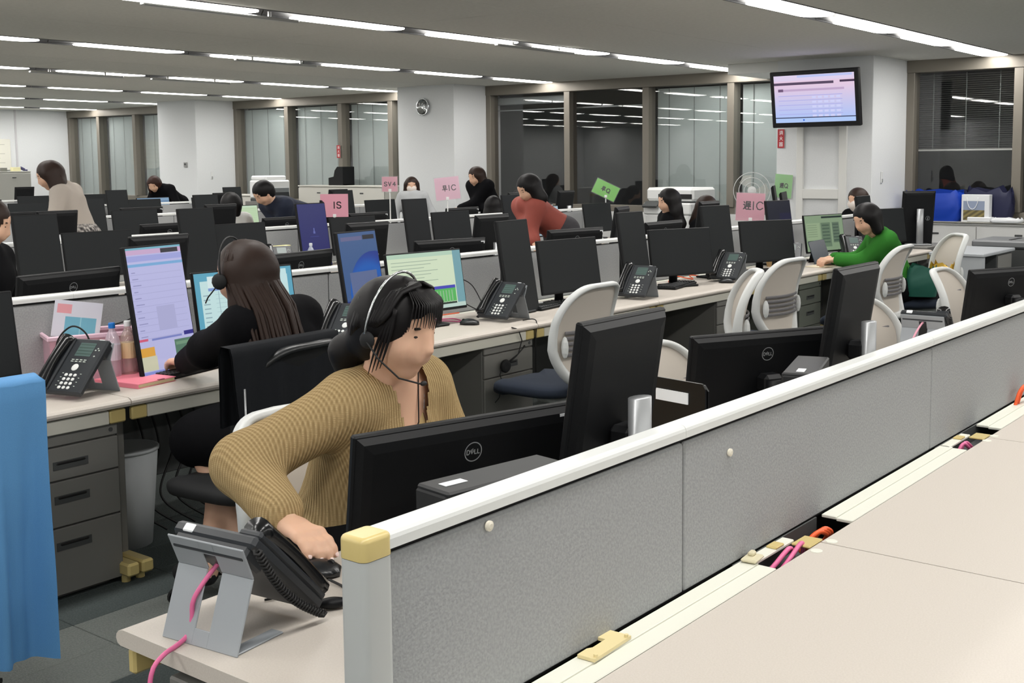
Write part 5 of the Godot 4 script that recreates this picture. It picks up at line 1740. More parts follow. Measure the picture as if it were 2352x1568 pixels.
	m = MB.new(); m.smoothing(true); m.lathe(Vector3.ZERO, [Vector2(0.002, 0.004), Vector2(0.10, 0.0), Vector2(0.135, 0.40), Vector2(0.13, 0.40), Vector2(0.097, 0.01)], 24); part("tub", m, mat("bin_grey", c8(190, 194, 196), 0.5), t)
	m = MB.new(); m.smoothing(true); m.lathe(Vector3(0, 0.395, 0), [Vector2(0.13, 0), Vector2(0.14, 0.0), Vector2(0.14, 0.012), Vector2(0.13, 0.012)], 24); part("rim", m, mat("bin_grey", c8(190, 194, 196), 0.5), t)
	for k in 5:
		var x := 2.78 + k * 0.07
		cable("power_cable", [P(x, 0.55, 4.36), P(x + 0.03, 0.35, 4.33), P(x - 0.06, 0.15, 4.3), P(x + 0.05, 0.02, 4.22)], 0.005, black, "black power cable hanging in the dark under the aisle desk", "cables under the aisle desk")
	# the woman in green's desk
	t = thing("flask", "purple metal flask with a dark lid beside the woman in green", "flask", P(9.72, DESK_Y, 4.11))
	m = MB.new(); m.smoothing(true); m.lathe(Vector3.ZERO, [Vector2(0.03, 0), Vector2(0.033, 0.005), Vector2(0.033, 0.15), Vector2(0.028, 0.165)], 20); part("body", m, mat("flask_purple", c8(156, 84, 140), 0.3, 0.3), t)
	m = MB.new(); m.smoothing(true); m.lathe(Vector3(0, 0.165, 0), [Vector2(0.029, 0), Vector2(0.029, 0.035), Vector2(0.024, 0.04)], 18); part("lid", m, black, t)
	t = thing("tablet", "dark tablet propped up before the green screen", "tablet", P(9.06, DESK_Y, 4.08), -0.5)
	m = MB.new(); m.box(Vector3(0, 0.1, 0), Vector3(0.17, 0.2, 0.008), 0.003, Basis(Vector3.RIGHT, -0.35) * Basis(Vector3(0, 0, 1), 0.12)); part("slab", m, mat("tablet_blue", c8(22, 36, 50), 0.25), t)
	m = MB.new(); m.box(Vector3(0, 0.06, -0.06), Vector3(0.1, 0.12, 0.004), 0.001, Basis(Vector3.RIGHT, 0.4)); part("prop", m, mats["black_plastic"], t)
	t = thing("label_printer", "white box with black marks under the typing hands", "keypad", P(9.02, DESK_Y, 3.96), -0.4)
	m = MB.new(); m.box(Vector3(0, 0.022, 0), Vector3(0.22, 0.03, 0.1), 0.006); part("case", m, mats["white_plastic"], t)
	m = MB.new()
	for k in 5: m.box(Vector3(-0.01 + k * 0.022, 0.038, 0.02), Vector3(0.008, 0.002, 0.03))
	part("marks", m, black, t)
	m = MB.new(); m.box(Vector3(0, 0.004, 0), Vector3(0.21, 0.008, 0.09)); part("foot", m, black, t)
	solo("envelope", slab(P(8.72, 0.7005, 3.88), P(9.0, 0.706, 4.05), 0.002), mat("envelope_cream", c8(226, 216, 190), 0.8), "cream envelope at the desk edge by the woman in green", "envelope")
	t = thing("paper_cup", "dark red cup between the blank monitor and the tablet", "cup", P(8.62, DESK_Y, 4.3))
	m = MB.new(); m.smoothing(true); m.lathe(Vector3.ZERO, [Vector2(0.035, 0), Vector2(0.045, 0.06), Vector2(0.047, 0.14)], 18); part("cup", m, mat("cup_red", c8(96, 8, 22), 0.5), t)
	m = MB.new(); m.lathe(Vector3.ZERO, [Vector2(0.036, 0.0), Vector2(0.0455, 0.058)], 18); part("sleeve", m, mat("cup_tan", c8(196, 164, 116), 0.7), t)
	# second bank odds and ends
	bottle(6.34, DESK_Y, 7.3, 0.22, 0.032, c8(236, 240, 246), "clear water bottle before the navy screen", Color(0.9, 0.93, 0.98), c8(214, 222, 236))
	solo("sticky_notes", slab(P(6.05, 0.86, 7.5), P(6.3, 0.9, 7.56), 0.002), mat("note_yellow", c8(232, 222, 160), 0.8), "pale yellow notes stacked on the dark phone", "notes")
	solo("tissue_box", slab(P(8.35, DESK_Y, 5.0), P(8.55, 0.98, 5.12), 0.004), mats["paper"], "white tissue box standing by the late IC sign", "box")
	# pocket taped to the monitor back
	var pm := StandardMaterial3D.new(); pm.transparency = BaseMaterial3D.TRANSPARENCY_ALPHA; pm.albedo_color = Color(0.75, 0.8, 0.85, 0.12); pm.roughness = 0.15
	m = MB.new(); m.box(Vector3.ZERO, Vector3(0.25, 0.10, 0.003))
	solo("plastic_pocket", m, pm, "clear plastic pocket on the back of a monitor above the pink box", "pocket", P(2.755, 1.035, 4.765), PI + 0.15)

func build_near_desk() -> void:
	# wire duct beside the long screen with openings at the desk joints
	var t := thing("wire_duct", "cream wire duct cover running along the foot of the long grey screen", "duct", P(1.1, DESK_Y, 1.162))
	var duct: Material = mats["duct"]
	var U := func(u: float) -> float: return u - 1.1
	for q in [[1.11, 2.195], [2.60, 3.455], [3.80, 4.69], [5.03, 5.92], [6.26, 7.4]]:
		var m := MB.new()
		m.box(Vector3((U.call(q[0]) + U.call(q[1])) / 2, -0.004, 0.026), Vector3(q[1] - q[0], 0.008, 0.038), 0.0015)
		m.box(Vector3((U.call(q[0]) + U.call(q[1])) / 2, -0.007, 0.066), Vector3(q[1] - q[0], 0.008, 0.042), 0.0015)
		part("cover_strip", m, duct, t)
	for u in [2.195, 3.455, 4.69, 5.92]:
		var m := MB.new()
		m.box(Vector3(U.call(u) + 0.17, -0.055, 0.045), Vector3(0.42, 0.006, 0.088))
		m.box(Vector3(U.call(u) + 0.17, -0.03, 0.004), Vector3(0.42, 0.056, 0.004))
		part("tray", m, mats["steel_dark"], t)
		m = MB.new()
		m.box(Vector3(U.call(u) + 0.09, -0.004, 0.022), Vector3(0.2, 0.008, 0.03), 0.002)
		part("inner_rail", m, duct, t)
		m = MB.new()
		m.box(Vector3(U.call(u) + 0.205, -0.006, 0.062), Vector3(0.07, 0.006, 0.046), 0.002)
		m.box(Vector3(U.call(u) + 0.12, 0.002, 0.024), Vector3(0.04, 0.006, 0.026), 0.002)
		part("beige_bridge", m, mats["beige_plastic"], t)
	var pinkc: Material = mats["cable_pink"]; var orange: Material = mats["cable_orange"]
	cable("pink_cable", [P(2.21, 0.655, 1.12), P(2.26, 0.68, 1.11), P(2.33, 0.697, 1.11), P(2.36, 0.67, 1.115)], 0.0055, pinkc, "pink cable looped in the duct opening at the first desk joint")
	cable("pink_cable", [P(2.23, 0.655, 1.10), P(2.29, 0.68, 1.095), P(2.37, 0.70, 1.10), P(2.40, 0.665, 1.11)], 0.0055, pinkc, "second pink cable beside the first in the duct opening")
	for k in 3:
		cable("orange_cable", [P(2.43 + k * 0.012, 0.655, 1.13), P(2.44 + k * 0.014, 0.69, 1.11), P(2.47 + k * 0.014, 0.70, 1.10), P(2.51 + k * 0.012, 0.68, 1.10), P(2.52 + k * 0.012, 0.65, 1.12)], 0.006, orange, "orange cable coiled in the duct opening at the first desk joint", "orange cables in the duct")
	for k in 2:
		cable("pink_cable", [P(3.50 + k * 0.02, 0.66, 1.12), P(3.53 + k * 0.02, 0.695, 1.11), P(3.58 + k * 0.02, 0.665, 1.10)], 0.0055, pinkc, "pink cable in the duct opening at the second desk joint", "pink cables in the second opening")
		cable("orange_cable", [P(4.18 + k * 0.03, 0.69, 1.14), P(4.2 + k * 0.03, 0.745, 1.13), P(4.25 + k * 0.03, 0.76, 1.12), P(4.28 + k * 0.03, 0.70, 1.11)], 0.006, orange, "orange cable rising from the duct by the far panel", "orange cables further along the duct")
	# loose duct clip
	var c := thing("duct_clip", "loose beige plastic duct clip lying against the grey screen", "clip", P(1.635, DESK_Y + 0.001, 1.137), 0.04)
	var m := MB.new()
	m.prism(Vector3(0, 0.003, 0), [Vector2(-0.06, -0.022), Vector2(0.062, -0.022), Vector2(0.062, 0.024), Vector2(0.022, 0.024), Vector2(0.022, 0.008), Vector2(-0.02, 0.008), Vector2(-0.03, 0.014), Vector2(-0.06, 0.014)], 0.006, Basis(Vector3.RIGHT, Vector3(0, 0, -1), Vector3.UP))
	part("plate", m, mat("clip_cream", c8(226, 210, 160), 0.35), c)
	m = MB.new()
	for s in [-0.05, 0.052]:
		m.lathe(Vector3(s, 0.004, 0.018), [Vector2(0.004, 0), Vector2(0.004, 0.007)], 8)
	part("peg", m, mat("clip_cream", c8(226, 210, 160), 0.35), c)
	c = thing("duct_clip", "pale plastic duct clip at the first joint opening", "clip", P(2.20, DESK_Y + 0.006, 1.135), 0.1)
	m = MB.new(); m.box(Vector3.ZERO, Vector3(0.05, 0.008, 0.036), 0.003); part("plate", m, mat("clip_pale", c8(214, 206, 176), 0.3), c)
	m = MB.new(); m.box(Vector3(0.008, 0.008, -0.004), Vector3(0.02, 0.01, 0.014), 0.003); part("catch", m, mat("clip_pale", c8(214, 206, 176), 0.3), c)
	for q in [[2.421, 1.05], [2.34, 1.05], [3.665, 1.058], [3.59, 1.058]]:
		m = MB.new(); m.lathe(Vector3.ZERO, [Vector2(0.0135, 0), Vector2(0.0135, 0.0012), Vector2(0.011, 0.0018)], 20)
		solo("screw_cap", m, mats["duct"], "round cream screw cap on the empty desk by a joint", "screw cap", P(q[0], DESK_Y, q[1]), 0.0, "screw caps on the empty desks")
	for q in [[1.354, 0.992], [2.139, 0.948]]:
		m = MB.new(); m.lathe(Vector3.ZERO, [Vector2(0.007, 0), Vector2(0.0085, 0.002), Vector2(0.0085, 0.006), Vector2(0.004, 0.008)], 16, Basis(Vector3.RIGHT, PI / 2))
		solo("push_pin", m, mat("pin_cream", c8(222, 216, 200), 0.4), "cream push pin in the long grey screen", "pin", P(q[0], q[1], 1.1615), 0.0, "pins in the long grey screen")

func build_side_furniture() -> void:
	var t := thing("side_desk", "small grey side desk beyond the loaded chair", "desk", P(11.0, 0, 3.42))
	var g := mat("side_grey", c8(176, 180, 184), 0.45)
	var m := MB.new(); m.box(Vector3(0, 0.705, 0), Vector3(0.95, 0.03, 0.5), 0.006); part("desk_top", m, g, t)
	m = MB.new(); m.box(Vector3(-0.42, 0.345, 0), Vector3(0.08, 0.69, 0.46), 0.004); part("side_panel", m, g, t)
	m = MB.new(); m.box(Vector3(0.22, 0.345, 0.0), Vector3(0.45, 0.69, 0.44), 0.004); part("drawer_body", m, mats["steel_dark"], t)
	for k in 3:
		m = MB.new(); m.box(Vector3(0.22, 0.58 - k * 0.2, 0.225), Vector3(0.43, 0.18, 0.012), 0.003); part("drawer", m, mats["steel_grey"], t)
	t = thing("shredder", "dark grey floor machine beyond the side desk", "machine", P(11.95, 0, 3.35))
	m = MB.new(); m.box(Vector3(0, 0.36, 0), Vector3(0.6, 0.68, 0.5), 0.015); part("body", m, mats["steel_dark"], t)
	m = MB.new(); m.box(Vector3(0, 0.735, 0), Vector3(0.66, 0.07, 0.56), 0.015); part("head", m, mat("shred_grey", c8(120, 122, 124), 0.45), t)
	m = MB.new(); m.box(Vector3(0, 0.772, 0.05), Vector3(0.36, 0.004, 0.03)); part("slot", m, mats["rubber"], t)
	monitor(true, 11.35, 4.08, PI - 0.9, "tall monitor on a silver stand with a sideways emblem before the blue bag", "", null, 0.535, true).position.y = 0.72
	monitor(true, 11.25, 5.55, 0.4, "tall dark monitor beside the panelled column", "", null, 0.60)
	monitor(false, 11.75, 5.7, 0.35, "wide dark monitor beside the panelled column", "", null, 0.52)
	solo("side_table", slab(P(10.98 + 0.12, 0.0, 5.1), P(12.25, 0.70, 5.95), 0.006), mats["steel_grey"], "grey side table in front of the panelled column", "table")
	solo("window_table", slab(P(11.1, 0.0, 3.88), P(11.75, 0.72, 4.5), 0.006), mats["steel_grey"], "grey table under the tall monitor with the sideways emblem", "table")

# ---------------------------------------------------------------- people
# smooth union of tapered capsules meshed as surface nets; bone = [a, b, ra, rb, axis, stretch]
func sdf_into(mb: MB, bones: Array, cell: float, k: float, cut = null) -> void:
	var lo := Vector3(1e9, 1e9, 1e9)
	var hi := -lo
	for b in bones:
		var r: float = maxf(b[2], b[3]) * (maxf(1.0, b[5]) if b.size() > 5 else 1.0) + cell * 2.5
		for q in [b[0], b[1]]:
			lo = lo.min(q - Vector3.ONE * r)
			hi = hi.max(q + Vector3.ONE * r)
	var nx := int((hi.x - lo.x) / cell) + 2
	var ny := int((hi.y - lo.y) / cell) + 2
	var nz := int((hi.z - lo.z) / cell) + 2
	var n := nx * ny * nz
	var S := PackedFloat32Array()
	S.resize(n)
	var mg := cell * 2.2 + 2.2 / k
	for b in bones:
		var a: Vector3 = b[0]
		var ba: Vector3 = b[1] - a
		var bl: float = maxf(ba.length_squared(), 1e-9)
		var ra: float = b[2]
		var dr: float = b[3] - ra
		var st: float = b[5] if b.size() > 5 else 1.0
		var ax: Vector3 = b[4] if b.size() > 4 else Vector3.UP
		var f: float = 1.0 / st - 1.0
		var R: float = maxf(b[2], b[3]) * maxf(1.0, st) + mg
		var l: Vector3 = (a.min(b[1]) - Vector3.ONE * R - lo) / cell
		var h: Vector3 = (a.max(b[1]) + Vector3.ONE * R - lo) / cell
		var x0 := maxi(0, int(l.x)); var x1 := mini(nx - 1, int(h.x) + 1)
		var y0 := maxi(0, int(l.y)); var y1 := mini(ny - 1, int(h.y) + 1)
		var z0 := maxi(0, int(l.z)); var z1 := mini(nz - 1, int(h.z) + 1)
		for z in range(z0, z1 + 1):
			for y in range(y0, y1 + 1):
				var row := nx * (y + ny * z)
				var pa := Vector3(lo.x + x0 * cell, lo.y + y * cell, lo.z + z * cell) - a
				for x in range(x0, x1 + 1):
					var t := clampf(pa.dot(ba) / bl, 0.0, 1.0)
					var q := pa - ba * t
					if f != 0.0:
						q += ax * (q.dot(ax) * f)
					var d := q.length() - ra - dr * t
					if d < mg:
						S[row + x] += exp(-k * d)
					pa.x += cell
	for i in n:
		var s := S[i]
		S[i] = -log(s) / k if s > 1e-12 else 9.0
	var sy := nx
	var sz := nx * ny
	var vi := PackedInt32Array()
	vi.resize(n)
	vi.fill(-1)
	var vs := PackedVector3Array()
	var offs := [0, 1, sy, sy + 1, sz, sz + 1, sz + sy, sz + sy + 1]
	var cor := [Vector3(0, 0, 0), Vector3(1, 0, 0), Vector3(0, 1, 0), Vector3(1, 1, 0), Vector3(0, 0, 1), Vector3(1, 0, 1), Vector3(0, 1, 1), Vector3(1, 1, 1)]
	var edges := [[0, 1], [2, 3], [4, 5], [6, 7], [0, 2], [1, 3], [4, 6], [5, 7], [0, 4], [1, 5], [2, 6], [3, 7]]
	var lim := cell * 2.2
	for z in nz - 1:
		for y in ny - 1:
			var base := nx * (y + ny * z)
			for x in nx - 1:
				var i := base + x
				var s0 := S[i]
				if s0 > lim or s0 < -lim:
					continue
				var neg := 0
				for o in offs:
					if S[i + o] < 0.0:
						neg += 1
				if neg == 0 or neg == 8:
					continue
				var p := Vector3.ZERO
				var c := 0
				for e in edges:
					var da: float = S[i + offs[e[0]]]
					var db: float = S[i + offs[e[1]]]
					if (da < 0.0) != (db < 0.0):
						p += cor[e[0]].lerp(cor[e[1]], da / (da - db))
						c += 1
				vi[i] = vs.size()
				vs.append(lo + (Vector3(x, y, z) + p / c) * cell)
	var emit := func(q: Array, flip: bool):
		for j in 4:
			if vi[q[j]] < 0: return
		var a := vs[vi[q[0]]]; var b := vs[vi[q[1]]]; var c := vs[vi[q[2]]]; var d := vs[vi[q[3]]]
		if cut != null and cut.call((a + b + c + d) / 4.0):
			return
		if flip:
			mb.tri(a, c, b); mb.tri(a, d, c)
		else:
			mb.tri(a, b, c); mb.tri(a, c, d)
	for z in range(1, nz - 1):
		for y in range(1, ny - 1):
			var base := nx * (y + ny * z)
			for x in range(1, nx - 1):
				var i := base + x
				var s := S[i]
				if s > lim or s < -lim:
					continue
				var ng := s < 0.0
				if ng != (S[i + 1] < 0.0):
					emit.call([i - sy - sz, i - sz, i, i - sy], ng)
				if ng != (S[i + sy] < 0.0):
					emit.call([i - 1 - sz, i - 1, i, i - sz], ng)
				if ng != (S[i + sz] < 0.0):
					emit.call([i - 1 - sy, i - sy, i, i - 1], ng)

func elbow_of(s: Vector3, w: Vector3, pole: Vector3, l1 := 0.27, l2 := 0.24) -> Vector3:
	var d := w - s
	var len := maxf(d.length(), 0.05)
	var dir := d / len
	var sc := maxf(1.0, len / (l1 + l2) * 1.001)
	l1 *= sc; l2 *= sc
	var x := (l1 * l1 - l2 * l2 + len * len) / (2.0 * len)
	var h := sqrt(maxf(0.0, l1 * l1 - x * x))
	var perp := pole - dir * pole.dot(dir)
	return s + dir * x + perp.normalized() * h

# bones of a hand; w wrist, d pointing direction, n normal of the back of the hand, side +1 right hand
func hand_bones(w: Vector3, d: Vector3, n: Vector3, side: float, curl: float) -> Array:
	d = d.normalized()
	n = (n - d * n.dot(d)).normalized()
	var ac := d.cross(n) * side     # towards the little finger for a palm-down right hand
	var out := []
	var L := [0.066, 0.074, 0.068, 0.054]
	for i in 4:
		var off := ac * (-0.027 + i * 0.0185)
		var kn := w + d * (0.082 - 0.004 * absf(i - 1.2)) + off + n * 0.006
		out.append([w + off * 0.55 + d * 0.01, kn, 0.0135, 0.0115])
		var p := kn
		var ang := curl * 0.55
		var rr := 0.0092
		for j in 3:
			var seg: float = L[i] * [0.46, 0.31, 0.23][j]
			var dd := (d * cos(ang) - n * sin(ang) + ac * (-0.10 + i * 0.07) * (0.6 if j == 0 else 0.2)).normalized()
			var q := p + dd * seg
			out.append([p, q, rr, rr - 0.0008])
			p = q
			rr -= 0.0008
			ang += curl * [0.8, 0.6, 0.4][j]
	var t0 := w + d * 0.018 - ac * 0.022 - n * 0.004
	var t1 := t0 + d * 0.034 - ac * 0.026 - n * 0.008
	var t2 := t1 + d * 0.03 - ac * 0.006 - n * 0.010 * (0.5 + curl)
	out.append([w, t0, 0.016, 0.0145]); out.append([t0, t1, 0.0145, 0.011]); out.append([t1, t2, 0.0105, 0.0085])
	out.append([w - d * 0.03, w + d * 0.02, 0.0225, 0.022, ac, 1.15])
	return out

func skin_mat(key := "skin") -> Material:
	if mats.has(key): return mats[key]
	var m := mat(key, c8(222, 178, 150), 0.55)
	m.subsurf_scatter_enabled = true
	m.subsurf_scatter_strength = 0.06
	return m

func hair_mat(key: String, c: Color) -> Material:
	if mats.has(key): return mats[key]
	var m := mat(key, c, 0.52, 0.0, 0.35)
	return m

func person(label: String, o: Dictionary) -> Node3D:
	var H: Vector3 = o.hip
	var f: Vector3 = (o.face as Vector3).normalized()
	var up := Vector3.UP
	var r := f.cross(up).normalized()
	var lean: float = o.get("lean", 0.1)
	var a := (up * cos(lean) + f * sin(lean)).normalized()
	var tf := (f * cos(lean) - up * sin(lean)).normalized()
	var sc: float = o.get("size", 1.0)
	var cell: float = o.get("cell", 0.022)
	var hc: Vector3 = o.get("head", H + a * 0.455 * sc + (up * 0.6 + a * 0.4) * 0.135 * sc + f * 0.02)
	var hf: Vector3 = (o.get("look", f) as Vector3).normalized()
	var hr := hf.cross(up).normalized()
	var hu := hr.cross(hf).normalized()
	var tilt: float = o.get("tilt", 0.0)
	if tilt != 0.0:
		hu = hu.rotated(hf, tilt); hr = hf.cross(hu)
	var t := thing("person", label, "person", Vector3(H.x, 0, H.z))
	var off := -Vector3(H.x, 0, H.z)
	var mv := func(bs: Array) -> Array:
		var out := []
		for b in bs:
			var c: Array = b.duplicate()
			c[0] = b[0] + off; c[1] = b[1] + off
			out.append(c)
		return out
	var waist := H + a * 0.15 * sc
	var chest := H + a * 0.31 * sc
	var neck := H + a * 0.45 * sc
	var shl := H + a * 0.405 * sc - r * 0.155 * sc
	var shr := H + a * 0.405 * sc + r * 0.155 * sc
	var sit: bool = o.get("sit", true)
	var kl: Vector3; var kr: Vector3; var al: Vector3; var ar: Vector3
	if sit:
		kl = H + f * 0.40 - r * 0.10 - up * 0.03; kr = H + f * 0.40 + r * 0.10 - up * 0.03
		al = Vector3(kl.x, 0.08, kl.z) - f * 0.05; ar = Vector3(kr.x, 0.08, kr.z) - f * 0.05
	else:
		kl = Vector3(H.x, H.y * 0.54, H.z) - r * 0.09 + f * 0.03; kr = Vector3(H.x, H.y * 0.54, H.z) + r * 0.09 + f * 0.02
		al = Vector3(kl.x, 0.08, kl.z) - f * 0.04; ar = Vector3(kr.x, 0.08, kr.z) - f * 0.02
	if o.has("knees"):
		kl = o.knees[0]; kr = o.knees[1]; al = o.ankles[0]; ar = o.ankles[1]
	var wl: Vector3 = o.get("lhand", shl - r * 0.05 - up * 0.42 + f * 0.16)
	var wr: Vector3 = o.get("rhand", shr + r * 0.05 - up * 0.42 + f * 0.16)
	var ell := elbow_of(shl, wl, (o.get("lpole", -r * 0.6 - up * 0.7 - f * 0.3)) as Vector3)
	var elr := elbow_of(shr, wr, (o.get("rpole", r * 0.6 - up * 0.7 - f * 0.3)) as Vector3)
	var torso := [
		[H - r * 0.055, H + r * 0.055, 0.108, 0.108, tf, 0.95],
		[H + a * 0.03 - r * 0.04, waist - r * 0.035, 0.098, 0.086], [H + a * 0.03 + r * 0.04, waist + r * 0.035, 0.098, 0.086],
		[waist - r * 0.035, chest - r * 0.055, 0.086, 0.094], [waist + r * 0.035, chest + r * 0.055, 0.086, 0.094],
		[chest + tf * 0.035 - r * 0.06, chest + tf * 0.035 + r * 0.06, 0.066, 0.066],
		[shl + r * 0.03, shr - r * 0.03, 0.062, 0.062], [chest + a * 0.05, neck - a * 0.01, 0.085, 0.055]]
	var arms := [[shl, ell, 0.048, 0.040], [ell, wl, 0.040, 0.027], [shr, elr, 0.048, 0.040], [elr, wr, 0.040, 0.027]]
	var hipl := H - r * 0.085; var hipr := H + r * 0.085
	var legs := [[hipl, kl, 0.085, 0.060], [kl, al, 0.054, 0.036], [hipr, kr, 0.085, 0.060], [kr, ar, 0.054, 0.036],
		[al - up * 0.03, al - up * 0.045 + f * 0.13, 0.034, 0.026], [ar - up * 0.03, ar - up * 0.045 + f * 0.13, 0.034, 0.026]]
	var neckb := [[neck - a * 0.03, hc - hu * 0.055 - hf * 0.012, 0.053, 0.048]]
	# skin: trunk and limbs, head, hands joined in one mesh
	var body := MB.new()
	body.smoothing(true)
	sdf_into(body, mv.call(torso + arms + legs + neckb), cell, 55.0)
	var headb := [
		[hc + hu * 0.018 - hf * 0.018, hc + hu * 0.022 - hf * 0.002, 0.085, 0.083, hr, 0.92],
		[hc + hf * 0.030 - hu * 0.030, hc + hf * 0.034 + hu * 0.03, 0.060, 0.060],
		[hc + hf * 0.050 - hu * 0.088, hc + hf * 0.028 - hu * 0.055, 0.024, 0.050],
		[hc + hf * 0.052 - hu * 0.030 - hr * 0.03, hc + hf * 0.052 - hu * 0.030 + hr * 0.03, 0.034, 0.034],
		[hc - hr * 0.045 - hu * 0.055, hc + hf * 0.035 - hu * 0.08, 0.024, 0.024], [hc + hr * 0.045 - hu * 0.055, hc + hf * 0.035 - hu * 0.08, 0.024, 0.024],
		[hc + hf * 0.088 + hu * 0.006, hc + hf * 0.101 - hu * 0.026, 0.007, 0.011],
		[hc + hf * 0.084 - hu * 0.052 - hr * 0.012, hc + hf * 0.084 - hu * 0.052 + hr * 0.012, 0.010, 0.010],
		[hc - hr * 0.079 - hf * 0.004 + hu * 0.012, hc - hr * 0.077 - hu * 0.022, 0.014, 0.010, hr, 0.6],
		[hc + hr * 0.079 - hf * 0.004 + hu * 0.012, hc + hr * 0.077 - hu * 0.022, 0.014, 0.010, hr, 0.6],
		[hc - hu * 0.05 - hf * 0.012, hc - hu * 0.12 - hf * 0.02, 0.048, 0.047]]
	sdf_into(body, mv.call(headb), minf(cell * 0.42, 0.009), 110.0)
	var hcell: float = o.get("hand_cell", 0.0065)
	sdf_into(body, mv.call(hand_bones(wl, o.get("ldir", wl - ell), o.get("lnorm", up * 0.8 + f * 0.2 - r * 0.3), -1.0, o.get("curl", 0.7))), hcell, 260.0)
	sdf_into(body, mv.call(hand_bones(wr, o.get("rdir", wr - elr), o.get("rnorm", up * 0.8 + f * 0.2 + r * 0.3), 1.0, o.get("curl", 0.7))), hcell, 260.0)
	part("body", body, skin_mat(), t)
	# clothes
	var g: float = o.get("puff", 0.014)
	var grow := func(bs: Array, e: float) -> Array:
		var out := []
		for b in bs:
			var c: Array = b.duplicate()
			c[2] = b[2] + e; c[3] = b[3] + e
			out.append(c)
		return out
	var sl: float = o.get("sleeve", 0.96)
	var cuffl := ell.lerp(wl, (sl - 0.5) * 2.0) if sl > 0.5 else shl.lerp(ell, sl * 2.0)
	var cuffr := elr.lerp(wr, (sl - 0.5) * 2.0) if sl > 0.5 else shr.lerp(elr, sl * 2.0)
	var sb := []
	if sl > 0.5:
		sb = [[shl, ell, 0.052, 0.046], [ell, cuffl, 0.046, 0.033], [shr, elr, 0.052, 0.046], [elr, cuffr, 0.046, 0.033]]
	else:
		sb = [[shl, cuffl, 0.055, 0.058], [shr, cuffr, 0.055, 0.058]]
	var top := MB.new()
	top.smoothing(true)
	var gcell: float = o.get("cloth_cell", cell)
	sdf_into(top, mv.call(grow.call(torso, g) + grow.call(sb, g * 0.9) + (o.extra if o.has("extra") else [])), gcell, o.get("cloth_k", 60.0), o.get("top_cut"))
	part(o.get("top_name", "top"), top, o.top, t)
	if o.get("skirt", false):
		var sk := MB.new()
		sk.smoothing(true)
		var hem := (kl + kr) / 2.0
		sdf_into(sk, mv.call([[H - r * 0.06, H + r * 0.06, 0.126, 0.126], [waist - a * 0.03 - r * 0.035, H - r * 0.05, 0.098, 0.12], [waist - a * 0.03 + r * 0.035, H + r * 0.05, 0.098, 0.12], [hipl, kl, 0.11, 0.105], [hipr, kr, 0.11, 0.105], [H, hem, 0.12, 0.11]]), cell, 55.0)
		part("skirt", sk, o.bottom, t)
	else:
		var tr := MB.new()
		tr.smoothing(true)
		sdf_into(tr, mv.call(grow.call([torso[0]], 0.02) + grow.call(legs.slice(0, 4), 0.014)), cell, 55.0)
		part("trousers", tr, o.bottom, t)
	var sh := MB.new()
	sh.smoothing(true)
	sdf_into(sh, mv.call(grow.call(legs.slice(4, 6), 0.010)), 0.016, 70.0)
	part("shoes", sh, mats["black_soft"], t)
	# hair
	var style: String = o.get("hair_style", "long")
	var hcut := func(p: Vector3) -> bool:
		var q: Vector3 = p - off - hc
		var qf := q.dot(hf); var qu := q.dot(hu); var qr := absf(q.dot(hr))
		return qf > 0.022 and qu < 0.050 + o.get("fringe", 0.0) and qr < 0.062 - maxf(0.0, qu) * 0.2 and qu > -0.2
	var hb := [[hc + hu * 0.026 - hf * 0.020, hc + hu * 0.032 - hf * 0.004, 0.098, 0.096, hr, 0.94], [hc - hf * 0.045 - hu * 0.005, hc - hf * 0.045 - hu * 0.03, 0.078, 0.07]]
	if style == "long":
		var ln: float = o.get("hair_len", 0.30)
		var bk := hc - hf * 0.055 - hu * 0.04
		for s in [-1.0, -0.35, 0.35, 1.0]:
			var p1: Vector3 = bk + hr * s * 0.06 - up * 0.05
			var p2: Vector3 = bk + hr * s * 0.075 - up * ln * 0.65 - tf * 0.03 - f * 0.01
			var p3: Vector3 = bk + hr * s * 0.07 - up * ln - tf * 0.03
			hb += [[hc + hr * s * 0.05 - hf * 0.03, p1, 0.05, 0.048], [p1, p2, 0.046, 0.040], [p2, p3, 0.040, 0.016]]
		for s in [-1.0, 1.0]:
			hb += [[hc + hr * s * 0.075 + hu * 0.02 + hf * 0.01, hc + hr * s * 0.082 - hu * 0.11 + hf * 0.0, 0.030, 0.030], [hc + hr * s * 0.082 - hu * 0.11, hc + hr * s * 0.085 - hu * 0.11 - up * ln * 0.4, 0.030, 0.016]]
	elif style == "bob":
		for s in [-1.0, 1.0]:
			hb += [[hc + hr * s * 0.068 + hu * 0.02 - hf * 0.0, hc + hr * s * 0.078 - hu * 0.10 - hf * 0.005, 0.038, 0.034]]
		hb += [[hc - hf * 0.05 - hu * 0.02, hc - hf * 0.05 - hu * 0.11, 0.08, 0.066]]
	elif style == "tied":
		hb += [[hc - hf * 0.085 - hu * 0.045, hc - hf * 0.13 - hu * 0.10, 0.026, 0.040], [hc - hf * 0.13 - hu * 0.10, hc - hf * 0.125 - hu * 0.19, 0.040, 0.010]]
	var hm := MB.new()
	hm.smoothing(true)
	sdf_into(hm, mv.call(hb), o.get("hair_cell", cell * 0.6), 75.0, hcut)
	part("hair", hm, o.hair, t)
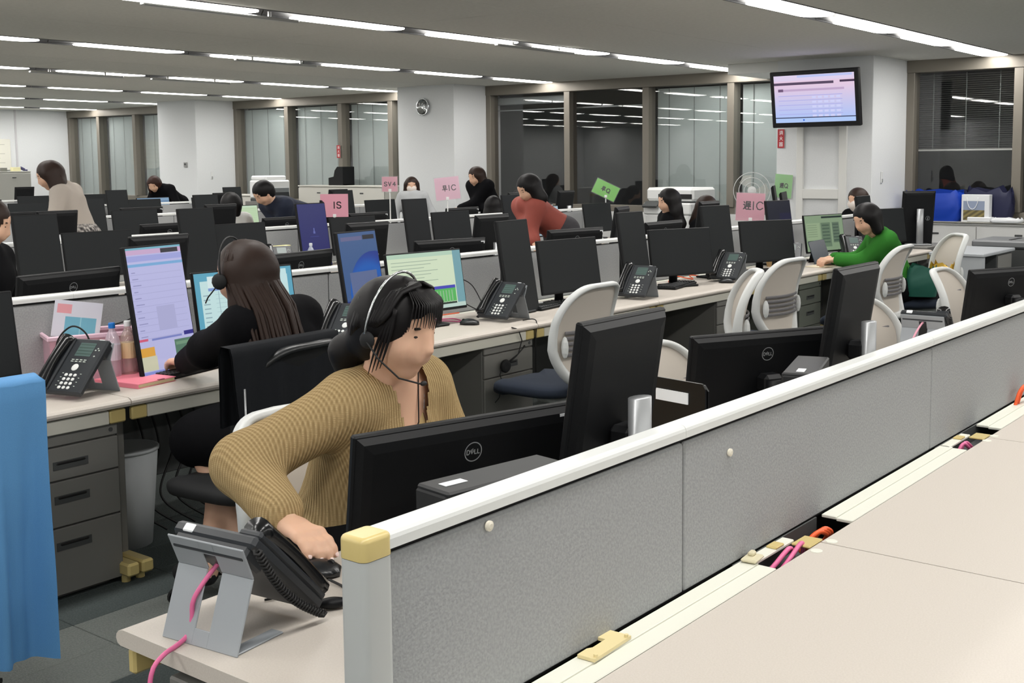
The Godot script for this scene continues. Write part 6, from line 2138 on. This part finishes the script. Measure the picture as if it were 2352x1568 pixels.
	# face
	if o.get("features", true):
		var ey := MB.new()
		for s in [-1, 1]:
			ey.ball(hc + off + hf * 0.0815 + hr * s * 0.031 + hu * 0.006, Vector3(0.0125, 0.0055, 0.006), 10, Basis(hr, hu, hf))
		part("eyes", ey, mat("eye_dark", c8(36, 26, 22), 0.25), t)
		var br := MB.new()
		for s in [-1, 1]:
			br.tube([hc + off + hf * 0.088 + hr * s * 0.018 + hu * 0.026, hc + off + hf * 0.083 + hr * s * 0.046 + hu * 0.027], 0.0035, 6)
		part("brows", br, o.hair, t)
		if not o.get("mask", false):
			var mo := MB.new()
			mo.ball(hc + off + hf * 0.0895 - hu * 0.053, Vector3(0.019, 0.006, 0.006), 10, Basis(hr, hu, hf))
			part("mouth", mo, mat("lip", c8(188, 112, 104), 0.5), t)
	if o.get("mask", false):
		var mk := MB.new()
		mk.smoothing(true)
		sdf_into(mk, mv.call([[hc + hf * 0.062 - hu * 0.028 - hr * 0.02, hc + hf * 0.062 - hu * 0.028 + hr * 0.02, 0.046, 0.046], [hc + hf * 0.055 - hu * 0.075, hc + hf * 0.068 - hu * 0.05, 0.040, 0.04]]), 0.01, 90.0, func(p): return (p - off - hc).dot(hf) < 0.045)
		part("face_mask", mk, mat("mask_white", c8(226, 216, 208), 0.85), t)
	t.set_meta("frame", [hc, hf, hr, hu, a, f, r, neck, off])
	return t

func lock(mb: MB, pts: Array, r0: float, r1: float, flat := 0.45, upv := Vector3.UP) -> void:
	var c := Curve3D.new()
	for i in pts.size():
		var tn: Vector3 = (pts[mini(i + 1, pts.size() - 1)] - pts[maxi(i - 1, 0)]) / 5.0
		c.add_point(pts[i], -tn, tn)
	var n := 12
	var L := c.get_baked_length()
	var out := []; var rad := []
	for i in n:
		out.append(c.sample_baked(L * i / (n - 1.0)))
		rad.append(lerpf(r0, r1, pow(i / (n - 1.0), 1.5)))
	mb.tube(out, rad, 6, true, flat, upv)

func build_people() -> void:
	var black_hair := hair_mat("hair_black", c8(20, 18, 19))
	var brown_hair := hair_mat("hair_brown", c8(48, 34, 28))
	var dark_cloth := grain("cloth_black", c8(14, 14, 16), c8(22, 22, 25), 0.9, 14.0, 0.2, 0.05, 3, 0.2)
	build_cardigan_woman(black_hair)
	build_longhair_woman(dark_cloth)
	# woman in green, typing
	person("seated woman in a green jumper with a dark bob, typing", {"hip": P(8.98, 0.56, 3.36), "face": Vector3(-0.62, 0, -0.78), "lean": 0.38, "head": P(8.70, 1.105, 3.53), "look": Vector3(-0.80, -0.42, -0.42),
		"top": grain("jumper_green", c8(52, 118, 46), c8(64, 134, 56), 0.95, 16.0, 0.2, 0.08, 3, 0.2), "bottom": dark_cloth, "hair": black_hair, "hair_style": "bob", "cell": 0.016, "hand_cell": 0.0045, "hair_cell": 0.010,
		"rhand": P(8.93, 0.765, 3.92), "lhand": P(8.80, 0.765, 3.82), "rdir": Vector3(-0.7, -0.15, -0.5), "ldir": Vector3(-0.5, -0.15, -0.8), "lnorm": Vector3.UP, "rnorm": Vector3.UP, "sleeve": 0.93, "top_name": "jumper", "size": 1.0, "puff": 0.02})
	person("seated woman in a mask with dark hair, behind the woman in green", {"hip": P(11.5, 0.58, 4.72), "face": Vector3(-0.85, 0, -0.4), "lean": 0.1, "head": P(11.44, 1.155, 4.74), "look": Vector3(-0.8, -0.15, -0.3), "top": dark_cloth, "bottom": dark_cloth, "hair": brown_hair, "hair_style": "bob", "mask": true, "cell": 0.024})
	person("woman in a rust red blouse bending over a desk, with a grey pleated skirt", {"hip": P(8.36, 0.95, 6.25), "face": Vector3(-0.92, 0, -0.38), "lean": 0.98, "head": P(7.98, 1.34, 6.32), "look": Vector3(-0.85, -0.5, -0.35), "sit": false, "skirt": true,
		"top": grain("blouse_rust", c8(142, 66, 56), c8(156, 78, 66), 0.8, 12.0, 0.15, 0.03), "bottom": mat("skirt_charcoal", c8(62, 60, 64), 0.9), "hair": black_hair, "hair_style": "long", "hair_len": 0.16, "cell": 0.02, "hair_cell": 0.012,
		"rhand": P(7.86, 0.88, 6.16), "lhand": P(7.82, 0.86, 6.5), "puff": 0.024, "top_name": "blouse"})
	person("woman in a black jacket leaning forward beside the early IC sign", {"hip": P(11.22, 0.95, 9.45), "face": Vector3(-0.97, 0, -0.1), "lean": 0.62, "head": P(10.93, 1.395, 9.48), "look": Vector3(-0.9, -0.3, -0.2), "sit": false, "top": dark_cloth, "bottom": dark_cloth, "hair": brown_hair, "hair_style": "long", "hair_len": 0.3, "cell": 0.024, "rhand": P(10.92, 1.0, 9.3), "lhand": P(10.85, 1.0, 9.7), "puff": 0.02, "top_name": "jacket"})
	person("man in a navy short-sleeved shirt bending over a desk", {"hip": P(8.06, 1.02, 9.3), "face": Vector3(-0.98, 0, -0.05), "lean": 1.25, "head": P(7.50, 1.28, 9.32), "look": Vector3(-0.75, -0.62, -0.15), "sit": false, "top": mat("shirt_navy", c8(26, 34, 54), 0.85), "bottom": dark_cloth, "hair": black_hair, "hair_style": "short", "cell": 0.022, "sleeve": 0.42, "rhand": P(7.72, 0.86, 9.12), "lhand": P(7.62, 0.86, 9.5), "size": 1.06, "puff": 0.02, "top_name": "shirt"})
	person("woman standing in a beige jumper and patterned skirt, long dark hair down her back", {"hip": P(5.47, 0.95, 9.22), "face": Vector3(-0.62, 0, -0.78), "lean": 0.3, "head": P(5.27, 1.485, 9.34), "look": Vector3(-0.7, -0.35, -0.5), "sit": false, "skirt": true, "top": grain("jumper_beige", c8(176, 166, 156), c8(188, 178, 168), 0.95, 14.0, 0.2, 0.04), "bottom": grain("skirt_pattern", c8(20, 18, 20), c8(240, 232, 224), 0.9, 5.0, 0.02, 0.0, 1), "hair": brown_hair, "hair_style": "long", "hair_len": 0.36, "cell": 0.02, "hair_cell": 0.012, "puff": 0.018, "top_name": "jumper"})
	person("seated woman in a white shirt seen from behind at a green page", {"hip": P(7.46, 0.60, 9.72), "face": Vector3(0.05, 0, -1), "lean": 0.12, "head": P(7.46, 1.16, 9.80), "top": mat("shirt_white", c8(226, 226, 222), 0.85), "bottom": dark_cloth, "hair": black_hair, "hair_style": "bob", "cell": 0.022, "hair_cell": 0.012, "features": false, "top_name": "shirt"})
	person("woman in black with reddish brown hair bowed over a far desk", {"hip": P(10.98, 0.98, 15.75), "face": Vector3(-0.95, 0, 0.3), "lean": 1.0, "head": P(10.53, 1.28, 15.68), "look": Vector3(-0.75, -0.6, 0.45), "sit": false, "top": dark_cloth, "bottom": dark_cloth, "hair": hair_mat("hair_auburn", c8(52, 30, 24)), "hair_style": "long", "hair_len": 0.12, "cell": 0.028})
	person("masked woman in pale grey facing the room by the SV sign", {"hip": P(11.78, 0.70, 11.40), "face": Vector3(-0.72, 0, 0.7), "lean": 0.08, "head": P(11.78, 1.255, 11.42), "look": Vector3(-0.72, -0.15, 0.7), "top": mat("top_grey", c8(178, 180, 182), 0.9), "bottom": dark_cloth, "hair": brown_hair, "hair_style": "long", "hair_len": 0.2, "mask": true, "cell": 0.026})
	person("seated woman with long black hair below the leaning woman in black", {"hip": P(10.62, 0.48, 8.98), "face": Vector3(0.75, 0, -0.6), "lean": 0.1, "head": P(10.62, 1.05, 8.95), "look": Vector3(0.8, -0.1, -0.45), "top": dark_cloth, "bottom": dark_cloth, "hair": black_hair, "hair_style": "long", "hair_len": 0.26, "cell": 0.026})
	person("seated woman facing the room between the two leaning women", {"hip": P(12.03, 0.52, 9.72), "face": Vector3(-0.72, 0, 0.65), "lean": 0.1, "head": P(12.03, 1.085, 9.70), "look": Vector3(-0.75, -0.15, 0.62), "top": dark_cloth, "bottom": dark_cloth, "hair": black_hair, "hair_style": "tied", "cell": 0.028})
	person("woman with brown hair whose face shows beside a tall blank monitor", {"hip": P(2.82, 0.70, 5.72), "face": Vector3(0.62, 0, 0.75), "lean": 0.12, "head": P(2.87, 1.285, 5.68), "look": Vector3(0.75, -0.3, 0.5), "top": dark_cloth, "bottom": dark_cloth, "hair": brown_hair, "hair_style": "long", "hair_len": 0.2, "cell": 0.022})
	person("seated woman in profile with straight long black hair", {"hip": P(9.78, 0.60, 5.95), "face": Vector3(-0.62, 0, -0.75), "lean": 0.12, "head": P(9.66, 1.18, 5.92), "look": Vector3(-0.75, -0.2, -0.55), "top": dark_cloth, "bottom": dark_cloth, "hair": black_hair, "hair_style": "long", "hair_len": 0.3, "cell": 0.024, "hair_cell": 0.013})
	person("seated woman with brown hair whose forehead shows over a monitor", {"hip": P(9.88, 0.54, 5.62), "face": Vector3(-0.35, 0, 0.9), "lean": 0.1, "head": P(9.84, 1.11, 5.60), "look": Vector3(-0.3, -0.35, 0.8), "top": dark_cloth, "bottom": dark_cloth, "hair": brown_hair, "hair_style": "long", "hair_len": 0.2, "cell": 0.026})

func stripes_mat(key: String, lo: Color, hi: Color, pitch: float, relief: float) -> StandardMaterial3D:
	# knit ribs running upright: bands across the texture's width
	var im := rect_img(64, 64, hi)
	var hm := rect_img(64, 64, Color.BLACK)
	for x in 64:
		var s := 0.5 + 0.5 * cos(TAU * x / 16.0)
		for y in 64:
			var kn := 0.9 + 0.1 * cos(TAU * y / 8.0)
			im.set_pixel(x, y, lo.lerp(hi, clampf(s * kn, 0, 1)))  # grooves between ribs painted darker, their shade put into the colour
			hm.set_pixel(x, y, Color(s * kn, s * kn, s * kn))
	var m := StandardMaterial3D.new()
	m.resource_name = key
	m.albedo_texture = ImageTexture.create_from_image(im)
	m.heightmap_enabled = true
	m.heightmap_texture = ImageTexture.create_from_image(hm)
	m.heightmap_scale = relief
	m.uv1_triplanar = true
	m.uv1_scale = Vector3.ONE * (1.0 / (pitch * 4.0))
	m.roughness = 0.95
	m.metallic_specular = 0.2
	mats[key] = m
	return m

func build_cardigan_woman(hair: Material) -> void:
	var H := P(2.02, 0.60, 2.22)
	var f := Vector3(0.12, 0, 0.99).normalized()
	var r := f.cross(Vector3.UP)
	var lean := 0.36
	var a := Vector3.UP * cos(lean) + f * sin(lean)
	var tf := f * cos(lean) - Vector3.UP * sin(lean)
	var hc := P(1.985, 1.165, 1.985)
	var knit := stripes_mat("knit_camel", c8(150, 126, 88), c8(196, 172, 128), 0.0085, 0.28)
	var wr := P(1.622, 0.775, 1.965)
	var shr := H + a * 0.405 + r * 0.155
	var pole := r * 0.75 - Vector3.UP * 0.45 - f * 0.5
	var el := elbow_of(shr, wr, pole)
	var extra := []
	var off := -Vector3(H.x, 0, H.z)
	# baggy sleeve: gathered folds over the forearm
	for q in [[0.05, 0.078], [0.30, 0.070], [0.48, 0.078], [0.62, 0.066], [0.76, 0.070]]:
		var c: Vector3 = el.lerp(wr, q[0]) + off
		extra.append([c, c + (wr - el).normalized() * 0.012, q[1], q[1] - 0.004])
	extra.append([shr + off, el + off, 0.074, 0.072])
	extra.append([shr + r * 0.01 + off, shr + r * 0.02 - Vector3.UP * 0.05 + off, 0.072, 0.072])
	extra.append([el.lerp(wr, 0.80) + off, el.lerp(wr, 0.97) + off, 0.052, 0.044])
	var vn := H + a * 0.45
	var cut := func(p: Vector3) -> bool:
		var q: Vector3 = p - off - vn
		var y := q.dot(a); var x := absf(q.dot(r) - 0.005); var z := q.dot(tf)
		if y > 0.012 and x < 0.062:
			return true
		return z > 0.0 and y > -0.215 and x < 0.062 * (y + 0.215) / 0.215
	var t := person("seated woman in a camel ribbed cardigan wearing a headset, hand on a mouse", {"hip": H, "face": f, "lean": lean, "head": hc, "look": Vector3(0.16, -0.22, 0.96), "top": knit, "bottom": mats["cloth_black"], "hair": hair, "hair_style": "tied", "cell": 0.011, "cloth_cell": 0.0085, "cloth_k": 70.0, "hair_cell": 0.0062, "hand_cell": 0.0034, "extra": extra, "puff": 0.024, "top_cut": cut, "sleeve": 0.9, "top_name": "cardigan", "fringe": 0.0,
		"rhand": wr, "rpole": pole, "rdir": Vector3(-0.10, -0.18, 1.0), "rnorm": Vector3(0.0, 1, 0.15), "lhand": P(2.15, 0.765, 1.86), "ldir": Vector3(-0.2, -0.1, 1.0), "lnorm": Vector3.UP, "curl": 0.42})
	var F: Array = t.get_meta("frame")
	var hf: Vector3 = F[1]; var hr: Vector3 = F[2]; var hu: Vector3 = F[3]
	var c := hc + off
	# front bands of the cardigan
	for s in [-1.0, 1.0]:
		var b := MB.new(); b.smoothing(true)
		var pts := []
		for i in 9:
			var k := i / 8.0
			var y := lerpf(0.02, -0.235, k)
			var x: float = lerpf(0.066, 0.004, k) * s + 0.005
			var zz := lerpf(0.012, 0.128, smoothstep(0.0, 0.6, k))
			pts.append(vn + off + a * y + r * x + tf * zz)
		pts.push_front(vn + off + a * 0.03 + r * (0.055 * s) - tf * 0.045)
		b.tube(pts, 0.017, 8, true, 0.42, tf)
		part("front_band", b, mat("band_camel", c8(186, 160, 112), 0.9), t)
	var us := MB.new(); us.smoothing(true)
	sdf_into(us, [[vn + off + r * 0.068 + a * 0.012 - tf * 0.01, vn + off + r * 0.062 - a * 0.06 + tf * 0.05, 0.026, 0.024], [vn + off - r * 0.062 - a * 0.03 + tf * 0.05, vn + off - r * 0.05 - a * 0.09 + tf * 0.078, 0.02, 0.02]], 0.006, 120.0)
	part("undershirt", us, mat("shirt_white2", c8(236, 238, 242), 0.85), t)
	# combed locks over the hair cap, parted at the crown
	var lk := MB.new(); lk.smoothing(true)
	var rg := RandomNumberGenerator.new(); rg.seed = 5
	for i in 46:
		var s := 1.0 if i % 2 == 0 else -1.0
		var k := (i / 2) / 22.0
		var st: Vector3 = c + hu * (0.126 - 0.03 * k) + hf * lerpf(0.05, -0.075, k) + hr * 0.008 * s
		var side: Vector3 = c + hr * s * (0.094 + rg.randf() * 0.004) + hu * lerpf(0.045, 0.0, k) + hf * lerpf(0.03, -0.06, k)
		var low: Vector3 = c + hr * s * lerpf(0.082, 0.06, k) - hu * lerpf(0.02, 0.04, k) - hf * lerpf(0.04, 0.085, k)
		var en: Vector3 = c - hf * 0.105 - hu * 0.06 + hr * s * 0.012
		lock(lk, [st, (st + side) / 2 + hu * 0.020 + hr * s * 0.018, side, low, en], 0.0085, 0.004, 0.4, hr)
	for i in 18:
		var an := TAU * i / 18.0
		var rr := 0.012 + 0.018 * rg.randf()
		var o2: Vector3 = hr * cos(an) * rr + hf * sin(an) * rr * 0.8
		lock(lk, [c - hf * 0.10 - hu * 0.055 + o2 * 0.4, c - hf * 0.128 - hu * 0.10 + o2 * 1.3, c - hf * 0.13 - hu * 0.15 + o2, c - hf * 0.118 - hu * (0.19 + 0.02 * rg.randf()) + o2 * 0.3], 0.009, 0.002, 0.6, hr)
	# fringe
	for i in 17:
		var x := lerpf(-0.066, 0.066, i / 16.0)
		var zz := sqrt(maxf(0.0, 1.0 - pow(x / 0.105, 2.0)))
		lock(lk, [c + hu * 0.118 + hr * x * 0.5 + hf * 0.03, c + hu * 0.085 + hr * x * 0.9 + hf * (0.03 + 0.062 * zz), c + hu * (0.05) + hr * x + hf * (0.012 + 0.088 * zz), c + hu * (0.022 + 0.012 * rg.randf()) + hr * (x * 1.04 + rg.randf_range(-0.004, 0.004)) + hf * (0.008 + 0.092 * zz)], 0.0075, 0.0012, 0.35, hf)
	for s in [-1.0, 1.0]:
		for i in 4:
			lock(lk, [c + hu * 0.07 + hr * s * 0.085 + hf * 0.045, c + hu * 0.02 + hr * s * (0.086) + hf * (0.045 - i * 0.008), c - hu * 0.04 + hr * s * 0.082 + hf * (0.035 - i * 0.01), c - hu * (0.085 + i * 0.008) + hr * s * 0.074 + hf * (0.022 - i * 0.01)], 0.006, 0.001, 0.4, hr)
	part("hair_locks", lk, hair, t)
	# finger nails on the mouse hand
	var hb := hand_bones(wr, Vector3(-0.10, -0.18, 1.0), Vector3(0.0, 1, 0.15), 1.0, 0.42)
	for i in [3, 7, 11, 15]:
		if i < hb.size():
			var tip: Vector3 = hb[i][1] + off
			var dd: Vector3 = (hb[i][1] - hb[i][0]).normalized()
			var nb := MB.new()
			var nn := (Vector3.UP - dd * dd.y).normalized()
			nb.ball(tip + nn * 0.0062 + dd * 0.001, Vector3(0.0048, 0.0018, 0.0068), 8, Basis(dd.cross(nn), nn, dd))
			part("nail", nb, mat("nail_pale", c8(240, 212, 204), 0.2), t)
	# headset on the woman
	var hs := thing("headset", "thin silver headset worn by the woman in the cardigan", "headset", Vector3(H.x, 0, H.z))
	var m := MB.new(); m.smoothing(true)
	var arc := []
	for i in 21:
		var an := lerpf(-0.25, PI + 0.25, i / 20.0)
		arc.append(c + hr * cos(an) * 0.108 + hu * (0.010 + sin(an) * 0.128) - hf * 0.012)
	m.tube(arc, 0.0035, 8)
	part("headband", m, mats["chrome"], hs)
	for s in [1.0, -1.0]:
		m = MB.new(); m.smoothing(true)
		m.ball(c + hr * s * 0.104 - hu * 0.018 - hf * 0.006, Vector3(0.010, 0.021, 0.021), 14, Basis(hr, hu, hf))
		part("ear_pad", m, mats["black_soft"], hs)
	m = MB.new(); m.smoothing(true)
	m.tube([c + hr * 0.112 - hu * 0.02, c + hr * 0.112 - hu * 0.05 + hf * 0.04, c + hr * 0.09 - hu * 0.085 + hf * 0.09, c + hr * 0.05 - hu * 0.095 + hf * 0.125], 0.0022, 6)
	m.ball(c + hr * 0.04 - hu * 0.095 + hf * 0.128, Vector3(0.011, 0.006, 0.006), 8)
	part("microphone", m, mats["rubber"], hs)
	m = MB.new(); m.smoothing(true)
	m.tube([c - hr * 0.11 - hu * 0.04, c - hr * 0.10 - hu * 0.12 + hf * 0.02, c - hr * 0.08 - hu * 0.24 + hf * 0.06, c - hr * 0.06 - hu * 0.36 + hf * 0.05], 0.0018, 5)
	part("cord", m, mats["rubber"], hs)

func build_longhair_woman(dark: Material) -> void:
	var H := P(2.74, 0.585, 3.32)
	var f := Vector3(-0.10, 0, -1.0).normalized()
	var hc := P(2.665, 1.165, 3.43)
	var hair := hair_mat("hair_deep_brown", c8(46, 32, 26))
	var t := person("seated woman in black with very long brown hair seen from behind", {"hip": H, "face": f, "lean": 0.12, "head": hc, "look": Vector3(-0.42, -0.15, -0.9), "top": dark, "bottom": dark, "hair": hair, "hair_style": "long", "hair_len": 0.42, "cell": 0.015, "hair_cell": 0.009, "skirt": true, "puff": 0.022, "cloth_cell": 0.014, "top_name": "blouse",
		"lhand": P(2.80, 0.765, 4.0), "rhand": P(3.10, 0.765, 3.98), "lpole": Vector3(-0.9, -0.4, 0.2), "ldir": Vector3(0.1, -0.1, -1), "rdir": Vector3(-0.1, -0.1, -1), "lnorm": Vector3.UP, "rnorm": Vector3.UP,
		"knees": [P(2.63, 0.52, 3.70), P(2.80, 0.53, 3.71)], "ankles": [P(2.62, 0.10, 3.36), P(2.46, 0.13, 3.44)]})
	var F: Array = t.get_meta("frame")
	var off: Vector3 = F[8]
	var hf: Vector3 = F[1]; var hr: Vector3 = F[2]; var hu: Vector3 = F[3]
	var c := hc + off
	var lk := MB.new(); lk.smoothing(true)
	var rg := RandomNumberGenerator.new(); rg.seed = 11
	for i in 84:
		var th := lerpf(-1.9, 1.9, rg.randf())      # 0 = straight back
		var d := -hf * cos(th) + hr * sin(th)
		var top := c + hu * 0.122 + d * 0.02
		var ln := 0.30 + 0.16 * rg.randf() - 0.06 * absf(th)
		var w := 1.0 + 0.22 * rg.randf()
		lock(lk, [top, c + hu * 0.075 + d * 0.088, c - hu * 0.02 + d * 0.106, c - hu * 0.13 + d * 0.100 * w - f * 0.055, c - Vector3.UP * (0.10 + ln * 0.55) + d * 0.108 * w - f * 0.125, c - Vector3.UP * (0.10 + ln) + d * (0.11 * w) - f * 0.145 + Vector3(rg.randf_range(-0.012, 0.012), 0, rg.randf_range(-0.012, 0.012))], 0.013, 0.002, 0.5, d)
	part("hair_locks", lk, hair, t)
	for q in [[0.085, -0.11, 0.07], [0.05, -0.125, 0.10]]:
		var b := MB.new()
		b.ball(c - hr * q[0] + hu * q[1] - hf * q[2], Vector3.ONE * 0.006, 8)
		part("pearl", b, mats["white_plastic"], t)
	var hs := thing("headset", "black headset on the long-haired woman", "headset", Vector3(H.x, 0, H.z))
	var m := MB.new(); m.smoothing(true)
	var arc := []
	for i in 17:
		var an := lerpf(-0.1, PI + 0.1, i / 16.0)
		arc.append(c + hr * cos(an) * 0.116 + hu * (0.01 + sin(an) * 0.132) + hf * 0.035)
	m.tube(arc, 0.0035, 7)
	part("headband", m, mats["rubber"], hs)
	m = MB.new(); m.smoothing(true); m.ball(c - hr * 0.112 - hu * 0.01 + hf * 0.045, Vector3(0.014, 0.03, 0.03), 12, Basis(hr, hu, hf)); part("ear_pad", m, mats["black_soft"], hs)
	m = MB.new(); m.smoothing(true); m.tube([c - hr * 0.114 - hu * 0.02 + hf * 0.05, c - hr * 0.11 - hu * 0.06 + hf * 0.10, c - hr * 0.08 - hu * 0.08 + hf * 0.13], 0.0025, 6); part("microphone", m, mats["rubber"], hs)

# cloth hung over an edge: grid folded over the top with upright folds
func drape(w: float, front: float, back: float, gap: float, folds: int, depth: float, sd: int) -> MB:
	var m := MB.new(); m.smoothing(true)
	var rg := RandomNumberGenerator.new(); rg.seed = sd
	var ph := rg.randf() * TAU
	var rows := 26
	var cols := 40
	for side in [0.0, 0.008]:
		var g := []
		for j in rows + 1:
			var s := float(j) / rows * (front + back + gap)
			var y: float; var z: float
			if s < front:
				y = -(front - s); z = gap / 2
			elif s < front + gap:
				var an := PI * (s - front) / gap
				y = sin(an) * gap * 0.3; z = cos(an) * gap / 2
			else:
				y = -(s - front - gap); z = -gap / 2
			var hang := clampf(-y / 0.5, 0, 1)
			var row := []
			for i in cols + 1:
				var x := lerpf(-0.5, 0.5, float(i) / cols)
				var fo := sin(x * folds * TAU + ph + hang * 1.5) * depth * hang + sin(x * folds * 2.3 * TAU + ph * 2.0) * depth * 0.4 * hang
				var sg := 1.0 if z >= 0 else -1.0
				row.append(Vector3(x * w * (1.0 - 0.10 * hang) , y - 0.03 * hang * absf(x) * 2.0, z + sg * (fo + 0.02 * hang - side)))
			g.append(row)
		for j in rows:
			for i in cols:
				m.quad(g[j][i], g[j + 1][i], g[j + 1][i + 1], g[j][i + 1])
	return m

func build_cloth() -> void:
	var t := thing("jacket", "dark jacket with a zip hung over the black chair", "jacket", P(2.605, 0.945, 3.165), 0.06)
	part("shell", drape(0.50, 0.56, 0.25, 0.07, 3, 0.022, 3), grain("jacket_dark", c8(24, 26, 29), c8(34, 36, 40), 0.8, 12.0, 0.15, 0.05, 3, 0.25), t)
	var z := MB.new(); z.smoothing(true)
	z.tube([Vector3(-0.225, -0.12, 0.062), Vector3(-0.235, -0.3, 0.075), Vector3(-0.228, -0.5, 0.075)], 0.0035, 6)
	part("zip", z, mats["silver"], t)
	z = MB.new(); z.box(Vector3(-0.226, -0.52, 0.078), Vector3(0.014, 0.045, 0.006), 0.002)
	part("zip_pull", z, mats["silver"], t)
	chair("black", 1.42, 3.46, PI, "dark chair under the blue garment at the desk end")
	t = thing("garment", "bright blue garment hanging over a chair at the desk end", "garment", P(1.44, 0.945, 3.17), 0.0)
	part("cloth", drape(0.56, 0.76, 0.4, 0.09, 3, 0.03, 8), grain("cloth_blue", c8(84, 142, 196), c8(98, 156, 208), 0.85, 10.0, 0.12, 0.03), t)

func _ready() -> void:
	rng.seed = 7
	build_camera()
	build_environment()
	build_ceiling_lights()
	desk_mats()
	screen_mats()
	build_shell()
	build_desk_rows()
	build_stations()
	build_desk_things()
	build_near_desk()
	build_signs()
	build_wall_things()
	build_storage()
	build_bags()
	build_side_furniture()
	build_people()
	build_cloth()
	for o in get_children():
		if o.has_meta("frame"): o.remove_meta("frame")
	for k in proto:
		proto[k].free()
